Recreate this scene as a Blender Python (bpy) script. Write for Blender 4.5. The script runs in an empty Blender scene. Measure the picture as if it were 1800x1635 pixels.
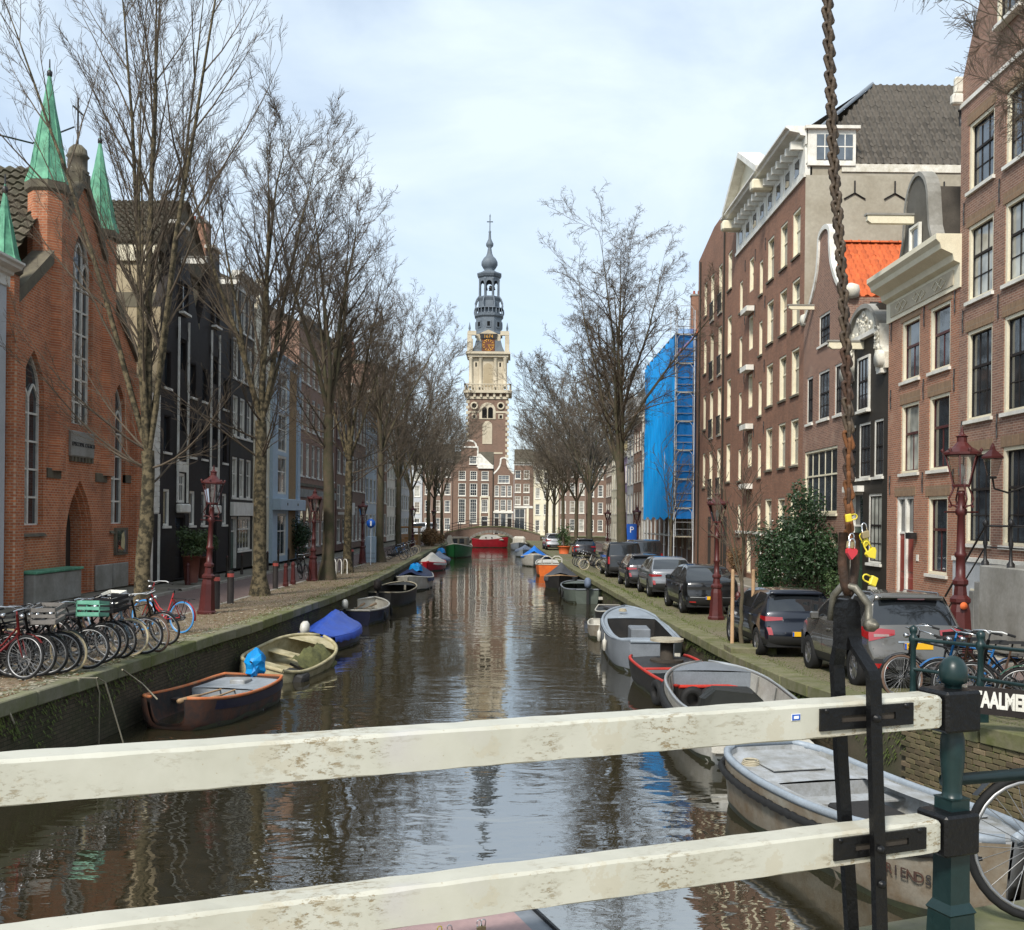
import bpy, math, random
from mathutils import Vector, Matrix
R = math.radians
scene = bpy.context.scene
col = scene.collection
# ---------------------------------------------------------------- camera, sky, sun, exposure
FOC, PX, PY, EYE, ROLL = 1800.0, 900.0, 910.0, 4.1, R(0.6)   # focal length and principal point of the photograph in its own pixels
cam_d = bpy.data.cameras.new('camera'); cam = bpy.data.objects.new('camera', cam_d); col.objects.link(cam)
cam_d.sensor_fit = 'HORIZONTAL'; cam_d.sensor_width = 36; cam_d.lens = 36
cam_d.shift_y = (PY - 817.5) / 1800; cam_d.clip_start = 0.05; cam_d.clip_end = 3000
cam.matrix_world = Matrix.Translation((0, 0, EYE)) @ Matrix.Rotation(R(90), 4, 'X') @ Matrix.Rotation(ROLL, 4, 'Z')
scene.camera = cam
SUN_EL, SUN_AZ = R(44), R(205)          # azimuth clockwise from +Y (the view direction): behind the viewer, over the left shoulder
world = bpy.data.worlds.new('World'); scene.world = world; world.use_nodes = True
def setup_world():
    nt = world.node_tree; N, L = nt.nodes, nt.links; N.clear()
    out = N.new('ShaderNodeOutputWorld'); bg = N.new('ShaderNodeBackground'); L.new(bg.outputs[0], out.inputs[0])
    sky = N.new('ShaderNodeTexSky'); sky.sky_type = 'NISHITA'; sky.sun_disc = False
    sky.sun_elevation = SUN_EL; sky.sun_rotation = SUN_AZ; sky.dust_density = 1.5; sky.air_density = 1.0; sky.ozone_density = 1.5
    tc = N.new('ShaderNodeTexCoord'); mp = N.new('ShaderNodeMapping'); mp.inputs['Scale'].default_value = (1.0, 1.0, 1.9)
    L.new(tc.outputs['Generated'], mp.inputs['Vector'])
    n1 = N.new('ShaderNodeTexNoise'); n1.inputs['Scale'].default_value = 2.6; n1.inputs['Detail'].default_value = 7; n1.inputs['Roughness'].default_value = 0.55
    n1.inputs['Distortion'].default_value = 0.4
    L.new(mp.outputs[0], n1.inputs['Vector'])
    rp = N.new('ShaderNodeValToRGB'); rp.color_ramp.elements[0].position = 0.36; rp.color_ramp.elements[1].position = 0.62
    rp.color_ramp.elements[0].color = (0.50, 0.50, 0.50, 1); rp.color_ramp.elements[1].color = (0.95, 0.95, 0.95, 1)
    L.new(n1.outputs['Fac'], rp.inputs['Fac'])
    mx = N.new('ShaderNodeMix'); mx.data_type = 'RGBA'
    L.new(rp.outputs['Color'], mx.inputs['Factor']); L.new(sky.outputs['Color'], mx.inputs['A'])
    mx.inputs['B'].default_value = (4.65, 5.35, 5.95, 1)       # the lit cloud sheet, in the units of the sky texture
    L.new(mx.outputs['Result'], bg.inputs['Color']); bg.inputs['Strength'].default_value = 0.125
setup_world()
sun_d = bpy.data.lights.new('sun', 'SUN'); sun_d.energy = 2.8; sun_d.angle = R(10); sun_d.color = (1.0, 0.95, 0.87)
sun = bpy.data.objects.new('sun', sun_d); col.objects.link(sun)
sdir = Vector((math.sin(SUN_AZ) * math.cos(SUN_EL), math.cos(SUN_AZ) * math.cos(SUN_EL), math.sin(SUN_EL)))
sun.rotation_euler = sdir.to_track_quat('Z', 'Y').to_euler(); sun.location = sdir * 80
vs = scene.view_settings; vs.view_transform = 'Standard'; vs.look = 'None'; vs.gamma = 1.0; vs.use_curve_mapping = False; vs.exposure = 0.62
scene.cycles.max_bounces = 6; scene.cycles.diffuse_bounces = 3; scene.cycles.glossy_bounces = 4; scene.cycles.transparent_max_bounces = 12
scene.cycles.use_denoising = True; scene.cycles.caustics_reflective = False; scene.cycles.caustics_refractive = False
# where a point of the place lies: on the plane of height z, or at a depth
def ray(px, py):
    dx, dy = px - PX, PY - py; c, s = math.cos(ROLL), math.sin(ROLL)
    return (dx * c - dy * s) / FOC, (dx * s + dy * c) / FOC
def on(px, py, z):
    a, b = ray(px, py); Y = (z - EYE) / b
    return Vector((a * Y, Y, z))
def at(px, py, Y):
    a, b = ray(px, py)
    return Vector((a * Y, Y, EYE + b * Y))
def zat(px, py, Y): return at(px, py, Y).z
def yat(px, X): return X * FOC / (px - PX)
# ---------------------------------------------------------------- materials
M = {}
def _mat(name):
    m = bpy.data.materials.new(name); m.use_nodes = True
    nt = m.node_tree; p = nt.nodes['Principled BSDF']; M[name] = m
    return m, nt, nt.nodes, nt.links, p
def rgba(c): return (c[0], c[1], c[2], 1)
def mul(c, k): return (min(c[0] * k, 1), min(c[1] * k, 1), min(c[2] * k, 1))
def _noise(N, L, vec, scale, detail=4, rough=0.6):
    n = N.new('ShaderNodeTexNoise'); n.inputs['Scale'].default_value = scale; n.inputs['Detail'].default_value = detail
    n.inputs['Roughness'].default_value = rough
    L.new(vec, n.inputs['Vector']); return n.outputs['Fac']
def _ramp(N, L, fac, a, b, ca=(0, 0, 0), cb=(1, 1, 1)):
    r = N.new('ShaderNodeValToRGB'); e = r.color_ramp.elements
    e[0].position = a; e[1].position = b; e[0].color = rgba(ca); e[1].color = rgba(cb)
    L.new(fac, r.inputs['Fac']); return r.outputs['Color']
def _mix(N, L, fac, a, b, mode='MIX'):
    m = N.new('ShaderNodeMix'); m.data_type = 'RGBA'; m.blend_type = mode
    for k, v in (('Factor', fac), ('A', a), ('B', b)):
        if hasattr(v, 'is_linked'): L.new(v, m.inputs[k])
        elif k == 'Factor': m.inputs[k].default_value = v
        else: m.inputs[k].default_value = rgba(v)
    return m.outputs['Result']
def _bump(N, L, p, h, strength, dist=0.01):
    b = N.new('ShaderNodeBump'); b.inputs['Strength'].default_value = strength; b.inputs['Distance'].default_value = dist
    L.new(h, b.inputs['Height']); L.new(b.outputs[0], p.inputs['Normal'])
def _coords(N, L, rnd=True):
    tc = N.new('ShaderNodeTexCoord')
    if not rnd: return tc.outputs['Object']
    oi = N.new('ShaderNodeObjectInfo'); ad = N.new('ShaderNodeVectorMath'); ad.operation = 'ADD'
    sc = N.new('ShaderNodeVectorMath'); sc.operation = 'SCALE'; sc.inputs['Scale'].default_value = 37.0
    cb = N.new('ShaderNodeCombineXYZ')
    for i in range(3): L.new(oi.outputs['Random'], cb.inputs[i])
    L.new(cb.outputs[0], sc.inputs[0]); L.new(tc.outputs['Object'], ad.inputs[0]); L.new(sc.outputs[0], ad.inputs[1])
    return ad.outputs[0]
def paint(name, c, c2=None, scale=2.5, rough=0.55, bump=0.15, fine=28, metal=0.0, spec=0.4, rand=0.0, lo=0.35, hi=0.7, coat=0.0):
    """one surface: its colour, a second colour in cloudy patches (wear, dirt of its own shape), fine grain and relief"""
    m, nt, N, L, p = _mat(name)
    v = _coords(N, L)
    c2 = c2 or mul(c, 0.72)
    f = _ramp(N, L, _noise(N, L, v, scale, 5, 0.65), lo, hi)
    base = _mix(N, L, f, c, c2)
    fn = _noise(N, L, v, fine, 3)
    base = _mix(N, L, 0.35, base, _ramp(N, L, fn, 0.25, 0.8, (0.55, 0.55, 0.55), (1.25, 1.25, 1.25)), 'MULTIPLY')
    if rand:
        oi = N.new('ShaderNodeObjectInfo')
        base = _mix(N, L, 1.0, base, _ramp(N, L, oi.outputs['Random'], 0, 1, (1 - rand,) * 3, (1 + rand * 0.6,) * 3), 'MULTIPLY')
    L.new(base, p.inputs['Base Color']); p.inputs['Metallic'].default_value = metal
    r = _ramp(N, L, fn, 0, 1, (max(rough - 0.1, 0.03),) * 3, (min(rough + 0.12, 1),) * 3); L.new(r, p.inputs['Roughness'])
    p.inputs['Specular IOR Level'].default_value = spec; p.inputs['Coat Weight'].default_value = coat; p.inputs['Coat Roughness'].default_value = 0.06
    if bump: _bump(N, L, p, fn, bump)
    return m
def gloss(name, c, rough=0.25, metal=0.0, spec=0.5, coat=0.0):
    m, nt, N, L, p = _mat(name)
    p.inputs['Base Color'].default_value = rgba(c); p.inputs['Roughness'].default_value = rough; p.inputs['Metallic'].default_value = metal
    p.inputs['Specular IOR Level'].default_value = spec; p.inputs['Coat Weight'].default_value = coat; p.inputs['Coat Roughness'].default_value = 0.05
    return m
def brick(name, c1, c2, mortar, bw=0.22, rh=0.07, ms=0.010, dirt=(0.12, 0.09, 0.07), dk=0.45, bump=0.35, rough=0.85, flat=False):
    m, nt, N, L, p = _mat(name)
    tc = N.new('ShaderNodeTexCoord'); sp = N.new('ShaderNodeSeparateXYZ'); L.new(tc.outputs['Object'], sp.inputs[0])
    ad = N.new('ShaderNodeMath'); ad.operation = 'ADD'; L.new(sp.outputs['X'], ad.inputs[0]); L.new(sp.outputs['Y'], ad.inputs[1])
    cb = N.new('ShaderNodeCombineXYZ'); L.new(sp.outputs['X'] if flat else ad.outputs[0], cb.inputs[0]); L.new(sp.outputs['Y'] if flat else sp.outputs['Z'], cb.inputs[1])
    b = N.new('ShaderNodeTexBrick'); L.new(cb.outputs[0], b.inputs['Vector'])
    b.inputs['Color1'].default_value = rgba(c1); b.inputs['Color2'].default_value = rgba(c2); b.inputs['Mortar'].default_value = rgba(mortar)
    b.inputs['Scale'].default_value = 1.0; b.inputs['Brick Width'].default_value = bw; b.inputs['Row Height'].default_value = rh
    b.inputs['Mortar Size'].default_value = ms; b.inputs['Mortar Smooth'].default_value = 0.3; b.inputs['Bias'].default_value = -0.1
    f = _ramp(N, L, _noise(N, L, tc.outputs['Object'], 0.45, 6, 0.7), 0.42, 0.72)
    base = _mix(N, L, _mix(N, L, 1.0, f, (dk, dk, dk), 'MULTIPLY'), b.outputs['Color'], dirt)
    fn = _noise(N, L, tc.outputs['Object'], 11, 4)
    if not flat:         # rain streaks and soot
        mp = N.new('ShaderNodeMapping'); mp.inputs['Scale'].default_value = (2.2, 2.2, .22); L.new(tc.outputs['Object'], mp.inputs['Vector'])
        st = _ramp(N, L, _noise(N, L, mp.outputs[0], 1.0, 6, .7), .50, .78); base = _mix(N, L, _mix(N, L, 1.0, st, (.42, .42, .42), 'MULTIPLY'), base, dirt)
        pt = _ramp(N, L, _noise(N, L, tc.outputs['Object'], 1.3, 3, .5), .58, .72); base = _mix(N, L, _mix(N, L, 1.0, pt, (.3, .3, .3), 'MULTIPLY'), base, mortar)
    base = _mix(N, L, 0.5, base, _ramp(N, L, fn, 0.2, 0.8, (0.6, 0.6, 0.6), (1.3, 1.3, 1.3)), 'MULTIPLY')
    L.new(base, p.inputs['Base Color']); p.inputs['Roughness'].default_value = rough; p.inputs['Specular IOR Level'].default_value = 0.25
    iv = N.new('ShaderNodeMath'); iv.operation = 'SUBTRACT'; iv.inputs[0].default_value = 1.0; L.new(b.outputs['Fac'], iv.inputs[1])
    _bump(N, L, p, iv.outputs[0], bump, 0.008)
    return m
def glassy(name, c=(0.02, 0.025, 0.03), rough=0.04, mixw=0.3, spec=1.0):
    """a window pane seen against a dark room: reflects, wavers a little"""
    m, nt, N, L, p = _mat(name)
    v = _coords(N, L)
    p.inputs['Roughness'].default_value = rough; p.inputs['Specular IOR Level'].default_value = spec; p.inputs['IOR'].default_value = 1.52
    f = _ramp(N, L, _noise(N, L, v, 1.2, 2), 0.4, 0.65)
    L.new(_mix(N, L, f, c, mul(c, 2.2)), p.inputs['Base Color'])
    _bump(N, L, p, _noise(N, L, v, 2.2, 2), 0.03, 0.02)
    return m
def clear(name, tint=(0.9, 0.93, 0.95), refl=0.12):
    m, nt, N, L, p = _mat(name); N.remove(p)
    o = [n for n in N if n.type == 'OUTPUT_MATERIAL'][0]
    t = N.new('ShaderNodeBsdfTransparent'); t.inputs[0].default_value = rgba(tint)
    g = N.new('ShaderNodeBsdfGlossy'); g.inputs['Roughness'].default_value = 0.03
    lw = N.new('ShaderNodeFresnel'); lw.inputs['IOR'].default_value = 1.5
    mt = N.new('ShaderNodeMath'); mt.operation = 'ADD'; mt.inputs[1].default_value = refl; mt.use_clamp = True; L.new(lw.outputs[0], mt.inputs[0])
    x = N.new('ShaderNodeMixShader'); L.new(mt.outputs[0], x.inputs[0]); L.new(t.outputs[0], x.inputs[1]); L.new(g.outputs[0], x.inputs[2])
    L.new(x.outputs[0], o.inputs[0]); return m
# ---------------------------------------------------------------- mesh building
class MB:
    def __init__(s): s.v = []; s.f = []; s.m = []; s.s = []
    def add(s, vs, fs, m=0, sm=False):
        o = len(s.v); s.v += [tuple(p) for p in vs]
        for f in fs: s.f.append([i + o for i in f]); s.m.append(m); s.s.append(sm)
        return s
    def box(s, x0, x1, y0, y1, z0, z1, m=0, T=None):
        p = [(x0, y0, z0), (x1, y0, z0), (x1, y1, z0), (x0, y1, z0), (x0, y0, z1), (x1, y0, z1), (x1, y1, z1), (x0, y1, z1)]
        if T is not None: p = [T @ Vector(q) for q in p]
        return s.add(p, [(0, 3, 2, 1), (4, 5, 6, 7), (0, 1, 5, 4), (1, 2, 6, 5), (2, 3, 7, 6), (3, 0, 4, 7)], m)
    def cbox(s, c, d, m=0, T=None): return s.box(c[0] - d[0] / 2, c[0] + d[0] / 2, c[1] - d[1] / 2, c[1] + d[1] / 2, c[2] - d[2] / 2, c[2] + d[2] / 2, m, T)
    def bev(s, x0, x1, y0, y1, z0, z1, b=0.02, m=0, T=None):
        """box with all edges chamfered"""
        xs, ys, zs = (x0, x1), (y0, y1), (z0, z1); p = []; idx = {}
        for i in (0, 1):
            for j in (0, 1):
                for k in (0, 1):
                    for a in range(3):
                        q = [xs[i], ys[j], zs[k]]
                        for t, (e, lo) in enumerate(((i, 0), (j, 0), (k, 0))):
                            if t != a: q[t] += b * (1 if e == 0 else -1)
                        idx[(i, j, k, a)] = len(p); p.append(T @ Vector(q) if T is not None else q)
        F = []
        for a in range(3):
            o = [t for t in range(3) if t != a]
            for e in (0, 1):
                f = []
                for (u, w) in ((0, 0), (1, 0), (1, 1), (0, 1)):
                    c = [0, 0, 0]; c[a] = e; c[o[0]] = u; c[o[1]] = w; f.append(idx[(c[0], c[1], c[2], a)])
                F.append(f)
        for a in range(3):           # chamfers along axis a
            o = [t for t in range(3) if t != a]
            for u in (0, 1):
                for w in (0, 1):
                    f = []
                    for e, ax in ((0, o[0]), (1, o[0]), (1, o[1]), (0, o[1])):
                        c = [0, 0, 0]; c[a] = e; c[o[0]] = u; c[o[1]] = w; f.append(idx[(c[0], c[1], c[2], ax)])
                    F.append(f)
        for i in (0, 1):
            for j in (0, 1):
                for k in (0, 1): F.append([idx[(i, j, k, a)] for a in range(3)])
        return s.add(p, F, m)
    def quad(s, a, b, c, d, m=0): return s.add([a, b, c, d], [(0, 1, 2, 3)], m)
    def poly(s, pts, m=0): return s.add(pts, [tuple(range(len(pts)))], m)
    def prism(s, pts, y0, y1, m=0, ax='y', T=None):
        """2D outline pushed along an axis: ax y -> (x,z), ax x -> (y,z), ax z -> (x,y)"""
        f = {'y': lambda a, b, t: (a, t, b), 'x': lambda a, b, t: (t, a, b), 'z': lambda a, b, t: (a, b, t)}[ax]
        n = len(pts); p = [f(a, b, y0) for a, b in pts] + [f(a, b, y1) for a, b in pts]
        if T is not None: p = [T @ Vector(q) for q in p]
        return s.add(p, [tuple(range(n)), tuple(range(2 * n - 1, n - 1, -1))] + [(i, (i + 1) % n, n + (i + 1) % n, n + i) for i in range(n)], m)
    def rows(s, rows, m=0, sm=True, cl=False, caps=False):
        n = len(rows[0]); o = len(s.v)
        F = []
        for i in range(len(rows) - 1):
            for j in range(n if cl else n - 1):
                k = (j + 1) % n; F.append((i * n + j, i * n + k, (i + 1) * n + k, (i + 1) * n + j))
        if caps: F.append(tuple(range(n))); F.append(tuple(range((len(rows) - 1) * n, len(rows) * n)))
        return s.add([p for r in rows for p in r], F, m, sm)
    def tube(s, pts, r, n=6, m=0, cap=True, sm=True):
        pts = [Vector(p) for p in pts]; rr = r if isinstance(r, (list, tuple)) else [r] * len(pts)
        rows = []; up = None
        for i, p in enumerate(pts):
            d = (pts[min(i + 1, len(pts) - 1)] - pts[max(i - 1, 0)])
            d = d.normalized() if d.length > 1e-9 else Vector((0, 0, 1))
            if up is None: up = d.orthogonal().normalized()
            else:
                up = up - d * up.dot(d); up = up.normalized() if up.length > 1e-6 else d.orthogonal().normalized()
            w = d.cross(up)
            rows.append([p + (up * math.cos(2 * math.pi * k / n) + w * math.sin(2 * math.pi * k / n)) * rr[i] for k in range(n)])
        return s.rows(rows, m, sm, True, cap)
    def lathe(s, prof, c=(0, 0, 0), n=16, m=0, sm=True, rot=0.0, T=None, cap=True):
        rows = [[(c[0] + r * math.cos(rot + 2 * math.pi * k / n), c[1] + r * math.sin(rot + 2 * math.pi * k / n), c[2] + z) for k in range(n)] for r, z in prof]
        if T is not None: rows = [[T @ Vector(q) for q in r] for r in rows]
        return s.rows(rows, m, sm, True, cap)
    def torus(s, c, R0, r, n=24, k=6, m=0, T=None, sx=1.0):
        rows = []
        for i in range(n + 1):
            a = 2 * math.pi * i / n; row = []
            for j in range(k):
                b = 2 * math.pi * j / k; q = Vector(((R0 + r * math.cos(b)) * math.cos(a), r * math.sin(b) * sx, (R0 + r * math.cos(b)) * math.sin(a)))
                if T is not None: q = T @ q
                row.append(q + Vector(c))
            rows.append(row)
        return s.rows(rows, m, True, True)
    def weld(s, name, mats):
        """mesh with shared corners and even normals, for curved bodies"""
        import bmesh
        me = s.mesh(name, mats); bm = bmesh.new(); bm.from_mesh(me); bmesh.ops.remove_doubles(bm, verts=bm.verts, dist=.0012); bmesh.ops.recalc_face_normals(bm, faces=bm.faces); bm.to_mesh(me); bm.free(); return me
    def mesh(s, name, mats):
        me = bpy.data.meshes.new(name); me.from_pydata(s.v, [], s.f)
        for x in (mats if isinstance(mats, (list, tuple)) else [mats]): me.materials.append(M[x] if isinstance(x, str) else x)
        me.polygons.foreach_set('material_index', s.m); me.polygons.foreach_set('use_smooth', s.s); me.update()
        return me
    def build(s, name, mats, parent=None, loc=None, rotz=0.0):
        return inst(name, s.mesh(name, mats), parent, loc, rotz)
def inst(name, me, parent=None, loc=None, rotz=0.0, mat=None):
    o = bpy.data.objects.new(name, me); col.objects.link(o)
    if parent is not None: o.parent = parent
    if mat is not None: o.matrix_local = mat
    else:
        if loc is not None: o.location = loc
        if rotz: o.rotation_euler = (0, 0, rotz)
    return o
def tag(o, label, cat, group=None, kind=None):
    if label: o['label'] = label
    if cat: o['category'] = cat
    if group: o['group'] = group
    if kind: o['kind'] = kind
    return o
def thing(name, label, cat, loc=(0, 0, 0), rotz=0.0, group=None):
    o = bpy.data.objects.new(name, None); col.objects.link(o); o.location = loc; o.rotation_euler = (0, 0, rotz); o.empty_display_size = 0.2
    return tag(o, label, cat, group)
def struct(o, label=None, cat=None): o['kind'] = 'structure'; return tag(o, label, cat)
def kids(o): return [c for c in bpy.data.objects if c.parent == o]
def copy_tree(o, label, loc=None, rotz=None, scale=None, group=None, table=None):
    table = table if table is not None else children_table()
    def rec(a, par):
        c = a.copy(); col.objects.link(c); c.parent = par
        for ch in table.get(a.name, ()): rec(ch, c)
        return c
    c = rec(o, None); c['label'] = label
    if loc is not None: c.location = loc
    if rotz is not None: c.rotation_euler = (0, 0, rotz)
    if scale is not None: c.scale = (scale,) * 3 if not isinstance(scale, tuple) else scale
    if group: c['group'] = group
    return c
def children_table():
    t = {}
    for x in bpy.data.objects:
        if x.parent: t.setdefault(x.parent.name, []).append(x)
    return t
def lerp(a, b, t): return a + (b - a) * t
def interp(xs, t):
    """piecewise linear through [(t, v), ...]"""
    if t <= xs[0][0]: return xs[0][1]
    for (a, va), (b, vb) in zip(xs, xs[1:]):
        if t <= b: return va + (vb - va) * (t - a) / (b - a)
    return xs[-1][1]
def smooth(xs, t):
    """Catmull-Rom through [(t, v), ...]"""
    n = len(xs)
    if t <= xs[0][0]: return xs[0][1]
    if t >= xs[-1][0]: return xs[-1][1]
    for i in range(n - 1):
        if t <= xs[i + 1][0]:
            t0, p0 = xs[max(i - 1, 0)]; t1, p1 = xs[i]; t2, p2 = xs[i + 1]; t3, p3 = xs[min(i + 2, n - 1)]
            h = t2 - t1; u = (t - t1) / h
            m1 = (p2 - p0) / (t2 - t0) * h if t2 != t0 else 0; m2 = (p3 - p1) / (t3 - t1) * h if t3 != t1 else 0
            return (2*u**3 - 3*u*u + 1) * p1 + (u**3 - 2*u*u + u) * m1 + (-2*u**3 + 3*u*u) * p2 + (u**3 - u*u) * m2

def lettering(name, txt, size, ext, mat, parent, T, align='CENTER', spacing=1.0, bold=0.0):
    """words as a solid mesh; T places the text plane (x right, y up)"""
    fc = bpy.data.curves.new(name, 'FONT'); fc.body = txt; fc.size = size; fc.extrude = ext; fc.align_x = align; fc.space_character = spacing; fc.resolution_u = 3; fc.offset = bold
    o = bpy.data.objects.new(name + '_curve', fc); me = bpy.data.meshes.new_from_object(o); bpy.data.objects.remove(o); bpy.data.curves.remove(fc)
    me.name = name; me.materials.clear(); me.materials.append(M[mat]); return inst(name, me, parent, mat=T)
# ---------------------------------------------------------------- material library
brick('brick_church', (0.62, 0.20, 0.08), (0.43, 0.12, 0.05), (0.55, 0.37, 0.25), rh=0.085, ms=0.014, dirt=(0.15, 0.07, 0.045), dk=0.7)
brick('brick_brown', (0.345, 0.168, 0.103), (0.258, 0.122, 0.076), (0.217, 0.160, 0.123), dirt=(0.09, 0.06, 0.045))
brick('brick_red', (0.414, 0.172, 0.098), (0.276, 0.115, 0.069), (0.414, 0.310, 0.230), ms=0.012, dk=0.3)
brick('brick_near', (0.312, 0.163, 0.111), (0.195, 0.098, 0.072), (0.390, 0.299, 0.234), ms=0.011, dk=0.3)
brick('brick_mid', (0.338, 0.189, 0.135), (0.243, 0.135, 0.095), (0.324, 0.243, 0.189), dk=0.3)
brick('brick_far', (0.24, 0.145, 0.10), (0.175, 0.105, 0.075), (0.2, 0.15, 0.12), dk=0.45)
brick('brick_dull', (0.247, 0.163, 0.124), (0.195, 0.124, 0.098), (0.247, 0.195, 0.156), dk=0.3)
brick('brick_quay', (0.105, 0.082, 0.055), (0.07, 0.055, 0.037), (0.055, 0.05, 0.035), dirt=(0.03, 0.04, 0.014), dk=0.85, bump=0.6)
brick('brick_arch', (0.30, 0.19, 0.11), (0.24, 0.15, 0.09), (0.28, 0.22, 0.16), bw=0.075, rh=0.3, dk=0.2)
brick('brick_tan', (0.36, 0.23, 0.11), (0.30, 0.19, 0.09), (0.30, 0.22, 0.13), dk=0.2)
paint('quay_brick', (0.165, 0.12, 0.075), (0.085, 0.088, 0.035), scale=0.9, rough=0.9, bump=0.5, fine=22, rand=0.45)
paint('quay_mortar', (0.09, 0.075, 0.05), (0.035, 0.042, 0.016), scale=1.2, rough=0.95, bump=0.4)
paint('coping', (0.24, 0.22, 0.165), (0.115, 0.125, 0.042), scale=0.8, rough=0.9, bump=0.5, fine=16, lo=0.3, hi=0.62, rand=0.15)
paint('coping_moss', (0.205, 0.185, 0.12), (0.115, 0.122, 0.042), scale=2.6, rough=0.95, bump=0.6, fine=14, lo=0.3, hi=0.65, rand=0.15)
brick('strip_left', (0.27, 0.2, 0.14), (0.21, 0.155, 0.105), (0.13, 0.11, 0.065), bw=0.21, rh=0.11, ms=0.014, dirt=(0.15, 0.115, 0.06), dk=0.9, flat=True, bump=.6)
brick('strip_right', (0.21, 0.17, 0.125), (0.16, 0.135, 0.095), (0.095, 0.105, 0.04), bw=0.21, rh=0.11, ms=0.014, dirt=(0.11, 0.125, 0.035), dk=0.9, flat=True, bump=.6)
brick('paving_street', (0.22, 0.15, 0.13), (0.175, 0.12, 0.105), (0.12, 0.095, 0.08), bw=0.2, rh=0.1, dk=0.5, dirt=(0.13, 0.1, 0.09), flat=True)
brick('paving_street_left', (0.24, 0.165, 0.145), (0.19, 0.13, 0.115), (0.13, 0.1, 0.085), bw=0.2, rh=0.1, dk=0.5, dirt=(0.14, 0.11, 0.1), flat=True)
paint('footway', (0.23, 0.205, 0.165), (0.15, 0.14, 0.10), scale=0.8, rough=0.9, bump=0.4, fine=8)
paint('kerb', (0.42, 0.39, 0.34), (0.27, 0.25, 0.2), scale=1.3, rough=0.85, bump=0.3, rand=0.15)
paint('terrain', (0.14, 0.12, 0.09), rough=0.95)
paint('stone_grey', (0.33, 0.32, 0.29), (0.2, 0.19, 0.16), scale=1.1, rough=0.85, bump=0.3, fine=12)
paint('stone_dark', (0.10, 0.085, 0.065), (0.17, 0.15, 0.10), scale=2.0, rough=0.9, bump=0.4)
paint('stone_cream', (0.58, 0.515, 0.39), (0.42, 0.36, 0.26), scale=0.35, rough=0.8, bump=0.2, fine=5)
paint('plaster', (0.40, 0.365, 0.29), (0.29, 0.255, 0.19), scale=0.45, rough=0.9, bump=0.3, fine=6)
paint('plaster_beige', (0.43, 0.36, 0.24), (0.34, 0.27, 0.17), scale=0.7, rough=0.9)
paint('cream', (0.82, 0.76, 0.58), (0.7, 0.63, 0.46), scale=1.2, rough=0.5, bump=0.08)
paint('white', (0.84, 0.82, 0.75), (0.60, 0.57, 0.49), scale=1.6, rough=0.5, bump=0.08)
paint('white_rough', (0.74, 0.71, 0.62), (0.50, 0.46, 0.36), scale=3.0, rough=0.75, bump=0.4, fine=20)
paint('black_paint', (0.022, 0.018, 0.017), (0.032, 0.027, 0.025), scale=0.8, rough=0.6, bump=0.25, fine=10, spec=.15)
paint('brown_black', (0.028, 0.025, 0.02), (0.045, 0.037, 0.029), scale=0.5, rough=0.6, bump=0.25, fine=9, spec=.2)
paint('grey_gable', (0.135, 0.125, 0.105), (0.085, 0.078, 0.062), scale=0.9, rough=0.85, bump=0.3)
paint('oxblood', (0.085, 0.017, 0.015), (0.055, 0.012, 0.011), scale=2, rough=0.42, bump=0.1)
paint('door_red', (0.27, 0.045, 0.03), (0.2, 0.03, 0.02), rough=0.4, bump=0.05)
paint('blue_pale', (0.42, 0.53, 0.62), (0.35, 0.45, 0.54), scale=0.8, rough=0.5)
paint('grey_pale', (0.52, 0.54, 0.56), (0.42, 0.44, 0.45), scale=0.9, rough=0.7)
paint('pink_pale', (0.55, 0.42, 0.40), rough=0.8)
paint('lilac', (0.36, 0.28, 0.44), rough=0.8)
paint('yellow_pale', (0.62, 0.53, 0.30), rough=0.8)
paint('green_dark', (0.02, 0.06, 0.035), rough=0.4)
paint('green_bin', (0.012, 0.13, 0.03), rough=0.45)
paint('iron', (0.012, 0.012, 0.013), (0.028, 0.026, 0.025), scale=5, rough=0.42, bump=0.4, fine=24)
paint('iron_green', (0.006, 0.022, 0.022), (0.012, 0.03, 0.03), scale=5, rough=0.34, bump=0.15, fine=18)
paint('zinc', (0.36, 0.39, 0.42), (0.27, 0.30, 0.33), scale=1.5, rough=0.45, metal=0.3)
paint('lead', (0.14, 0.17, 0.20), (0.09, 0.11, 0.135), scale=0.6, rough=0.6, bump=0.2, fine=4)
paint('copper_green', (0.15, 0.42, 0.26), (0.05, 0.17, 0.11), scale=2.4, rough=0.7, bump=0.2, fine=9)
paint('tile_grey', (0.10, 0.086, 0.07), (0.06, 0.053, 0.043), scale=2.2, rough=0.85, bump=0.3, fine=22, rand=0.28)
paint('tile_orange', (0.62, 0.135, 0.035), (0.46, 0.09, 0.025), scale=2.0, rough=0.75, bump=0.25, fine=22, rand=0.22)
paint('tile_red', (0.27, 0.065, 0.03), (0.17, 0.045, 0.025), scale=2.0, rough=0.8, bump=0.25, fine=22, rand=0.25)
paint('tile_brown', (0.125, 0.105, 0.075), (0.075, 0.07, 0.042), scale=1.6, rough=0.9, bump=0.35, fine=20, rand=0.3)
paint('bark', (0.11, 0.082, 0.055), (0.06, 0.064, 0.03), scale=2.6, rough=0.95, bump=0.9, fine=18)
paint('bark_patchy', (0.145, 0.115, 0.065), (0.032, 0.027, 0.015), scale=6.0, rough=0.95, bump=1.0, fine=16, lo=0.42, hi=0.58)
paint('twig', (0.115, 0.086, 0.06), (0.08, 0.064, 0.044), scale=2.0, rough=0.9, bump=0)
paint('twig_haze', (0.155, 0.125, 0.092), (0.115, 0.095, 0.07), scale=2.0, rough=0.9, bump=0)  # distant twigs: aerial haze put into the colour as a paler tone
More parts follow.
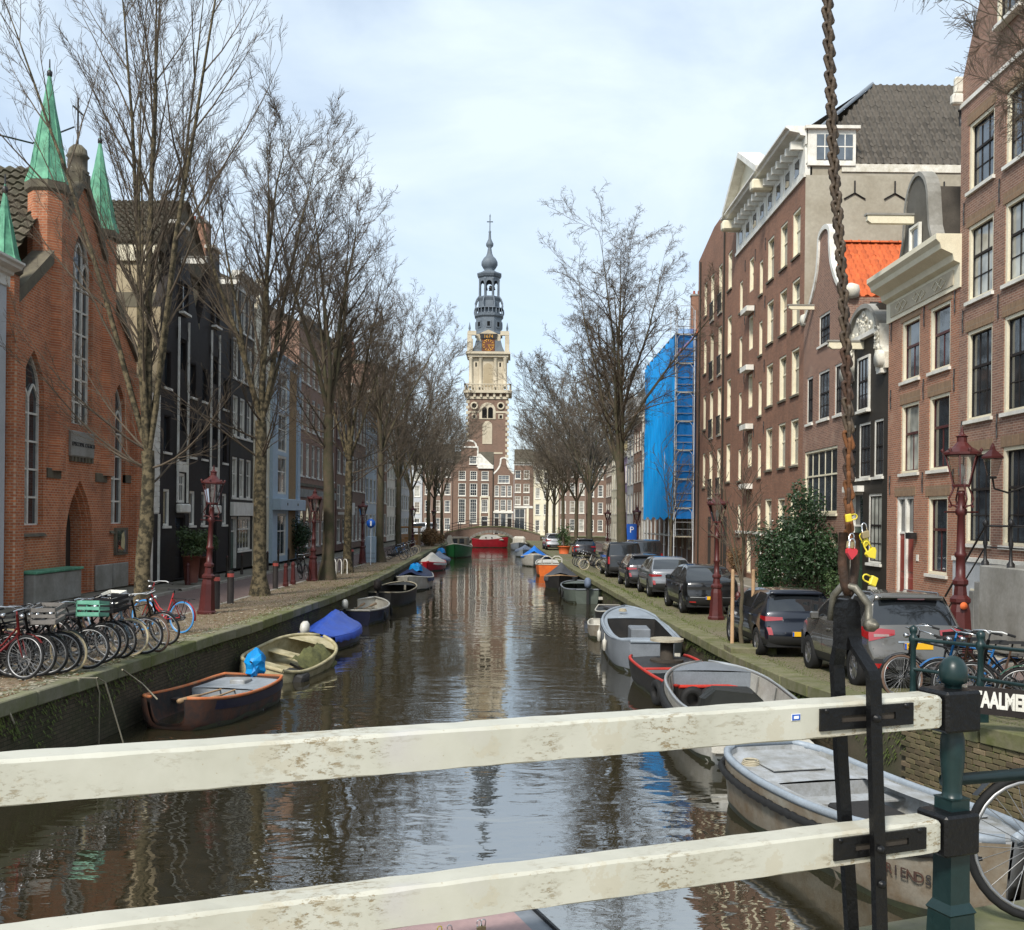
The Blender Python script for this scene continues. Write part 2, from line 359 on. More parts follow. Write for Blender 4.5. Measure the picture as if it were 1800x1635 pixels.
paint('twig_red', (0.125, 0.08, 0.066), (0.085, 0.06, 0.05), scale=2.0, rough=0.9, bump=0)
paint('wood_raw', (0.42, 0.27, 0.15), (0.3, 0.19, 0.1), scale=3, rough=0.8, bump=0.3)
paint('wood_grey', (0.44, 0.40, 0.31), (0.27, 0.24, 0.17), scale=4, rough=0.85, bump=0.4)
paint('wood_dark', (0.05, 0.04, 0.03), rough=0.8)
glassy('pane'); glassy('pane_sky', (0.045, 0.055, 0.065)); glassy('pane_curtain', (0.24, 0.24, 0.21)); glassy('pane_blind', (0.13, 0.11, 0.085))
clear('clear_glass'); clear('lamp_glass', (0.93, 0.93, 0.93), 0.10)
paint('curtain', (0.68, 0.68, 0.64), rough=0.9)
paint('room', (0.05, 0.045, 0.04), rough=0.9)
gloss('dark_void', (0.008, 0.008, 0.008), 0.8, spec=0.1)
def water_mat():
    m, nt, N, L, p = _mat('water')
    tc = N.new('ShaderNodeTexCoord')
    p.inputs['Base Color'].default_value = (0.028, 0.024, 0.013, 1); p.inputs['Roughness'].default_value = 0.015
    p.inputs['IOR'].default_value = 5.0; p.inputs['Specular IOR Level'].default_value = 0.5
    def wave(scale, sx, sy, det=2):
        mp = N.new('ShaderNodeMapping'); mp.inputs['Scale'].default_value = (sx, sy, 1); L.new(tc.outputs['Object'], mp.inputs['Vector'])
        n = N.new('ShaderNodeTexNoise'); n.inputs['Scale'].default_value = scale; n.inputs['Detail'].default_value = det; n.inputs['Distortion'].default_value = 0.6
        L.new(mp.outputs[0], n.inputs['Vector']); return n.outputs['Fac']
    a = wave(0.95, 0.8, 1.5, 2); b = wave(4.2, 0.8, 1.5, 2); c = wave(0.18, 1, 1, 2)
    # gusts: patches of the surface are stiller than others
    g = _ramp(N, L, c, 0.38, 0.66, (0.3, 0.3, 0.3), (1, 1, 1))
    def mth(op, x, y):
        q = N.new('ShaderNodeMath'); q.operation = op
        for i, k in enumerate((x, y)):
            if hasattr(k, 'is_linked'): L.new(k, q.inputs[i])
            else: q.inputs[i].default_value = k
        return q.outputs[0]
    h = mth('MULTIPLY', mth('ADD', a, mth('MULTIPLY', b, 0.13)), g)
    bp = N.new('ShaderNodeBump'); bp.inputs['Strength'].default_value = 1.0; bp.inputs['Distance'].default_value = 0.022
    L.new(h, bp.inputs['Height']); L.new(bp.outputs[0], p.inputs['Normal'])
water_mat()
# ---------------------------------------------------------------- water, quays, streets
# edges of the two quays: (X, Y, Z)
LEFT = [(-8.4, 5.0, 1.3), (-8.0, 11.0, 1.28), (-7.65, 15.3, 1.25), (-7.4, 18.3, 1.25), (-7.1, 23.7, 1.25), (-6.75, 27.0, 1.25), (-6.45, 36.6, 1.2), (-6.4, 45, 1.15), (-6.6, 55, 1.08),
        (-7.0, 70, 1.05), (-7.35, 90, 1.05), (-7.6, 128, 1.05), (-7.7, 139, 1.1)]
RIGHT = [(7.6, 5.0, 1.7), (7.0, 11.0, 1.45), (6.7, 13.2, 1.35), (6.4, 14.2, 1.3), (5.75, 17.2, 1.12), (5.5, 20, 1.0), (5.35, 24, 0.9), (4.95, 32, 0.9), (4.65, 42, 0.9),
         (4.45, 48, 0.9), (3.9, 65, 0.9), (3.3, 90, 0.9), (2.4, 122, 0.95), (2.0, 139, 1.0)]
def edge(line, Y):
    for a, b in zip(line, line[1:]):
        if Y <= b[1]:
            t = (Y - a[1]) / (b[1] - a[1]); return lerp(a[0], b[0], t), lerp(a[2], b[2], t)
    return line[-1][0], line[-1][2]
def zleft(Y): return edge(LEFT, Y)[1]
def zright(Y): return edge(RIGHT, Y)[1]
mb = MB(); mb.quad((-60, -30, 0), (60, -30, 0), (60, 160, 0), (-60, 160, 0)); struct(mb.build('water', 'water'))
mb = MB(); mb.quad((-60, -30, -2), (60, -30, -2), (60, 160, -2), (-60, 160, -2)); struct(mb.build('canal_bed', 'terrain'))
def stations(line):
    ys = sorted(set([p[1] for p in line] + list(range(6, 139, 4)))); return ys
def sweep(name, line, f0, f1, dz, mat):
    rows = []
    for Y in stations(line):
        x, z = edge(line, Y); rows.append([(f0(x, Y), Y, z + dz), (f1(x, Y), Y, z + dz)])
    return MB().rows(rows, 0, False).build(name, mat)
struct(sweep('quay_strip_left', LEFT, lambda x, Y: x - 0.44, lambda x, Y: -9.35, 0.0, 'strip_left'))
struct(sweep('street_left', LEFT, lambda x, Y: -9.3, lambda x, Y: -12.7, -0.07, 'paving_street_left'))
struct(sweep('footway_left', LEFT, lambda x, Y: -12.66, lambda x, Y: -40, 0.03, 'footway'))
struct(sweep('quay_strip_right', RIGHT, lambda x, Y: x + 0.44, lambda x, Y: 8.6, 0.0, 'strip_right'))
struct(sweep('street_right', RIGHT, lambda x, Y: 8.55, lambda x, Y: 11.4, -0.06, 'paving_street'))
struct(sweep('footway_right', RIGHT, lambda x, Y: 11.36, lambda x, Y: 40, 0.03, 'footway'))
mb = MB(); mb.quad((-500, 160, 1.2), (500, 160, 1.2), (500, 1500, 1.2), (-500, 1500, 1.2)); mb.quad((-500, -30, 1.15), (-39.9, -30, 1.15), (-39.9, 160, 1.15), (-500, 160, 1.15))
mb.quad((39.9, -30, .82), (500, -30, .82), (500, 160, .82), (39.9, 160, .82)); struct(mb.build('ground', 'terrain'))
for nm, line, X in (('kerb_left', LEFT, -9.35), ('kerb_footway_left', LEFT, -12.72), ('kerb_footway_right', RIGHT, 11.34), ('kerb_parking_right', RIGHT, 8.52)):
    k = thing(nm, None, None); struct(k); Y = 12.0 if X > 0 else 26.0; n = 0
    me = MB().bev(-0.075, 0.075, 0.01, 0.99, -0.22, 0.0, 0.012).mesh('kerb_stone', 'kerb')
    while Y < 70:
        inst('kerb_stone', me, k, (X, Y, edge(line, Y + .5)[1] + (0.035 if 'footway' in nm else 0.012) + random.Random(n).uniform(-.006, .006))); Y += 1.0; n += 1
    mb = MB()
    while Y < 136: mb.box(X - .075, X + .075, Y, Y + 3.95, .7, edge(line, Y)[1] + (0.035 if 'footway' in nm else 0.012)); Y += 4
    mb.build('kerb_run', 'kerb', k)
def quay(name, label, line, sgn, mat, cop, wall):
    """sgn -1: the land lies towards -X"""
    t = thing(name, label, 'quay wall')
    rows = []
    for Y in stations(line):
        x, z = edge(line, Y); rows.append([(x, Y, -1.5), (x, Y, z - 0.22)])
    MB().rows(rows, 0, False).build('wall_face', wall, t)
    rnd = random.Random(5); Y = 6.0; cache = {}
    while Y < 137:
        ln = rnd.choice((1.0, 1.25, 1.5)) if Y < 60 else 4.0
        a, za = edge(line, Y); b, zb = edge(line, Y + ln)
        d = Vector((b - a, ln, zb - za)); ang = math.atan2(-(b - a), ln); sl = math.atan2(zb - za, ln)
        key = (ln,)
        if key not in cache: cache[key] = MB().bev(-0.09, 0.44, 0.008, ln - 0.008, -0.22, 0.02, 0.018).mesh('coping_stone', cop)
        T = Matrix.Translation((a, Y, za + rnd.uniform(-0.008, 0.008))) @ Matrix.Rotation(ang, 4, 'Z') @ Matrix.Rotation(sl, 4, 'X')
        if sgn < 0: T = T @ Matrix.Rotation(math.pi, 4, 'Z') @ Matrix.Translation((0, -ln, 0))
        inst('coping_stone', cache[key], t, mat=T); Y += ln
    return t
ql = quay('quay_wall', 'mossy dark brick quay wall below the bicycles and bare trees', LEFT, -1, None, 'coping', 'brick_quay')
qr = quay('quay_wall', 'green mossy brick quay wall below the parked cars', RIGHT, 1, None, 'coping_moss', 'brick_quay')
def near_bricks():
    """the quay wall beside the bridge is close enough to show every brick"""
    rnd = random.Random(8); n = 0; fl, fh = 0.232, 0.079
    me = [MB().bev(0.005, 0.227, -0.03, 0.06, 0.004, 0.074, 0.006).mesh('brick', 'quay_brick') for _ in range(1)]
    me2 = MB().bev(0.005, 0.110, -0.03, 0.06, 0.004, 0.074, 0.006).mesh('brick', 'quay_brick')
    Y = 11.3
    bed = MB().rows([[(edge(RIGHT, y)[0] - 0.012, y, -.2), (edge(RIGHT, y)[0] - 0.012, y, edge(RIGHT, y)[1] - .225)] for y in (11, 13.2, 14.2, 17.2, 17.6)], 0, False).build('mortar_bed', 'quay_mortar', qr)
    for row in range(15):
        y = 11.2 + (0.116 if row % 2 else 0)
        while y < 15.6:
            x, z = edge(RIGHT, y); x2, z2 = edge(RIGHT, y + .232); zb = z - 0.225 - (row + 1) * fh
            if zb > -0.05:
                T = Matrix.Translation((x - 0.012, y, zb)) @ Matrix.Rotation(math.atan2(.232, x2 - x), 4, 'Z') @ Matrix.Rotation(math.atan2(z2 - z, .232) * -1 * 0, 4, 'Y')
                T = T @ Matrix.Translation((0, rnd.uniform(-.006, .006), 0))
                if n < 296: inst('brick', me[0], qr, mat=T)
                n += 1
            y += fl
near_bricks()
# the crossing quay at the far end of the canal
t = thing('quay_wall', 'far cross-canal quay wall behind the arched bridge', 'quay wall')
MB().box(-60, 60, 157.6, 160, -1, 1.2).build('wall_face', 'brick_quay', t); MB().box(-60, 60, 157.5, 158.2, 1.2, 1.36).build('coping', 'coping', t)
struct(MB().quad((-60, 158, 1.3), (60, 158, 1.3), (60, 166, 1.3), (-60, 166, 1.3)).build('far_quay_street', 'footway'))
# ---------------------------------------------------------------- the arched brick bridge far down the canal
def far_bridge():
    t = thing('arched_bridge', 'low dark brick arched bridge spanning the far end of the canal', 'bridge', (-2.7, 141, 0))
    W = 5.6; n = 20
    def top(x): return 2.75 - 1.05 * (x / 6.6) ** 2
    up = [(-6.6 + 13.2 * i / n, top(-6.6 + 13.2 * i / n)) for i in range(n + 1)]
    def arch(x): return 1.95 * math.sqrt(max(0, 1 - (x / 3.35) ** 2)) + 0.05
    lo = [(-3.35 + 6.7 * i / n, arch(-3.35 + 6.7 * i / n)) for i in range(n + 1)]
    poly = [(-6.6, -1)] + up + [(6.6, -1), (3.35, -1)] + lo[::-1] + [(-3.35, -1)]
    MB().prism(poly, 0, W).build('brick_arch_body', 'brick_dull', t)
    MB().rows([[(x, -0.08, z + 0.02), (x, -0.08, z + .22), (x, .35, z + .22)] for x, z in up], 0, False).build('coping', 'coping', t)
    mb = MB()
    for i in range(22):
        a, b = math.pi * i / 22 + 0.01, math.pi * (i + 1) / 22 - 0.01
        mb = MB(); mb.prism([(3.35 * math.cos(a), 1.95 * math.sin(a) + .05), (3.35 * math.cos(b), 1.95 * math.sin(b) + .05), (3.75 * math.cos(b), 2.3 * math.sin(b) + .05), (3.75 * math.cos(a), 2.3 * math.sin(a) + .05)], -0.05, 0.1)
        mb.build('arch_stone', 'stone_grey', t)
    for s in (0.1, W - 0.2):
        for i in range(9):
            x = -6.2 + 12.4 * i / 8; MB().tube([(x, s, top(x)), (x, s, top(x) + 1.15)], 0.045, 6).build('railing_post', 'iron', t)
        for h in (1.1, 0.65, 0.3): MB().tube([(x, s, z + h + .1) for x, z in up[1:-1]], 0.025, 5).build('railing_bar', 'iron', t)
    # the arch leads into shade
    return t
far_bridge()
# ---------------------------------------------------------------- houses
_cache = {}
def cached(key, fn):
    if key not in _cache: _cache[key] = fn()
    return _cache[key]
# window styles: frame and sash material, columns of lights, rows above and below the meeting rail, where that rail lies, reveal
ST = {
    'cream': dict(f='cream', s='cream', nx=1, nu=1, nl=1, sp=0.55, rev=0.16, fw=0.10),
    'white': dict(f='white', s='white', nx=2, nu=1, nl=1, sp=0.6, rev=0.12, fw=0.09),
    'white3': dict(f='white', s='white', nx=3, nu=2, nl=2, sp=0.5, rev=0.10, fw=0.09),
    'tallbar': dict(f='white', s='white', nx=3, nu=4, nl=5, sp=0.45, rev=0.10, fw=0.10),
    'near': dict(f='cream', s='black_paint', nx=3, nu=1, nl=2, sp=0.6, rev=0.14, fw=0.10),
    'oxblood': dict(f='cream', s='oxblood', nx=2, nu=0, nl=1, sp=0.58, rev=0.15, fw=0.10),
    'darksash': dict(f='white', s='black_paint', nx=3, nu=1, nl=2, sp=0.55, rev=0.08, fw=0.09),
    'ware': dict(f='cream', s='cream', nx=2, nu=0, nl=0, sp=0.6, rev=0.2, fw=0.10),
    'french': dict(f='cream', s='cream', nx=2, nu=2, nl=1, sp=0.35, rev=0.2, fw=0.09),
    'slot': dict(f='black_paint', s='black_paint', nx=1, nu=0, nl=0, sp=0.5, rev=0.14, fw=0.06),
    'single': dict(f='white', s='white', nx=1, nu=0, nl=0, sp=0.5, rev=0.1, fw=0.08),
    'shop': dict(f='white', s='white', nx=4, nu=1, nl=1, sp=0.65, rev=0.1, fw=0.11),
    'shop2': dict(f='white', s='white', nx=2, nu=1, nl=1, sp=0.6, rev=0.1, fw=0.12),
    'five': dict(f='cream', s='cream', nx=5, nu=1, nl=1, sp=0.6, rev=0.1, fw=0.10),
}
def window_mesh(w, h, st):
    s = ST[st]; mb = MB(); fw, rev = s['fw'], s['rev']; a, b = -w / 2, w / 2; y0, y1 = 0.03, rev + 0.03
    mb.box(a, a + fw, y0, y1, 0, h); mb.box(b - fw, b, y0, y1, 0, h); mb.box(a + fw, b - fw, y0, y1, h - fw, h); mb.box(a + fw, b - fw, y0, y1, 0, fw * 0.8)
    ia, ib, z0, z1 = a + fw, b - fw, fw * .8, h - fw; zm = lerp(z0, z1, s['sp']); q = 0.03; ys = rev - 0.03
    sh = 0.035
    mb.box(ia, ia + sh, ys, y1 - .002, z0, z1, 1); mb.box(ib - sh, ib, ys, y1 - .002, z0, z1, 1); mb.box(ia + sh, ib - sh, ys, y1 - .002, z1 - sh, z1, 1); mb.box(ia + sh, ib - sh, ys, y1 - .002, z0, z0 + sh, 1)
    if s['nu']: mb.box(ia + sh, ib - sh, ys - .012, y1 - .002, zm - 0.035, zm + 0.035, 1)
    elif s['nx'] > 1: mb.box(ia + sh, ib - sh, ys - .012, y1 - .002, zm - 0.04, zm + 0.04, 1)
    for i in range(1, s['nx']):
        x = lerp(ia, ib, i / s['nx'])
        mb.box(x - q / 2, x + q / 2, ys + .008, y1 - .003, z0 + sh, zm - .035, 1)
        if s['nu'] or st in ('ware',): mb.box(x - q / 2, x + q / 2, ys + .008, y1 - .003, zm + .035, z1 - sh, 1)
    for n, lo, hi in ((s['nu'], zm, z1), (s['nl'], z0, zm)):
        for i in range(1, n):
            z = lerp(lo, hi, i / n); mb.box(ia + sh, ib - sh, ys + .010, y1 - .004, z - q / 2, z + q / 2, 1)
    return mb.mesh('window', [s['f'], s['s']])
def pane_mesh(w, h, st, pane):
    s = ST[st]; return MB().box(-w / 2 + .02, w / 2 - .02, s['rev'], s['rev'] + 0.02, .02, h - .02).mesh('pane', pane)
def sill_mesh(w, m, st): return MB().box(-w / 2 - .07, w / 2 + .07, -0.08, ST[st]['rev'] + .01, -0.10, -0.004).mesh('sill', m)
class House:
    def __init__(s, name, label, side, Y0, Y1, X, zb, zt, wall, depth=9.0, group=None, cat='house'):
        s.side, s.Y0, s.Y1, s.X, s.zb, s.zt, s.wall, s.depth = side, Y0, Y1, X, zb, zt, wall, depth
        s.W = Y1 - Y0; s.H = zt - zb
        if side == 'L': loc, rz = (X, Y0, zb), math.pi / 2
        elif side == 'R': loc, rz = (X, Y1, zb), -math.pi / 2
        else: loc, rz = (Y0, X, zb), 0.0
        s.root = thing(name, label, cat, loc, rz, group); s.holes = []; s.rnd = random.Random(hash(label) % 9999 if False else sum(map(ord, label)))
        s.gable = None
    def u(s, Y): return Y - s.Y0 if s.side in 'LF' else s.Y1 - Y
    def win(s, Yc, w, z0, z1, st='cream', pane=None, sill='white', hole=True, name='window', parent=None):
        u, z = s.u(Yc), z0 - s.zb; h = z1 - z0; w = round(w, 2); h = round(h, 2)
        pane = pane or s.rnd.choice(('pane', 'pane', 'pane_blind', 'pane_sky', 'pane_curtain'))
        wo = inst(name, cached(('w', w, h, st), lambda: window_mesh(w, h, st)), s.root, (u, 0 if hole else -ST[st]['rev'] - .02, z))
        inst('pane', cached(('p', w, h, st, pane), lambda: pane_mesh(w, h, st, pane)), wo)
        if sill: inst('sill', cached(('s', w, sill, st), lambda: sill_mesh(w, sill, st)), wo)
        if hole: s.holes.append((u - w / 2, u + w / 2, z, z + h, ST[st]['rev']))
        return wo
    def door(s, Yc, w, z0, z1, mat='black_paint', frame='white', light=0.5, rev=0.25, leaves=1):
        u, z, h = s.u(Yc), z0 - s.zb, z1 - z0; s.holes.append((u - w / 2, u + w / 2, z, z + h, rev))
        mb = MB(); f = 0.1
        mb.box(-w / 2, -w / 2 + f, .04, rev, 0, h); mb.box(w / 2 - f, w / 2, .04, rev, 0, h); mb.box(-w / 2 + f, w / 2 - f, .04, rev, h - f, h)
        d = inst('door_frame', mb.mesh('door_frame', frame), s.root, (u, 0, z)); ht = h - f - light
        lw = (w - 2 * f) / leaves
        for i in range(leaves):
            a = -w / 2 + f + i * lw; mb = MB().box(a + .005, a + lw - .005, rev - .07, rev - .02, 0.0, ht)
            for (p, q) in ((0.08, 0.42), (0.5, 0.94)): mb.bev(a + lw * .15, a + lw * .85, rev - .095, rev - .06, ht * p, ht * q, .012)
            mb.build('door_leaf', mat, d)
        if light:
            MB().box(-w / 2 + f, w / 2 - f, rev - .1, rev - .01, ht + .0, ht + .07).build('transom', frame, d)
            MB().box(-w / 2 + f, w / 2 - f, rev - .04, rev - .02, ht + .07, h - f).build('pane', 'pane', d)
        return d
    def box(s, name, Ya, Yb, y0, y1, z0, z1, mat, parent=None, bev=0):
        a, b = sorted((s.u(Ya), s.u(Yb))); mb = MB()
        if bev: mb.bev(a, b, y0, y1, z0 - s.zb, z1 - s.zb, bev)
        else: mb.box(a, b, y0, y1, z0 - s.zb, z1 - s.zb)
        return mb.build(name, mat, parent or s.root)
    def cornice(s, z0, z1, proj, mat='cream', Ya=None, Yb=None, name='cornice'):
        a, b = sorted((s.u(s.Y0 if Ya is None else Ya), s.u(s.Y1 if Yb is None else Yb))); h = z1 - z0; z0 -= s.zb
        prof = [(0, 0), (-.05, 0), (-.05, h * .45), (-.3 * proj, h * .5), (-.35 * proj, h * .62), (-.8 * proj, h * .72), (-.85 * proj, h * .82), (-proj, h * .9), (-proj, h), (0, h)]
        mb = MB(); mb.rows([[(x, y + .001, z0 + z) for y, z in prof] for x in (a - .12, b + .12)], 0, False, True, True)
        return mb.build(name, mat, s.root)
    def anchors(s, Ys, zs):
        me = cached('anchor', lambda: MB().tube([(0, -.03, -.32), (.02, -.05, 0), (0, -.03, .32)], .022, 5).mesh('wall_anchor', 'iron'))
        for Y in Ys:
            for z in zs: inst('wall_anchor', me, s.root, (s.u(Y), 0, z - s.zb))
    def beam(s, Y, z, ln=1.3, mat='cream', sz=0.26):
        u = s.u(Y); MB().prism([(-ln, sz * .35), (-ln + .12, 0), (0, 0), (0, sz), (-ln, sz)], u - sz * .35, u + sz * .35, 0, 'x').build('hoist_beam', mat, s.root, (0, 0, z - s.zb))
        MB().box(u - sz * .48, u + sz * .48, -ln - .05, 0, z - s.zb + sz, z - s.zb + sz + .06).build('beam_cap', 'stone_grey', s.root)
    def finish(s, gable=None, side=None, gmat=None, roof=None, th=0.35, base=None):
        """front wall with its openings, side and back walls; gable: outline [(u, z)] over the eaves; roof: (kind, ridge height, material)"""
        us = sorted(set([0, s.W] + [h[0] for h in s.holes] + [h[1] for h in s.holes])); zs = sorted(set([0, s.H] + [h[2] for h in s.holes] + [h[3] for h in s.holes]))
        us = [u for u in us if 0 <= u <= s.W]; zs = [z for z in zs if 0 <= z <= s.H]; mb = MB()
        for a, b in zip(us, us[1:]):
            run = None
            for c, d in list(zip(zs, zs[1:])) + [(None, None)]:
                hit = c is None or any(h[0] - 1e-6 <= (a + b) / 2 <= h[1] + 1e-6 and h[2] - 1e-6 <= (c + d) / 2 <= h[3] + 1e-6 for h in s.holes)
                if hit:
                    if run: mb.quad((a, 0, run[0]), (b, 0, run[0]), (b, 0, run[1]), (a, 0, run[1])); run = None
                else: run = (run[0], d) if run else (c, d)
        for a, b, c, d, rv in s.holes:
            rv += .045
            mb.quad((a, 0, c), (a, rv, c), (a, rv, d), (a, 0, d)); mb.quad((b, 0, c), (b, 0, d), (b, rv, d), (b, rv, c)); mb.quad((a, 0, d), (a, rv, d), (b, rv, d), (b, 0, d)); mb.quad((a, 0, c), (b, 0, c), (b, rv, c), (a, rv, c))
        mb.build('front_wall', s.wall, s.root)
        if gable: MB().prism(gable, 0.0, th).build('gable', gmat or s.wall, s.root)
        D, H, W = s.depth, s.H, s.W; mb = MB()
        mb.quad((0, .0, 0), (0, D, 0), (0, D, H), (0, .0, H)); mb.quad((W, .0, 0), (W, .0, H), (W, D, H), (W, D, 0)); mb.quad((0, D, 0), (W, D, 0), (W, D, H), (0, D, H))
        mb.quad((0, .5, 0), (W, .5, 0), (W, .5, H), (0, .5, H), 1); mb.build('side_wall', [side or s.wall, 'room'], s.root)
        if roof:
            kind, zr, rm = roof; zr -= s.zb; mb = MB(); o = .12
            if kind == 'gable':      # ridge runs back from the street
                mb.quad((-.02, o, H - .02), (-.02, D, H - .02), (W / 2, D, zr), (W / 2, o, zr)); mb.quad((W + .02, o, H - .02), (W / 2, o, zr), (W / 2, D, zr), (W + .02, D, H - .02)); mb.poly([(0, D, H), (W, D, H), (W / 2, D, zr)])
            elif kind == 'street':   # ridge runs along the street
                mb.quad((0, -.05, H), (W, -.05, H), (W, D / 2, zr), (0, D / 2, zr)); mb.quad((0, D, H), (0, D / 2, zr), (W, D / 2, zr), (W, D, H)); mb.poly([(0, 0, H), (0, D / 2, zr), (0, D, H)], 0); mb.poly([(W, 0, H), (W, D, H), (W, D / 2, zr)], 0)
            else: mb.quad((0, .1, H - .05), (W, .1, H - .05), (W, D, H - .05), (0, D, H - .05))
            mb.build('roof', rm, s.root)
        return s.root
def trim(house, pts, w, d, mat, name='gable_trim', closed=False, y=-0.05):
    """a moulding that follows an outline on the facade"""
    mb = MB(); n = len(pts)
    rows = []
    for i, (a, b) in enumerate(pts):
        p, q = pts[max(i - 1, 0)], pts[min(i + 1, n - 1)]; t = Vector((q[0] - p[0], q[1] - p[1])).normalized(); nx, nz = -t.y * w / 2, t.x * w / 2
        rows.append([(a - nx, y, b - nz), (a + nx, y, b + nz), (a + nx, y + d, b + nz), (a - nx, y + d, b - nz)])
    return mb.rows(rows, 0, False, True, True).build(name, mat, house.root)
def tile_mesh(w, h, mat, key):
    def mk():
        mb = MB(); prof = []
        for i in range(7):
            t = i / 6; prof.append((t * w * 1.06, 0.05 * math.sin(t * 2 * math.pi) + 0.006))
        mb.rows([[(x, 0, z + .1) for x, z in prof], [(x, h * 1.1, z) for x, z in prof]], 0, False)
        mb.rows([[(x, 0, z + .1) for x, z in prof], [(x, 0.004, z + .01) for x, z in prof]], 0, False)
        return mb.mesh('roof_tile', mat)
    return cached(('tile', w, h, mat, key), mk)
def tiles(root, org, eu, ev, nu, nv, w, h, mat, limit=300, keep=None, rnd=None):
    """pantiles on a slope: org lower corner, eu along the eave, ev up the slope; each tile its own part, those past the limit joined"""
    rnd = rnd or random.Random(3); eu, ev = Vector(eu).normalized(), Vector(ev).normalized(); en = eu.cross(ev); me = tile_mesh(w, h, mat, 0)
    cells = [(i, j) for j in range(nv) for i in range(nu) if keep is None or keep((i + .5) / nu, (j + .5) / nv)]
    rest = MB(); src = [tuple(v.co) for v in me.vertices]; sf = [tuple(p.vertices) for p in me.polygons]
    for k, (i, j) in enumerate(cells):
        T = Matrix((eu, ev, en)).transposed().to_4x4(); T.translation = Vector(org) + eu * (i * w) + ev * (j * h) + en * rnd.uniform(-.008, .012)
        T = T @ Matrix.Rotation(rnd.uniform(-.02, .02), 4, 'Z') @ Matrix.Rotation(rnd.uniform(-.02, .02), 4, 'X')
        if k < limit: inst('roof_tile', me, root, mat=T)
        else: rest.add([T @ Vector(v) for v in src], sf)
    if rest.v:
        o = rest.build('roof_tiles_remaining', mat, root); o['kind'] = 'stuff'
def chimney(h, Y, y, z0, z1, w=0.7, d=0.9, mat='brick_brown'):
    u = h.u(Y); c = MB().box(u - w / 2, u + w / 2, y - d / 2, y + d / 2, z0 - h.zb, z1 - h.zb).build('chimney', mat, h.root)
    MB().box(u - w / 2 - .06, u + w / 2 + .06, y - d / 2 - .06, y + d / 2 + .06, z1 - h.zb, z1 - h.zb + .14).build('chimney_cap', 'stone_grey', c)
    for k in (-.2, .2): MB().lathe([(.11, 0), (.09, .35)], (u, y + k, z1 - h.zb + .14), 8).build('chimney_pot', 'tile_red', c)
def bell(W, z0, z1, c=None, wn=0.34, n=10, sh=0.0):
    """outline of a bell gable from the eaves z0 to the crown z1"""
    c = W / 2 if c is None else c
    pts = []
    for i in range(n + 1):
        t = i / n; half = lerp(W / 2, W * wn / 2, 1 - (1 - t) ** 2.4); pts.append((half, lerp(z0, z1 - (z1 - z0) * .12, t)))
    cap = [(W * wn / 2 * math.cos(a * math.pi / 12), z1 - (z1 - z0) * .12 + (z1 - z0) * .12 * math.sin(a * math.pi / 12)) for a in range(1, 6)]
    r = [(c + a, b) for a, b in pts + cap]; l = [(c - a, b) for a, b in reversed(pts + cap)]
    return r + [(c, z1)] + l
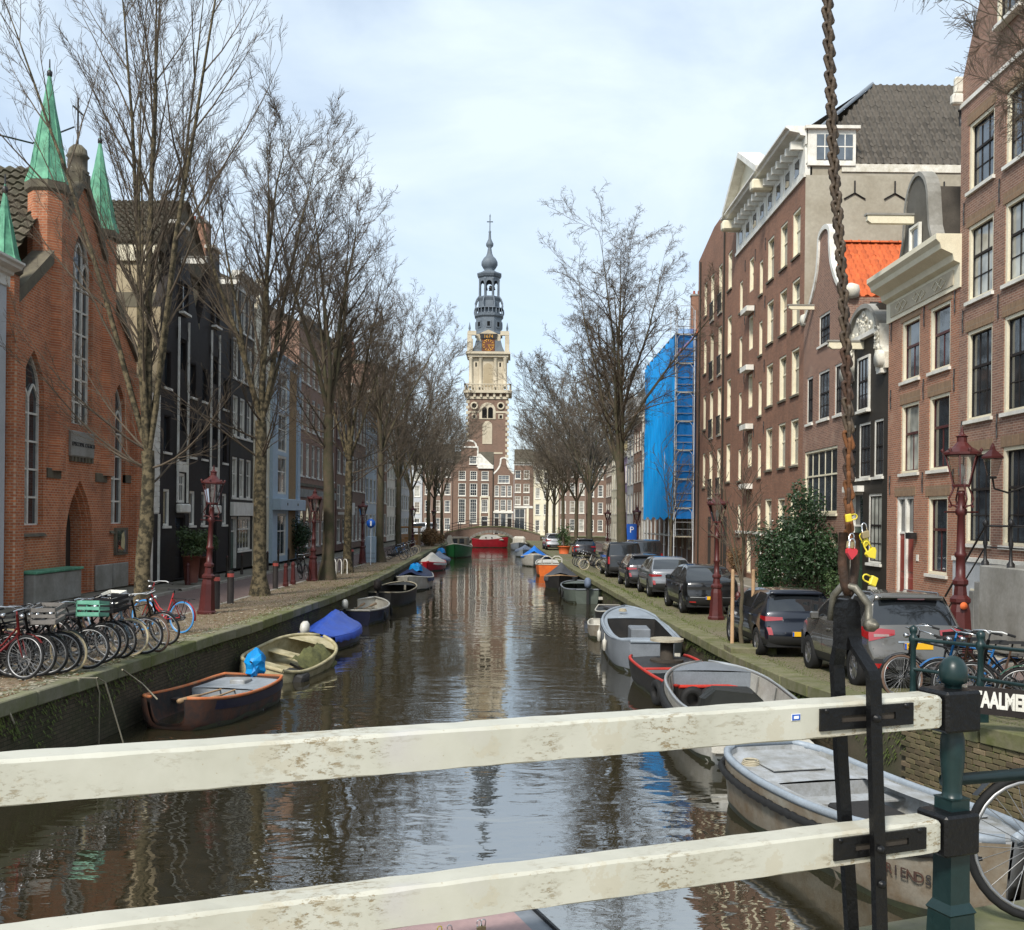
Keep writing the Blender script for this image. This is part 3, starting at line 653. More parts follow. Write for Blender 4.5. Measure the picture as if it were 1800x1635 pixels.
# ---------------------------------------------------------------- houses along the right bank
XR = 13.0
def right_houses():
    # the nearest house, cut by the edge of the photograph
    h = House('canal_house', 'tall brown brick canal house with stoop and railing beside the red lamp post', 'R', 20.6, 29.9, XR, 1.0, 16.9, 'brick_near', 9)
    for i, (Yc, w) in enumerate(((28.6, 1.55), (26.3, 1.75), (23.6, 1.75))):
        for z0, z1, p in ((13.55, 15.5, 'pane_sky'), (10.4, 12.55, 'pane_curtain'), (7.0, 9.55, 'pane'), (3.5, 6.1, 'pane')):
            if i == 2 and z0 < 5: continue
            h.win(Yc, w, z0, z1, 'near', p, 'white'); h.box('brick_lintel', Yc - w / 2 - .1, Yc + w / 2 + .1, -.012, .03, z1 + .003, z1 + .30, 'brick_arch')
    h.door(23.6, 1.5, 3.4, 6.1, 'green_dark', 'cream', .7)
    h.anchors((29.6, 27.45, 24.9), (9.9, 6.7, 13.0))
    W = h.W; H = h.H
    h.finish([(0, H), (W, H), (W / 2 + 1.0, H + 6.2), (W / 2 + .9, H + 7.2), (W / 2 - .9, H + 7.2), (W / 2 - 1.0, H + 6.2)], roof=('gable', 22.6, 'tile_grey'))
    h.box('string_course', h.Y0, h.Y1, -.05, .02, 16.15, 16.27, 'white')
    for Yc in (26.8, 24.0): h.win(Yc, 1.3, 17.4, 19.6, 'near', 'pane', 'white', False)
    h.box('basement_plinth', h.Y0, h.Y1, -.12, .0, .9, 3.0, 'grey_pale'); h.box('plinth_cap', h.Y0, h.Y1, -.16, .0, 3.0, 3.12, 'white')
    h.box('gutter_spout', 29.8, 30.02, -.3, .3, 16.3, 16.6, 'white', bev=.04); h.box('gutter_bracket', 29.82, 30.0, -.22, .25, 16.6, 17.1, 'white_rough', bev=.05)
    h.box('basement_window', 27.9, 28.7, -.14, -.1, 1.35, 2.25, 'cream'); h.box('basement_pane', 28.0, 28.6, -.15, -.135, 1.42, 2.18, 'pane')
    # stoop: landing, steps and iron railing
    st = thing('entrance_stoop', 'grey stone stoop with black iron railing in front of the nearest brick house', 'stoop', (0, 0, 0))
    MB().bev(11.6, 12.86, 21.2, 25.4, 1.0, 3.05, .03).build('landing', 'stone_grey', st)
    for i in range(8): MB().bev(11.75, 12.84, 25.41 + i * .3, 25.71 + i * .3, .8, 2.85 - i * .25, .02).build('step', 'stone_grey', st)
    for (y, z) in ((25.3, 3.05), (24.0, 3.05), (22.6, 3.05)):
        MB().lathe([(.09, 0), (.09, .08), (.045, .14), (.03, .4), (.06, .55), (.03, .7), (.035, .95), (.07, 1.0), (.06, 1.08), (.02, 1.14)], (11.7, y, z), 10).build('railing_post', 'iron', st)
    MB().tube([(11.7, 22, 4.02), (11.7, 25.3, 4.02), (11.7, 27.6, 2.1)], .028, 6).build('handrail', 'iron', st)
    MB().tube([(11.7, 22, 3.5), (11.7, 25.3, 3.5), (11.7, 27.7, 1.55)], .02, 6).build('lower_rail', 'iron', st)
    # red brick house with the grey dormer gable
    h = House('canal_house', 'red brick canal house with cream cornice and oxblood window sashes', 'R', 29.9, 35.5, XR, .95, 10.95, 'brick_red', 10)
    for Yc, w in ((33.55, 1.5), (31.25, 1.5)):
        for z0, z1, p in ((8.75, 11.0 - .25, 'pane_sky'), (5.7, 8.0, 'pane_curtain' if Yc > 32 else 'pane')):
            h.win(Yc, w, z0, z1, 'oxblood', p, 'white'); h.box('brick_lintel', Yc - w / 2 - .12, Yc + w / 2 + .12, -.012, .03, z1 + .003, z1 + .34 if z1 < 9 else 10.93, 'brick_arch')
    h.win(31.3, 1.45, 2.5, 4.9, 'oxblood', 'pane', 'white'); h.box('brick_lintel', 30.4, 32.2, -.012, .03, 4.903, 5.22, 'brick_arch')
    h.door(33.9, 1.5, 1.2, 4.95, 'door_red', 'white', 1.15, .18, 2); h.box('brick_lintel', 33.0, 34.8, -.012, .03, 4.953, 5.25, 'brick_arch')
    h.box('door_mullion', 33.83, 33.97, .03, .2, 1.2, 4.9, 'white'); h.box('door_lamp', 32.75, 33.05, -.3, -.05, 3.55, 3.75, 'iron')
    h.box('house_number_plate', 32.7, 32.85, -.03, 0, 2.85, 3.05, 'white')
    h.anchors((35.2, 32.4, 30.15), (5.35, 8.3, 10.6))
    h.finish(None, roof=('street', 13.6, 'tile_grey'))
    h.cornice(10.95, 12.5, .75, 'cream'); h.box('frieze_panel', 30.2, 35.2, -.075, -.04, 11.1, 11.55, 'stone_cream')
    me = cached('frieze', lambda: MB().tube([(-.5, 0, 0), (-.2, 0, .15), (.2, 0, -.15), (.5, 0, 0), (.2, 0, .15), (-.2, 0, -.15), (-.5, 0, 0)], .018, 5).mesh('frieze_ornament', 'cream'))
    for Y in (31.2, 32.7, 34.2): inst('frieze_ornament', me, h.root, (h.u(Y), -.085, 11.33 - h.zb))
    # neck dormer gable with a rounded top
    dz = 12.5; pts = []
    for i in range(13):
        a = math.pi * i / 12; pts.append((math.cos(a) * .95, 14.1 - dz + math.sin(a) * 1.15))
    prof = [(1.75, 0), (1.3, .35), (1.08, .8)] + pts + [(-1.08, .8), (-1.3, .35), (-1.75, 0)]
    c = h.u(32.9); ob = MB().prism([(c + a, b + dz - h.zb) for a, b in prof], -.1, .2).build('dormer_gable', 'grey_gable', h.root)
    trim(h, [(c + a, b + dz - h.zb) for a, b in prof], .13, .42, 'stone_grey', 'dormer_coping', y=-.15)
    mb = MB(); mb.quad((c - 1.0, .2, dz - h.zb), (c - 1.0, 5, dz - h.zb), (c - .9, 5, 14.6 - h.zb), (c - .9, .2, 14.6 - h.zb)); mb.quad((c + 1.0, .2, dz - h.zb), (c + 1.0, 5, dz - h.zb), (c + .9, 5, 14.6 - h.zb), (c + .9, .2, 14.6 - h.zb)); mb.quad((c - .9, .2, 14.6 - h.zb), (c + .9, .2, 14.6 - h.zb), (c + .9, 5, 14.6 - h.zb), (c - .9, 5, 14.6 - h.zb)); mb.build('dormer_side', 'tile_grey', h.root)
    w = h.win(32.8, .8, 12.6, 13.6, 'single', 'pane_sky', None, False); w.location.y = -.26
    h.beam(33.2, 13.75, 1.6)
    # black house with carved white neck gable
    h = House('canal_house', 'black painted narrow house with carved white neck gable', 'R', 35.5, 40.0, XR, .95, 9.2, 'brown_black', 10)
    for Yc, w in ((39.2, .8), (37.85, 1.25), (36.4, .95)): h.win(Yc, w, 5.7, 7.75, 'darksash', 'pane', 'white')
    h.win(36.7, 1.35, 2.6, 5.1, 'darksash', 'pane_curtain', 'white')
    h.door(38.7, 1.5, 1.15, 5.2, 'green_dark', 'white', 1.2); h.box('door_cornice', 37.85, 39.6, -.25, 0, 5.2, 5.42, 'white')
    h.box('basement_hatch', 36.4, 37.2, -.05, 0, 1.2, 1.75, 'white'); h.box('basement_pane', 36.5, 37.1, -.06, -.045, 1.25, 1.65, 'pane')
    W, H = h.W, h.H; c = W / 2
    neck = [(0, H), (W, H), (W, H + .25), (c + 1.35, H + .3), (c + 1.28, 11.9 - .95), (c - 1.28, 11.9 - .95), (c - 1.35, H + .3), (0, H + .25)]
    h.finish(neck, roof=('gable', 12.2, 'brown_black'))
    h.win(37.9, 1.25, 8.2, 10.2, 'darksash', 'pane', 'white', False)
    # carved side scrolls and crest: one relief each, built from rolls and leaves
    for sgn in (-1, 1):
        mb = MB(); rnd = random.Random(4)
        mb.prism([(c + sgn * 1.30, H + .25), (c + sgn * 2.22, H + .25), (c + sgn * 2.2, H + .8), (c + sgn * 1.75, H + 1.1), (c + sgn * 1.62, H + 1.9), (c + sgn * 1.60, 11.0 - .95), (c + sgn * 1.30, 11.0 - .95)], -.12, .22)
        for i in range(26):
            t = i / 25; z = lerp(H + .35, 10.9 - .95, t); x = c + sgn * (1.46 + .42 * max(0, 1 - t * 2.6) + rnd.uniform(-.08, .08)); r = rnd.uniform(.07, .15)
            mb.torus((x, -.13, z), r, .045, 10, 5, 0, Matrix.Rotation(rnd.uniform(-.5, .5), 3, 'X'))
        mb.lathe([(.02, -.2), (.3, -.2), (.32, -.1), (.3, .3)], (0, 0, 0), 14, 0, True, 0, Matrix.Translation((c + sgn * 1.9, .0, H + .6)) @ Matrix.Rotation(R(90), 4, 'X'))
        mb.build('carved_scroll', 'white_rough', h.root)
        MB().box(c + sgn * 1.62 - .4 * (sgn < 0) - .02, c + sgn * 1.62 + .4 * (sgn > 0) + .02, -.2, .3, H + .1, H + .26).build('scroll_ledge', 'white', h.root)
    mb = MB(); prof = [(c + 1.55 * math.cos(math.pi * i / 14), 10.95 + 1.05 * math.sin(math.pi * i / 14) - .95) for i in range(15)]
    mb.prism(prof, -.08, .3); rnd = random.Random(9)
    for i in range(30):
        a = rnd.uniform(.15, math.pi - .15); q = rnd.uniform(.1, .85)
        mb.torus((c + 1.45 * q * math.cos(a), -.1, 10.0 + .95 * q * math.sin(a) + .02), rnd.uniform(.06, .15), .045, 10, 5)
    mb.build('carved_crest', 'white_rough', h.root); trim(h, prof, .16, .5, 'stone_grey', 'crest_coping', y=-.22)
    h.box('gable_cornice', 35.9 + .3, 39.6 - .3, -.18, .3, 10.83, 11.0, 'white')
    h.beam(38.1, 10.25 + .25, 1.3)
    MB().rows([[(W + .05, y, H), (W + .05 - 1.95, y, 11.2)] for y in (.3, 9)], 0, False).build('roof_boarding', 'tile_red', h.root)
    tiles(h.root, (W + .1, 9, H), (0, -1, 0), (-1.9, 0, 11.2 - H), 26, 6, .33, .42, 'tile_red', 290)
    # brown house with white bell gable and the orange roof
    h = House('canal_house', 'brown brick house with white bell gable and orange tiled roof', 'R', 40.0, 45.9, XR, .9, 12.9, 'brick_near', 11)
    h.win(42.9, 1.5, 11.7 - .2, 12.9 - .1, 'darksash', 'pane_sky', 'white'); h.win(44.9, .9, 8.35, 10.4, 'darksash', 'pane', 'white'); h.win(42.9, 1.5, 8.35, 10.4, 'darksash', 'pane_sky', 'white'); h.win(41.0, .9, 8.35, 10.4, 'darksash', 'pane', 'white')
    h.win(43.3, 4.6, 4.4, 7.15, 'five', 'pane', 'cream'); h.door(41.3, 1.0, 1.1, 3.6, 'green_dark', 'cream', .5); h.win(44.2, 1.4, 1.9, 3.5, 'darksash', 'pane', 'white')
    W, H = h.W, h.H; g = bell(W, H, 16.4 - h.zb, None, .26)
    h.finish(g, roof=('gable', 15.75, 'tile_orange'))
    trim(h, g, .2, .5, 'white', 'gable_trim', y=-.08)
    for sgn in (0, W): MB().lathe([(.05, 0), (.3, .05), (.34, .3), (.3, .5), (.06, .6)], (sgn, .15, H - .1), 10).build('shoulder_scroll', 'white_rough', h.root)
    h.beam(44.4, 12.9 + .35, 1.1, 'cream', .16)
    tiles(h.root, (W + .05, 10.9, H + .02), (0, -1, 0), (-W / 2, 0, 15.75 - h.zb - H), 31, 11, .34, .385, 'tile_orange', 300, None)
    for k in range(27): inst('ridge_tile', cached('ridge_o', lambda: MB().rows([[(.13 * math.cos(a * math.pi / 6), y, .1 * math.sin(a * math.pi / 6)) for a in range(7)] for y in (0, .42)], 0, True).mesh('ridge_tile', 'tile_orange')), h.root, (W / 2, .3 + .39 * k, 15.75 - h.zb + .03))
    # wide brown warehouse with the white cornice, pediment and hipped roof
    h = House('warehouse', 'wide brown brick warehouse with white cornice, pediment and grey tiled roof', 'R', 45.9, 60.0, XR, .9, 19.6, 'brick_brown', 11, cat='warehouse')
    for k, zs in enumerate((16.3, 13.1, 9.9, 6.65, 3.5)):
        for Yc in (47.3, 49.5, 52.0): h.win(Yc, 1.3, zs, zs + (2.15 if k < 4 else 1.7), 'ware', None, 'stone_dark')
        for Yc in (54.0, 58.7): h.win(Yc, .75, zs - .3, zs + 1.5, 'ware', None, 'stone_dark')
        if k < 4:
            h.win(56.2, 1.0, zs + .35, zs + 2.2, 'ware', None, None); h.box('loading_door', 55.7, 56.7, .02, .12, zs - .55, zs + .33, 'white'); h.box('loading_sill', 55.45, 56.95, -.42, 0, zs - .85, zs - .57, 'white')
    h.win(56.2, 1.1, 1.2, 3.3, 'ware', 'pane', None); h.box('entrance_lintel', 53.5, 59.3, -.08, 0, 3.35, 3.5, 'white')
    h.anchors((53.0, 55.2, 57.6), (8.9, 12.1, 15.4, 18.4))
    W, H = h.W, h.H
    h.finish(None, side='plaster')
    h.box('frieze', 45.9, 60, -.03, .2, 19.6, 21.0, 'white')
    for i in range(8):
        Y = 47.2 + i * 1.65; h.box('frieze_window', Y - .35, Y + .35, -.045, .0, 19.95, 20.65, 'pane'); h.box('frieze_pilaster', Y + .65, Y + .95, -.06, .0, 19.7, 20.9, 'white')
    h.cornice(20.95, 21.75, .95, 'white')
    for i in range(17): h.box('cornice_bracket', 46.2 + i * .83, 46.4 + i * .83, -.6, 0, 20.85, 21.2, 'white')
    h.box('frieze_rail', 45.85, 60, -.1, 0, 19.5, 19.68, 'white')
    # pediment over the loading bays
    a, b = h.u(59.2), h.u(51.6); z = 21.75 - h.zb
    MB().prism([(a, z), (b, z), ((a + b) / 2, z + 2.0)], -.5, .3).build('pediment', 'cream', h.root)
    trim(h, [(a - .3, z - .02), ((a + b) / 2, z + 2.1), (b + .3, z - .02)], .3, 1.2, 'white', 'pediment_moulding', y=-1.0)
    for Y in (59.0, 51.8): h.box('pediment_console', Y - .3, Y + .3, -1.1, 0, 20.75, 21.3, 'cream', bev=.08)
    # hipped roof: slopes as boarding, tiles laid on the one that faces the bridge
    z = 21.0 - h.zb; zr = 25.5 - h.zb; d = 4.2
    rf = MB(); A, B, C, Dp = (0, 0, z + .6), (W, 0, z + .6), (W, 11, z - .9), (0, 11, z + .6)
    rf.quad((0, 0, z + .7), (W, 0, z + .7), (W - 4.3, 4.4, zr), (3, 4.4, zr)); rf.quad((W, 0, z - .9), (W, 13, z - .9), (W - 4.3, 13, zr), (W - 4.3, 4.4, zr)); rf.quad((0, 0, z + .7), (3, 4.4, zr), (3, 13, zr), (0, 13, z))
    rf.quad((3, 4.4, zr), (W - 4.3, 4.4, zr), (W - 4.3, 13, zr), (3, 13, zr))
    rf.build('roof', 'tile_grey', h.root)
    MB().quad((W, 0, z - .95), (W, 0, z + .7), (W - .9, .8, z + .9), (W - .9, .8, z - .9)).build('roof_corner', 'zinc', h.root)
    MB().box(W - .05, W - .004, .3, 13.2, H - .1, z - .92).build('side_wall_head', 'plaster', h.root)
    MB().box(W - .02, W + .02, 11, 13.2, 0, z - .9).build('side_wall_rear', 'plaster', h.root)
    tiles(h.root, (W + .08, 13.1, z - .88), (0, -1, 0), (-4.3, 0, zr - z + .9), 39, 14, .335, .485, 'tile_grey', 300, lambda u, v: (1 - u) * 13.1 > v * 4.5 - .1)
    MB().tube([(W - .1, .1, z + .3), (W - 4.3, 4.45, zr + .05)], .11, 4).build('lead_hip', 'zinc', h.root)
    MB().box(W + .01, W + .06, 1.6, 13, z - 1.25, z - .9).build('eaves_board', 'white_rough', h.root)
    # corner dormer
    dm = MB().box(W - 1.6, W + .12, .05, 2.2, z - 1.0, z + .6).build('corner_dormer', 'white', h.root)
    MB().box(W - 1.7, W + .3, -.1, 2.35, z + .6, z + .74).build('dormer_roof', 'white', dm)
    for y in (.45, 1.35): MB().box(W + .12, W + .15, y, y + .7, z - .75, z + .38).build('dormer_pane', 'pane_sky', dm); MB().box(W + .15, W + .165, y, y + .7, z - .2, z - .15).build('dormer_bar', 'white', dm); MB().box(W + .15, W + .166, y + .33, y + .37, z - .75, z + .38).build('dormer_bar', 'white', dm)
    for y in (2.2, 4.0, 6.2, 8.6):
        for ang in (90, 210, 330): MB().tube([(W + .04, y, z - 2.2), (W + .04, y + .55 * math.cos(R(ang)), z - 2.2 + .55 * math.sin(R(ang)))], .035, 5).build('wall_anchor', 'iron', h.root)
    MB().lathe([(.09, 0), (.09, .7), (.14, .72), (.14, .8)], (W - 2.0, 7.8, z + 1.6), 8).build('vent_pipe', 'iron', h.root)
    # plain modern block
    h = House('apartment_block', 'plain brown brick block with narrow french windows next to the blue scaffold', 'R', 60.0, 72.3, XR, .9, 22.3, 'brick_brown', 12, cat='building')
    for k, zs in enumerate((18.0, 14.1, 10.3, 6.4)):
        h.win(61.8, 1.15, zs, zs + 2.3, 'ware', 'pane_curtain', 'stone_dark'); h.win(69.6, .95, zs - .1, zs + 2.2, 'ware', 'pane_curtain', 'stone_dark')
        for Yc in (64.6, 67.2):
            h.win(Yc, 1.15, zs - .85, zs + 2.2, 'french', 'pane', 'stone_grey')
            for q in range(7): h.box('balcony_bar', Yc - .55 + q * .18, Yc - .53 + q * .18, -.09, -.06, zs - .8, zs + .3, 'iron')
            h.box('balcony_rail', Yc - .6, Yc + .6, -.1, -.05, zs + .3, zs + .36, 'iron')
    for Yc in (62.5, 65.2, 67.4): h.box('entrance_recess', Yc - .5, Yc + .5, -.01, .02, .95, 4.3, 'wood_dark')
    W, H = h.W, h.H
    h.finish([(0, H), (W, H), (W, H + .9), (5.5, H + .9), (0, H - .01)][:4], roof=('flat', 0, 'terrain'))
    h.box('drainpipe', 63.2, 63.3, -.1, 0, .9, 22, 'brown_black'); h.box('drainpipe', 71.2, 71.3, -.1, 0, .9, 22, 'brown_black')
    # house under the scaffold, and the row beyond it
    h = House('scaffolded_house', 'brick house wrapped in blue scaffold netting', 'R', 72.3, 89.0, XR, .9, 17.2, 'brick_dull', 10)
    for Yc in (75, 78, 81, 84, 87):
        for zs in (2.0, 5.2, 8.4, 11.6, 14.4): h.win(Yc, 1.2, zs, zs + 1.9, 'white', 'pane')
    h.finish(None, roof=('street', 20.5, 'tile_brown')); chimney(h, 73.3, 1.6, 17, 21.6)
    MB().quad((h.W + .05, 0, 17.2 - h.zb), (h.W + .05, 2.4, 17.2 - h.zb), (h.W + .05, 2.4, 20.6 - h.zb), (h.W + .05, 1.6, 20.6 - h.zb)).build('lead_flashing', 'zinc', h.root)
    spec = [(89, 97, 16.6, 'brick_mid', 'orange tiled house beyond the blue scaffold', 'tile_orange', 22.5, 'white', 4, 3), (97, 103, 16.4, 'white', 'white rendered canal house beyond the scaffold', 'tile_red', 19.5, 'white', 4, 3),
            (103, 110, 14.2, 'brick_mid', 'brown brick canal house behind the tall bare tree', 'tile_brown', 17.5, 'white3', 4, 3), (110, 116, 17.2, 'grey_pale', 'pale grey tall house behind the tall bare tree', 'tile_grey', 19, 'white', 5, 2),
            (116, 121, 11.5, 'lilac', 'lilac painted house behind the bare tree row', 'tile_brown', 14, 'white', 3, 2), (121, 127, 13.5, 'yellow_pale', 'pale yellow house behind the bare tree row', 'tile_red', 16, 'white', 4, 2),
            (127, 134, 14, 'cream', 'cream house with dark windows behind the bare tree row', 'tile_brown', 17, 'white3', 4, 3), (134, 142, 12.5, 'brick_far', 'last brown brick house of the row by the far bridge', 'tile_red', 16, 'white3', 4, 3)]
    for a, b, zt, wm, lab, rm, zr, st, nf, nc in spec:
        h = House('canal_house', lab, 'R', a, b, XR, .95, zt, wm, 9, 'far houses on the right bank'); W = b - a
        for k in range(nf):
            z0 = 1.6 + k * (zt - 1.5) / nf
            for i in range(nc): h.win(a + W * (i + .5) / nc, W / nc * .55, z0, z0 + (zt - 1.5) / nf * .66, st)
        h.finish(None, roof=('street', zr, rm)); h.cornice(zt - .3, zt + .3, .5, 'white')
        if a < 112: chimney(h, a + 1, 3, zt, zr + 1.2)
right_houses()
# scaffold: tubes, decks and blue netting as one standing structure
def scaffold():
    t = thing('scaffold', 'tall blue netted scaffold on the right bank', 'scaffold')
    x0, x1, ya, yb = 11.45, 12.8, 72.4, 88.6; zb, zt = 1.0, 17.3
    for y in [ya + i * (yb - ya) / 7 for i in range(8)]:
        for x in (x0, x1): MB().tube([(x, y, zb), (x, y, zt + (1.6 if y < 75 else .2))], .035, 6).build('standard', 'grey_pale', t)
    for k in range(8):
        z = 2.9 + k * 2.05
        for x in (x0, x1): MB().tube([(x, ya, z), (x, yb, z)], .03, 5).build('ledger', 'grey_pale', t)
        MB().box(x0, x1, ya, yb, z - .06, z).build('deck', 'wood_grey', t)
        for h in (.5, 1.0): MB().tube([(x0, ya, z + h), (x1, ya, z + h)], .026, 5).build('guard_rail', 'grey_pale', t)
        MB().tube([(x0 + .1, ya - .03, z), (x0 + .1, ya - .03, z + 1.7), (x0 + .3, ya - .03, z + 1.95), (x1 - .3, ya - .03, z + 1.95), (x1 - .1, ya - .03, z + 1.7), (x1 - .1, ya - .03, z)], .026, 5).build('end_frame', 'grey_pale', t)
    m, nt, N, L, p = _mat('net_blue')
    v = _coords(N, L); f = _ramp(N, L, _noise(N, L, v, 1.6, 4), .3, .75)
    L.new(_mix(N, L, f, (0.005, 0.36, 0.93), (0.01, 0.42, 0.97)), p.inputs['Base Color']); p.inputs['Roughness'].default_value = .6; p.inputs['Specular IOR Level'].default_value = .2
    m, nt, N, L, p = _mat('net_sheer')
    p.inputs['Base Color'].default_value = (0.0, 0.24, 0.75, 1); p.inputs['Roughness'].default_value = .6; p.inputs['Alpha'].default_value = .55
    rnd = random.Random(2); rows = []
    for i in range(34):
        z = lerp(4.15, 17.1, i / 33); row = []
        for j in range(61):
            y = lerp(ya - .02, yb, j / 60); w = .05 * math.sin(y * 3.1 + z * .3) + .04 * math.sin(y * 6.3 - z * .7) + .03 * math.sin(z * 2.2 + y)
            zz = z + (0 if i else .12 * math.sin(y * 1.7)) + (0 if i < 33 else .1 * math.sin(y * 2.9)); row.append((x0 - .08 + w * (.4 + .6 * math.sin(math.pi * i / 33)), y, zz))
        rows.append(row)
    MB().rows(rows).build('blue_netting', 'net_blue', t)
    rows = [[(lerp(x0 - .02, x1 + .1, j / 10), ya + .1 + .03 * math.sin(j * 1.3 + i * .4), lerp(4.15, 17.6, i / 30)) for j in range(11)] for i in range(31)]
    MB().rows(rows).build('sheer_netting', 'net_sheer', t)
    return t
scaffold()
# ---------------------------------------------------------------- the church on the left bank
def lancet(c, w, z0, z1, n=9, k=1.0):
    """pointed arch outline, counter-clockwise from the lower left"""
    hw = w / 2; sp = z1 - w * .95 * k; r = [(c - hw, z0), (c + hw, z0)]
    for i in range(n + 1):
        t = i / n; r.append((c + hw * (1 - t ** 1.9), lerp(sp, z1, math.sin(t * math.pi / 2) ** 1.0 if False else t ** .85)))
    for i in range(n - 1, -1, -1):
        t = i / n; r.append((c - hw * (1 - t ** 1.9), lerp(sp, z1, t ** .85)))
    return r
def lancet_window(root, c, w, z0, z1, depth, nx, bars, fm='white'):
    o = lancet(c, w, z0, z1); win = MB().prism(o, depth, depth + .04).build('lancet_window', 'pane', root)
    ins = [(c + (x - c) * .985, z) for x, z in o]
    mb = MB()
    loop = o + [o[0]]
    for (a, b), (p, q) in zip(loop, loop[1:]): mb.tube([(a, depth - .03, b), (p, depth - .03, q)], .07, 4, 0, True, False)
    for i in range(1, nx):
        x = c - w / 2 + w * i / nx; zt = z1 - w * .9; mb.box(x - .05, x + .05, depth - .08, depth, z0, zt)
    if nx > 1:
        for i in range(nx):      # small pointed heads between the mullions
            cx = c - w / 2 + w * (i + .5) / nx; q = lancet(cx, w / nx, z1 - w * 1.35, z1 - w * (.72 if nx % 2 == 0 or i != nx // 2 else .35))[1:]
            for (a, b), (p, r) in zip(q, q[1:]): mb.tube([(a, depth - .04, b), (p, depth - .04, r)], .042, 4, 0, False, False)
    mb.build('tracery', fm, win)
    for k in range(bars):
        z = lerp(z0, z1 - w, (k + 1) / (bars + .6)); MB().box(c - w / 2, c + w / 2, depth - .06, depth - .01, z - .032, z + .032).build('glazing_bar', fm, win)
    return win
def wall_with(root, name, outline, holes, y0, y1, mat):
    """flat wall with arched openings: cut with a bridge edge per opening, then pushed back"""
    import bmesh
    bm = bmesh.new()
    def loop(pts, y): return [bm.verts.new((a, y, b)) for a, b in pts]
    edges = []
    L0 = loop(outline, y0); edges += [bm.edges.new((L0[i], L0[(i + 1) % len(L0)])) for i in range(len(L0))]
    HL = []
    for h in holes:
        l = loop(h, y0); HL.append(l); edges += [bm.edges.new((l[i], l[(i + 1) % len(l)])) for i in range(len(l))]
    bmesh.ops.triangle_fill(bm, edges=edges, use_beauty=True, use_dissolve=False)
    for l in HL + [L0]:
        b = [bm.verts.new((v.co.x, y1, v.co.z)) for v in l]
        for i in range(len(l)): bm.faces.new((l[i], l[(i + 1) % len(l)], b[(i + 1) % len(l)], b[i]))
    me = bpy.data.meshes.new(name); bm.to_mesh(me); bm.free(); me.materials.append(M[mat]); return inst(name, me, root)
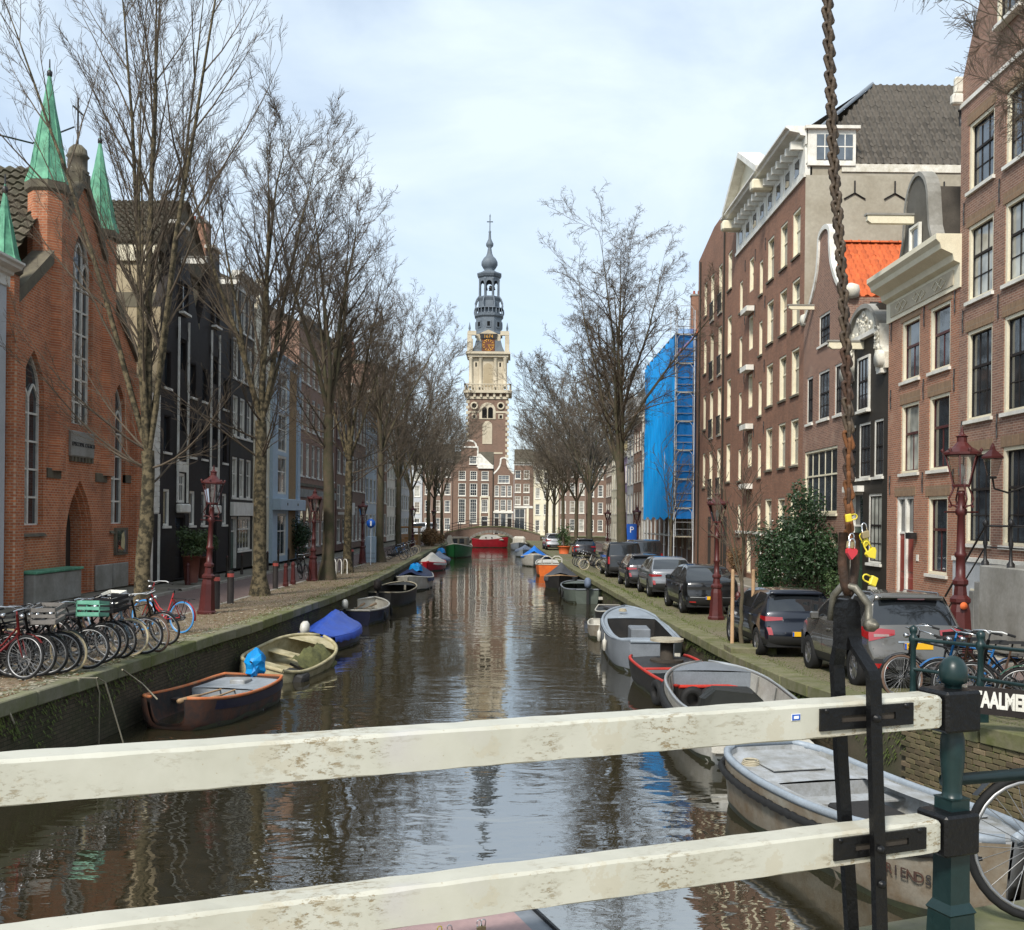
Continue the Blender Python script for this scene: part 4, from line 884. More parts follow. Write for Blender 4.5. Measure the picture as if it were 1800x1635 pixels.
def church():
    zb = 1.25; Y0 = 30.6
    t = thing('church', 'orange red brick gothic church with green copper spires', 'church', (-15.2, Y0, zb), math.pi / 2)
    u = lambda Y: Y - Y0
    W = u(41.3); c = u(36.0)
    z = lambda v: v - zb
    # facade outline with raking gable
    cz, ez = z(15.2), z(10.6)
    out = [(0, 0), (W, 0), (W, z(10.4)), (c + 2.35, z(12.2)), (c + 2.2, z(13.2)), (c, z(15.8)), (c - 2.2, z(13.2)), (c - 2.35, z(12.2)), (0, z(10.4))]
    dl = lancet(c, 2.2, 0.02, z(5.25)); cl = lancet(c + .1, 1.7, z(7.2), z(14.2)); ll = lancet(u(32.45), 1.45, z(3.7), z(9.25)); rl = lancet(u(39.5), 1.4, z(3.7), z(9.1))
    wall_with(t, 'facade_wall', out, [dl, cl, ll, rl], 0, .3, 'brick_church')
    for q, w, nx, bars in ((cl, 1.7, 3, 6), (ll, 1.45, 2, 4), (rl, 1.4, 2, 4)):
        xs = [a for a, b in q]; zs = [b for a, b in q]; lancet_window(t, (min(xs) + max(xs)) / 2, w, min(zs), max(zs), .24, nx, bars)
        MB().prism([(-.04, min(zs) - .28), (.42, min(zs) - .02), (.42, min(zs) - .28), (-.1, min(zs) - .36)], min(xs) - .12, max(xs) + .12, 0, 'x').build('window_sill', 'stone_dark', t)
    # recessed doorway: stepped arches and the dark door
    for k, (w0, w1, y0, y1) in enumerate(((2.2, 2.0, .12, .3), (2.0, 1.8, .3, .48), (1.8, 1.79, .48, .72))):
        o = lancet(c, w0, 0.0, z(5.25) - (2.2 - w0) * .6); i = lancet(c, w1, 0.0, z(5.25) - (2.2 - w1) * .6)
        MB().rows([[(a, y0, b) for a, b in o[1:]], [(a, y0, b) for a, b in i[1:]], [(a, y1, b) for a, b in i[1:]]], 0, False).build('door_arch', 'brick_church', t)
    MB().prism(lancet(c, 1.85, 0, z(5.1)), .70, .76).build('door', 'wood_dark', t)
    # stone bands, sign tablet, plinths, notice board
    for a, b, zz in ((0, .5, 5.35), (u(33.4), u(34.4), 5.25), (u(37.3), u(38.3), 5.25), (u(40.2), W, 5.3)):
        MB().box(a, b, -.05, .1, z(zz), z(zz) + .32).build('stone_band', 'stone_dark', t)
    sg = MB().bev(c - .95, c + .95, -.12, .05, z(6.05), z(6.95), .04).build('stone_tablet', 'stone_grey', t)
    for k in range(7): MB().box(c - .9 + k * .28, c - .76 + k * .28, -.1, .05, z(5.88), z(6.05)).build('corbel', 'stone_dark', t)
    for txt, zz, sz in (('EPISCOPAL CHURCH', z(6.42), .2),):
        lettering('tablet_lettering', txt, sz, .012, 'iron', t, Matrix.Translation((c, -.125, zz)) @ Matrix.Rotation(R(90), 4, 'X'))
    MB().bev(u(31.4), u(34.8), -.6, .0, 0, z(2.2), .04).build('stone_porch_block', 'stone_grey', t); MB().bev(u(31.35), u(34.85), -.66, .0, z(2.2), z(2.29), .02).build('porch_cap', 'copper_green', t)
    for a in (37.3, 38.9): MB().bev(u(a), u(a + 1.5), -.1, 0, 0, z(2.2), .03).build('plinth_panel', 'stone_grey', t)
    nb = MB().box(u(39.1), u(40.3), -.1, 0, z(3.25) - .75, z(3.55)).build('notice_board', 'stone_dark', t)
    MB().box(u(39.22), u(40.18), -.115, -.09, z(3.25) - .65, z(3.45)).build('notice_glass', 'pane', nb); MB().prism([(u(39.55), z(2.8)), (u(39.85), z(2.7)), (u(39.9), z(3.1)), (u(39.8), z(3.4)), (u(39.6), z(3.3))], -.13, -.116).build('yellow_notice', 'yellow_pale', nb)
    # raking stone copings and finial
    for s in (-1, 1):
        for i in range(6):
            t0, t1 = i / 6, (i + 1) / 6
            a0, b0, a1, b1 = c + s * lerp(5.2, 2.5, t0), z(lerp(10.35, 12.4, t0)), c + s * lerp(5.2, 2.5, t1), z(lerp(10.35, 12.4, t1))
            MB().prism([(a0, b0 - .15), (a1, b1 - .15), (a1, b1 + .28), (a0, b0 + .28)], -.14, .6).build('raking_coping', 'stone_dark', t)
        for i in range(7):
            t0, t1 = i / 7, (i + 1) / 7
            a0, b0, a1, b1 = c + s * lerp(2.15, .1, t0), z(lerp(13.2, 15.7, t0)), c + s * lerp(2.15, .1, t1), z(lerp(13.2, 15.7, t1))
            MB().prism([(a0, b0 - .1), (a1, b1 - .1), (a1, b1 + .25), (a0, b0 + .25)], -.14, .6).build('gable_coping', 'stone_dark', t)
    f = MB(); f.box(c - .34, c + .34, -.12, .55, z(15.5), z(16.05)); f.lathe([(.36, 0), (.4, .1), (.33, .14), (.33, .55), (.4, .62), (.33, .7), (.3, .88), (.16, 1.02), (.04, 1.06)], (c, .2, z(16.0)), 10)
    f.build('gable_finial', 'stone_dark', t); MB().tube([(c, .2, z(16.95)), (c, .2, z(18.7))], .035, 5).build('cross_upright', 'iron', t); MB().tube([(c - .4, .2, z(18.25)), (c + .4, .2, z(18.25))], .035, 5).build('cross_arm', 'iron', t)
    # turrets with copper spires
    def turret(Y, y, r, z0, z1, z2, mat='brick_church'):
        x = u(Y); MB().lathe([(r, z(z0)), (r, z(z1))], (x, y, 0), 8, 0, False, R(22.5)).build('turret', mat, t)
        MB().lathe([(r, z(z1) - .35), (r + .1, z(z1) - .25), (r + .12, z(z1)), (r * .5, z(z1) + .05)], (x, y, 0), 8, 0, False, R(22.5)).build('turret_cornice', 'stone_dark', t)
        s = MB(); h = z2 - z1; s.lathe([(r * 1.14, z(z1) + .02), (r * .92, z(z1) + h * .12), (r * .5, z(z1) + h * .55), (.06, z(z2)), (.03, z(z2) + .3)], (x, y, 0), 8, 0, False, R(22.5))
        s.build('copper_spire', 'copper_green', t); MB().lathe([(.02, 0), (.09, .05), (.09, .18), (.03, .25), (.02, .6)], (x, y, z(z2)), 8).build('spire_tip', 'iron', t)
        for k in range(8):
            a = R(22.5 + 45 * k); MB().tube([(x + r * 1.14 * math.cos(a), y + r * 1.14 * math.sin(a), z(z1) + .03), (x + r * .92 * math.cos(a), y + r * .92 * math.sin(a), z(z1) + h * .12), (x + r * .5 * math.cos(a), y + r * .5 * math.sin(a), z(z1) + h * .55), (x, y, z(z2))], .025, 4).build('spire_seam', 'copper_green', t)
    turret(34.1, .35, .62, 5.5, 15.0, 18.6); turret(38.3, .35, .62, 5.5, 14.6, 17.9)
    turret(30.9, .2, .42, 1.3, 11.6, 13.7); 
    # buttresses
    for a, zt in ((30.9, 9.5), (41.0, 9.5)): MB().bev(u(a) - .32, u(a) + .32, -.35, .2, 0, z(zt), .04).build('buttress', 'brick_church', t)
    # roof with pantiles on the slope that faces the bridge
    D = 16; re, rr = z(10.6), z(16.2)
    mb = MB(); mb.quad((0, .5, re), (0, D, re), (c, D, rr), (c, .5, rr)); mb.quad((W, .5, re), (c, .5, rr), (c, D, rr), (W, D, re)); mb.build('roof', 'tile_brown', t)
    tiles(t, (-.02, D, re + .02), (0, -1, 0), (c, 0, rr - re), 42, 19, .37, .41, 'tile_brown', 300, lambda a, b: a > .3)
    mb = MB(); mb.quad((0, 0, 0), (0, D, 0), (0, D, re), (0, 0, re)); mb.quad((W, 0, 0), (W, 0, re), (W, D, re), (W, D, 0)); mb.quad((.2, 1.2, 0), (W - .2, 1.2, 0), (W - .2, 1.2, re), (.2, 1.2, re)); mb.build('side_wall', 'brick_church', t)
    MB().box(c - 2.6, c - 2.2, 5, 5.4, z(13.6), z(17.4)).build('chimney', 'brick_brown', t)
    MB().tube([(0, 1.2, z(15.6)), (c - 1.9, .9, z(16.4)), (c - .2, .25, z(17.6))], .03, 5).build('stay_wire', 'iron', t)
church()
XL = -14.5
def left_houses():
    h = House('canal_house', 'sliver of a pale grey house at the left edge beside the church', 'L', 22.0, 30.35, -15.05, 1.25, 11.0, 'grey_pale', 9)
    for Yc in (28.9, 26.8, 24.6):
        for zs in (2.4, 5.4, 8.3): h.win(Yc, 1.1, zs, zs + 1.9, 'white')
    h.finish(None, roof=('street', 12.5, 'tile_grey')); h.cornice(10.8, 11.5, .5, 'white')
    # boarded passage between church and warehouses
    h = House('passage_house', 'narrow white boarded passage house beside the church', 'L', 41.35, 42.0, XL, 1.25, 9.0, 'white', 6)
    h.box('door_void', 41.4, 41.95, -.02, .02, 1.3, 4.1, 'black_paint'); h.box('door_post', 41.86, 42.0, -.08, .02, 1.3, 4.1, 'white')
    for k in range(22): h.box('plank', 41.36, 41.99, -.04 - .006 * (k % 2), .0, 4.15 + k * .22, 4.15 + k * .22 + .205, 'white')
    h.finish(None, roof=('flat', 0, 'zinc'))
    # twin black warehouses
    for n, (a, b, lab) in enumerate(((42.0, 47.2, 'black warehouse house with white hoist door panel, next to the church'), (47.2, 52.4, 'black warehouse house with pointed gable behind the red lamp post'))):
        zt = 12.6 + .3 * n; h = House('warehouse', lab, 'L', a, b, XL, 1.25, zt, 'black_paint', 14, 'black twin warehouses', 'warehouse'); c = (a + b) / 2 + (.2 if n == 0 else -.2)
        for zs in (3.6, 6.7, 9.4): 
            h.win(a + .95, .78, zs, zs + 1.55, 'single' if zs < 4 else 'slot', 'pane', 'white'); h.win(b - .8, .78, zs, zs + 1.55, 'single' if zs < 4 else 'slot', 'pane', 'white')
            h.win(c, 1.15, zs + 1.0, zs + 2.3, 'slot' if zs > 4 else 'shop', 'pane', None)
            h.box('hoist_panel', c - .62, c + .62, -.06, .0, zs + 2.35, zs + 2.8, 'white' if zs < 4 else 'black_paint'); 
        h.box('hoist_hood', c - .68, c + .68, -.25, 0, 4.15, 4.55, 'white', bev=.05)
        h.door(c, 1.3, 1.3, 4.05, 'black_paint', 'black_paint', .5)
        for s in (-.66, .66): h.box('drainpipe', c + s - .035, c + s + .035, -.12, -.04, 4.6, zt, 'white')
        W, H = h.W, h.H
        g = [(0, H), (W, H), (W / 2 + .55, H + 3.2), (W / 2 + .5, H + 4.0), (W / 2 - .5, H + 4.0), (W / 2 - .55, H + 3.2)]
        h.finish(g, side='plaster_beige', roof=('gable', zt + 3.1, 'tile_brown'))
        h.win(c, .9, 12.9 + .3 * n, 14.2 + .3 * n, 'slot', 'pane', 'white', False); h.box('gable_cap', (a + b) / 2 - .65, (a + b) / 2 + .65, -.12, .4, zt + 4.0, zt + 4.15, 'white'); h.beam((a + b) / 2, zt + 2.4, 1.1, 'white')
    # rear range rising over the passage, with a cream eaves board
    t = thing('rear_house', 'beige rear house with tiled roof rising behind the church', 'house')
    MB().box(-22, -14.9, 42.6, 50, 1.2, 14.6).build('wall', 'plaster_beige', t); MB().box(-22.1, -14.8, 42.45, 42.6, 14.6, 15.3).build('eaves_board', 'cream', t)
    MB().quad((-22.1, 42.4, 15.3), (-14.7, 42.4, 15.3), (-14.7, 46.2, 18.2), (-22.1, 46.2, 18.2)).quad((-14.7, 46.2, 18.2), (-14.7, 50, 15.3), (-22.1, 50, 15.3), (-22.1, 46.2, 18.2)).poly([(-14.9, 42.6, 15.2), (-14.9, 50, 15.2), (-14.9, 46.2, 18.1)]).build('roof', 'tile_brown', t)
    tiles(t, (-19.2, 42.38, 15.33), (1, 0, 0), (0, 3.8, 2.9), 17, 13, .265, .36, 'tile_brown', 250)
    # black house over a white shop front
    h = House('canal_house', 'dark house above a white shop front behind the second tree', 'L', 52.4, 57.0, XL + .05, 1.25, 16.2, 'brown_black', 10)
    for zs in (5.0, 8.2, 11.2, 13.8):
        for Yc in (53.3, 54.7, 56.1): h.win(Yc, 1.0, zs, zs + 2.1, 'white', None, 'white')
    h.win(55.3, 2.6, 2.2, 4.0, 'shop', 'pane', 'white'); h.door(53.3, 1.2, 1.3, 4.0, 'green_dark', 'white', .7); h.box('shop_fascia', 52.5, 56.9, -.18, 0, 4.05, 4.75, 'white')
    h.finish(None, roof=('street', 18.2, 'tile_brown')); h.cornice(15.9, 16.6, .6, 'white'); chimney(h, 56.3, 3, 16.5, 20, 1.0, 1.2)
    h = House('canal_house', 'narrow cream house with pointed gable beside the pale blue house', 'L', 57.0, 60.7, XL + .1, 1.25, 14.6, 'cream', 10)
    for zs in (2.0, 5.2, 8.3, 11.3):
        for Yc in (58.0, 59.7): h.win(Yc, 1.0, zs, zs + 1.9, 'white')
    W, H = h.W, h.H; h.finish([(0, H), (W, H), (W / 2 + .4, H + 3.0), (W / 2 - .4, H + 3.0)], roof=('gable', 17.2, 'tile_orange'))
    # pale blue house with a tan brick panel
    h = House('canal_house', 'pale blue narrow house with tan brick strip and balcony beam', 'L', 60.7, 68.0, XL + .3, 1.25, 13.5, 'blue_pale', 10)
    for zs in (1.6, 5.4, 8.0, 10.6): h.win(63.2, 2.4, zs, zs + (2.6 if zs < 2 else 2.35), 'shop2', 'pane_sky', None)
    h.box('brick_strip', 65.0, 67.0, -.03, 0, 1.3, 13.3, 'brick_tan'); h.box('corner_strip', 67.3, 68.0, -.12, 0, 1.3, 13.5, 'blue_pale'); h.box('balcony_beam', 60.7, 68, -.5, 0, 4.4, 5.1, 'blue_pale', bev=.03)
    for Yc in (62.5, 65.5): h.box('beam_bolt', Yc - .08, Yc + .08, -.53, -.5, 4.7, 4.86, 'stone_dark')
    h.finish(None, roof=('street', 15, 'tile_grey')); h.cornice(13.3, 13.8, .3, 'blue_pale')
    # long brown building with arched ground floor windows
    h = House('brick_building', 'long brown brick building with arched ground floor windows', 'L', 68.0, 82.5, XL + .25, 1.25, 17.0, 'brick_mid', 12, cat='building')
    for i in range(7):
        Yc = 69.2 + i * 2.0
        for zs in (6.8, 10.0, 13.2): h.win(Yc, 1.1, zs, zs + 2.3, 'white', None, 'white')
        h.win(Yc, 1.2, 1.9, 3.7, 'shop2', 'pane', 'stone_grey')
        u = h.u(Yc); MB().prism([(u + .6 * math.cos(math.pi * k / 10), 3.7 - h.zb + 1.0 * math.sin(math.pi * k / 10)) for k in range(11)], -.02, .03).build('arch_light', 'pane', h.root)
        trim(h, [(u + .66 * math.cos(math.pi * k / 10), 3.7 - h.zb + 1.06 * math.sin(math.pi * k / 10)) for k in range(11)], .16, .1, 'brick_arch', 'brick_arch', y=-.05)
    h.box('stone_string', 68, 82.5, -.08, 0, 5.35, 5.9, 'stone_grey'); h.box('stone_string', 68, 82.5, -.1, 0, 6.1, 6.3, 'stone_dark')
    h.finish(None, roof=('street', 20, 'tile_grey')); h.cornice(16.7, 17.4, .6, 'stone_grey')
    spec = [(82.5, 88.0, 13.2, 'oxblood', 'dark red house with white balcony door behind the third tree', 'tile_brown', 16, 'white', 4, 2), (88, 99, 15.2, 'brick_dull', 'grey brown building with tall white barred windows', 'tile_grey', 17.5, 'tallbar', 3, 5),
            (99, 107, 16.0, 'blue_pale', 'pale blue and white house beside the utility cabinet', 'tile_grey', 18, 'white', 4, 3), (107, 116, 20.0, 'brick_mid', 'tall brown brick block rising over the left row', 'tile_brown', 21, 'white', 5, 3),
            (116, 124, 15.0, 'white', 'white house near the far end of the left row', 'tile_red', 18, 'white3', 4, 3), (124, 131, 15.5, 'grey_gable', 'charcoal house near the far end of the left row', 'tile_brown', 18, 'white', 4, 3),
            (131, 142, 13.8, 'grey_pale', 'pale corner house at the far end of the left row', 'tile_brown', 17, 'white', 4, 4)]
    for a, b, zt, wm, lab, rm, zr, st, nf, nc in spec:
        h = House('canal_house', lab, 'L', a, b, XL + .3, 1.25, zt, wm, 10, 'far houses on the left bank'); W = b - a
        for k in range(nf):
            z0 = 1.9 + k * (zt - 1.8) / nf
            for i in range(nc): h.win(a + W * (i + .5) / nc, W / nc * .6, z0, z0 + (zt - 1.8) / nf * .68, st)
        h.finish(None, roof=('street', zr, rm)); h.cornice(zt - .3, zt + .3, .5, 'white')
        if a > 86: chimney(h, a + 1.2, 3, zt, zr + 1.0)
        if a == 82.5: h.box('balcony', 83.5, 86.5, -.9, 0, 4.2, 4.4, 'white'); h.box('balcony_front', 83.5, 86.5, -.92, -.86, 4.4, 5.2, 'white')
left_houses()
# ---------------------------------------------------------------- the houses that close the view
def end_houses():
    Yp = 166.0
    h = House('canal_house', 'brown brick house with tall white windows straight below the church tower', 'F', -9.6, -3.15, Yp, 1.3, 12.2, 'brick_far', 9)
    for X in (-8.15, -6.3, -4.45):
        h.win(X, 1.2, 3.1, 7.1, 'tallbar', 'pane', 'white') if X < -5 else None; h.win(X, 1.2, 7.55, 9.6, 'white3', None, 'white'); h.win(X, 1.15, 10.1, 11.6, 'white3', None, 'white')
    h.win(-4.45, 1.1, 4.9, 7.0, 'tallbar', 'pane', 'white'); h.door(-4.45, 1.1, 1.9, 4.3, 'black_paint', 'white', .7); h.box('door_surround', -5.25, -5.05, -.06, 0, 1.9, 7.3, 'cream'); h.box('door_surround', -3.85, -3.65, -.06, 0, 1.9, 7.3, 'cream'); h.box('door_head', -5.25, -3.65, -.08, 0, 7.3, 7.5, 'cream')
    W, H = h.W, h.H; zl = lambda v: v - h.zb
    arc = [(2.55 + 1.15 * math.cos(math.pi * k / 8), zl(15.6) + .95 * math.sin(math.pi * k / 8)) for k in range(9)]
    h.finish([(0, H), (3.9, H), (3.9, zl(15.5)), ] + arc + [(1.2, zl(15.5)), (1.2, H + 1.2)], roof=('street', 15.0, 'tile_brown'))
    trim(h, arc, .25, .3, 'white', 'round_pediment'); h.box('gable_cornice', -8.6, -5.6, -.12, .3, 15.35, 15.6, 'white'); h.win(-6.4, 1.2, 12.7, 14.0, 'white3', None, 'white', False)
    h.box('gable_strip', -5.78, -5.55, -.06, .36, 12.2, 15.4, 'white'); h.box('cornice', -5.6, -3.1, -.3, .1, 12.0, 12.6, 'white'); MB().prism([(4.0, zl(12.6)), (6.3, zl(12.6)), (4.4, zl(14.4)), (4.0, zl(14.4))], .0, .3).build('white_dormer', 'white', h.root)
    h.box('drainpipe', -3.2, -3.05, -.12, 0, 2, 12, 'brown_black')
    h = House('canal_house', 'narrow brown house with white curled gable and shop front below the tower', 'F', -3.1, .25, Yp, 1.3, 11.2, 'brick_far', 9)
    for X, w in ((-2.5, .75), (-1.45, .9), (-.45, .75)): h.win(X, w, 7.5, 9.3, 'white3', 'pane', 'white'); h.win(X, w, 5.2, 7.0, 'white3', 'pane', 'white')
    h.win(-1.4, 1.9, 9.65, 10.95, 'white3', None, 'white'); h.win(-1.4, 1.0, 2.6, 4.8, 'single', 'pane', None); h.door(-2.5, .9, 1.4, 4.8, 'black_paint', 'white', .7); h.door(-.4, .9, 1.4, 4.8, 'black_paint', 'white', .7); h.box('shop_fascia', -3.05, .2, -.1, 0, 4.82, 5.1, 'white')
    g = bell(h.W, h.H, 13.8 - h.zb, None, .3); h.finish(g, roof=('gable', 13, 'tile_brown')); trim(h, g, .25, .4, 'white')
    h = House('canal_house', 'brown brick house with wide white shop window by the bridge end', 'F', .3, 3.4, Yp, 1.3, 12.8, 'brick_far', 9)
    h.win(1.25, 1.8, 1.9, 5.6, 'shop2', 'pane', None)
    for z0 in (6.2, 8.2, 10.4):
        for X in (.9, 2.3): h.win(X, .95, z0, z0 + 1.4, 'white', None, 'white')
    h.box('pilaster', 2.35, 2.7, -.1, 0, 1.4, 6.0, 'cream'); h.box('shop_fascia', .35, 3.35, -.12, 0, 5.65, 6.0, 'white'); h.finish(None, roof=('street', 15.5, 'tile_brown')); h.cornice(12.6, 13.1, .4, 'white')
    for a, b, zt, wm, lab, nf, nc in ((3.45, 7.5, 12.2, 'cream', 'cream house behind the far right tree row', 4, 3), (7.55, 12, 13.5, 'brick_dull', 'brown house hidden behind the far right tree row', 4, 3), (12.1, 18, 13, 'brick_far', 'house behind the far right corner', 4, 4),
                                      (-14.5, -9.7, 13.2, 'brick_dull', 'dark brick house behind the far left trees', 4, 3), (-19.5, -14.6, 12.5, 'grey_pale', 'grey house behind the far left trees', 4, 3), (-26, -19.6, 14, 'brick_far', 'brick house at the far left corner', 4, 4)):
        h = House('canal_house', lab, 'F', a, b, Yp, 1.3, zt, wm, 9, 'houses on the cross canal'); W = b - a
        for k in range(nf):
            for i in range(nc): z0 = 2 + k * (zt - 1.8) / nf; h.win(a + W * (i + .5) / nc, W / nc * .58, z0, z0 + (zt - 1.8) / nf * .68, 'white3')
        h.finish(None, roof=('street', zt + 3, 'tile_brown')); h.cornice(zt - .3, zt + .3, .4, 'white')
end_houses()
# ---------------------------------------------------------------- church tower
def tower():
    X, Y = -5.3, 215.0; s = Y / FOC
    t = thing('church_tower', 'tall brick and cream stone church tower with lead lantern spire and gold clock', 'tower', (X, Y + 1, 1.2)); z = lambda py: EYE + (910 - py) * s - 1.2
    def sq(name, mat, hw, a, b, parent=None): return MB().box(-hw, hw, -hw, hw, z(a), z(b)).build(name, mat, parent or t)
    sq('brick_shaft', 'brick_far', 4.1, 920, 703); 
    for sx in (-1, 1):                        # stone quoins
        for i in range(22): MB().box(sx * 4.1 - .35, sx * 4.1 + .35, -4.16, -3.6, z(900) + i * 1.12, z(900) + i * 1.12 + (.6)).build('quoin', 'stone_cream', t)
    def front(name, mat, pts, y=-4.2, d=.2): return MB().prism(pts, y, y + d).build(name, mat, t)
    def arch(c, w, a, b, n=8): hw = w / 2; return [(c - hw, z(a)), (c + hw, z(a))] + [(c + hw * math.cos(math.pi * k / n), z(b) - hw + hw * math.sin(math.pi * k / n)) for k in range(n + 1)]
    front('blind_panel', 'stone_cream', arch(0, 2.0, 783, 743)); front('arch_surround', 'stone_cream', arch(0, 3.4, 740, 711), -4.25); front('belfry_opening', 'dark_void', arch(-.62, 1.0, 738, 719), -4.3, .1); front('belfry_opening', 'dark_void', arch(.62, 1.0, 738, 719), -4.3, .1)
    for sx in (-1, 1):
        MB().torus((sx * 2.75, -4.25, z(717)), .65, .2, 16, 6).build('round_window', 'stone_cream', t); front('round_pane', 'dark_void', [(sx * 2.75 + .5 * math.cos(k * math.pi / 6), z(717) + .5 * math.sin(k * math.pi / 6)) for k in range(12)], -4.18, .05)
        front('square_window', 'stone_cream', [(sx * 2.75 - .5, z(739)), (sx * 2.75 + .5, z(739)), (sx * 2.75 + .5, z(731)), (sx * 2.75 - .5, z(731))]); front('square_pane', 'dark_void', [(sx * 2.75 - .25, z(738)), (sx * 2.75 + .25, z(738)), (sx * 2.75 + .25, z(733)), (sx * 2.75 - .25, z(733))], -4.26, .05)
        front('stone_band', 'stone_cream', [(sx * 2.9 - 1.2, z(729)), (sx * 2.9 + 1.2, z(729)), (sx * 2.9 + 1.2, z(726)), (sx * 2.9 - 1.2, z(726))])
    front('panel_head', 'stone_cream', [(-3.2, z(800)), (3.2, z(800)), (3.2, z(797)), (-3.2, z(797))])
    sq('stone_entablature', 'stone_cream', 4.3, 705, 700); sq('frieze', 'brick_far', 4.22, 700, 695); sq('main_cornice', 'stone_cream', 5.0, 695, 690)
    for i in range(7): MB().box(-4.3 + i * 1.36, -3.85 + i * 1.36, -4.7, -4.2, z(702), z(695)).build('cornice_bracket', 'stone_cream', t)
    for i in range(15): MB().lathe([(.1, 0), (.18, .3), (.08, .8), (.12, 1.1)], (-4.6 + i * .657, -4.7, z(690)), 6).build('baluster', 'stone_cream', t)
    MB().box(-4.9, 4.9, -4.9, -4.5, z(681), z(679)).build('balustrade_rail', 'stone_cream', t); MB().box(-4.9, -4.5, -4.9, 4.9, z(681), z(679)).build('balustrade_rail', 'stone_cream', t); MB().box(4.5, 4.9, -4.9, 4.9, z(681), z(679)).build('balustrade_rail', 'stone_cream', t)
    sq('stone_stage', 'stone_cream', 3.4, 690, 630); front('niche', 'plaster_beige', arch(0, 1.9, 683, 642), -3.48, .1); trim_pts = arch(0, 2.2, 683, 640)
    for sx in (-1, 1):
        for x in (1.55, 3.55): MB().lathe([(.55, 0), (.55, .4), (.42, .5), (.4, z(636) - z(686)), (.55, z(636) - z(686) + .2), (.55, z(632) - z(686))], (sx * x, -3.6 if x > 2 else -3.45, z(686)), 10).build('column', 'stone_cream', t)
        front('slit_window', 'dark_void', [(sx * 2.5 - .16, z(648)), (sx * 2.5 + .16, z(648)), (sx * 2.5 + .16, z(641)), (sx * 2.5 - .16, z(641))], -3.46, .08)
    sq('upper_cornice', 'stone_cream', 4.6, 627, 623); sq('upper_architrave', 'stone_cream', 4.2, 632, 627)
    sq('clock_stage', 'stone_cream', 2.5, 623, 590)
    for sx in (-1, 1):
        MB().box(sx * 3.9 - .45, sx * 3.9 + .45, -4.1, -3.2, z(623), z(590)).build('corner_pier', 'stone_cream', t); MB().lathe([(.35, 0), (.15, .6), (.25, .9), (.03, 2.2)], (sx * 3.9, -3.65, z(590)), 8).build('pinnacle', 'lead', t)
        MB().box(sx * 3.9 - .45, sx * 3.9 + .45, 3.2, 4.1, z(623), z(590)).build('corner_pier', 'stone_cream', t)
        MB().box(min(sx * 2.5, sx * 4.3), max(sx * 2.5, sx * 4.3), -4.15, -3.2, z(594), z(587)).build('pier_cap', 'stone_cream', t)
        MB().prism([(sx * 1.4, z(621)), (sx * 3.4, z(621)), (sx * 2.9, z(612)), (sx * 2.6, z(602)), (sx * 1.4, z(602))], -2.9, -2.5).build('lead_scroll', 'lead', t)
    gold = gloss('gold', (0.62, 0.32, 0.06), .35, .6); paint('clock_brown', (0.14, 0.045, 0.02), rough=.5)
    c = MB().box(-1.3, 1.3, -2.75, -2.5, z(620.5), z(599)).build('clock', 'clock_brown', t); cz = z(609.5)
    for k in range(12):
        a = k * math.pi / 6; MB().box(-.07, .07, -2.82, -2.74, .78, 1.12, 0, Matrix.Translation((0, 0, cz)) @ Matrix.Rotation(a, 4, 'Y')).build('hour_mark', 'gold', c)
    for a, l in ((R(155), .8), (R(93), 1.05)): MB().box(-.06, .06, -2.86, -2.8, -.15, l, 0, Matrix.Translation((0, 0, cz)) @ Matrix.Rotation(a, 4, 'Y')).build('clock_hand', 'gold', c)
    MB().torus((0, -2.78, cz), 1.18, .05, 24, 5).build('clock_ring', 'gold', c)
    MB().box(-1.7, 1.7, -2.95, -2.5, z(598.5), z(590)).build('date_panel', 'iron', t); MB().prism([(-1.9, z(590)), (1.9, z(590)), (0, z(583))], -3.0, -2.4).build('clock_pediment', 'stone_cream', t)
    lettering('date_lettering', '1674', 1.0, .03, 'gold', t, Matrix.Translation((0, -2.99, z(597.4))) @ Matrix.Rotation(R(90), 4, 'X'))
    # lead octagons, lantern and spire
    def oct_(name, prof, mat='lead', n=8): return MB().lathe([(r, z(p)) for r, p in prof], (0, 0, 0), n, 0, n > 10, R(22.5)).build(name, mat, t)
    oct_('lower_octagon', [(3.1, 592), (3.1, 587), (2.9, 584), (2.9, 560), (3.25, 557), (3.3, 553)])
    for k in range(8):
        a = R(45 * k - 90); MB().box(-.5, .5, -2.85, -2.68, z(578), z(566), 0, Matrix.Rotation(R(45 * k), 4, 'Z')).build('octagon_panel', 'lead', t)
        MB().box(-.3, .3, -2.88, -2.8, z(576), z(568), 0, Matrix.Rotation(R(45 * k), 4, 'Z')).build('octagon_opening', 'dark_void', t)
    for k in range(24): a = R(15 * k); MB().lathe([(.09, 0), (.14, .4), (.07, 1.1)], (3.1 * math.cos(a), 3.1 * math.sin(a), z(553)), 5).build('baluster', 'lead', t)
    oct_('balustrade_rail', [(3.2, 544), (3.25, 543), (3.2, 542), (3.0, 542), (3.0, 544), (3.2, 544)])
    oct_('middle_octagon', [(2.5, 553), (2.35, 530), (2.5, 527), (2.6, 525)])
    for k in range(8):
        a = R(22.5 + 45 * k); MB().tube([(2.95 * math.cos(a), 2.95 * math.sin(a), z(542)), (3.1 * math.cos(a), 3.1 * math.sin(a), z(535)), (2.75 * math.cos(a), 2.75 * math.sin(a), z(527)), (2.3 * math.cos(a), 2.3 * math.sin(a), z(522))], .16, 6).build('scroll_buttress', 'lead', t)
        MB().lathe([(.28, 0), (.24, .3), (.22, z(492) - z(523)), (.32, z(490) - z(523))], (2.1 * math.cos(a), 2.1 * math.sin(a), z(523)), 8).build('lantern_pillar', 'lead', t)
        b = R(45 * k); n = 8; hw = .55
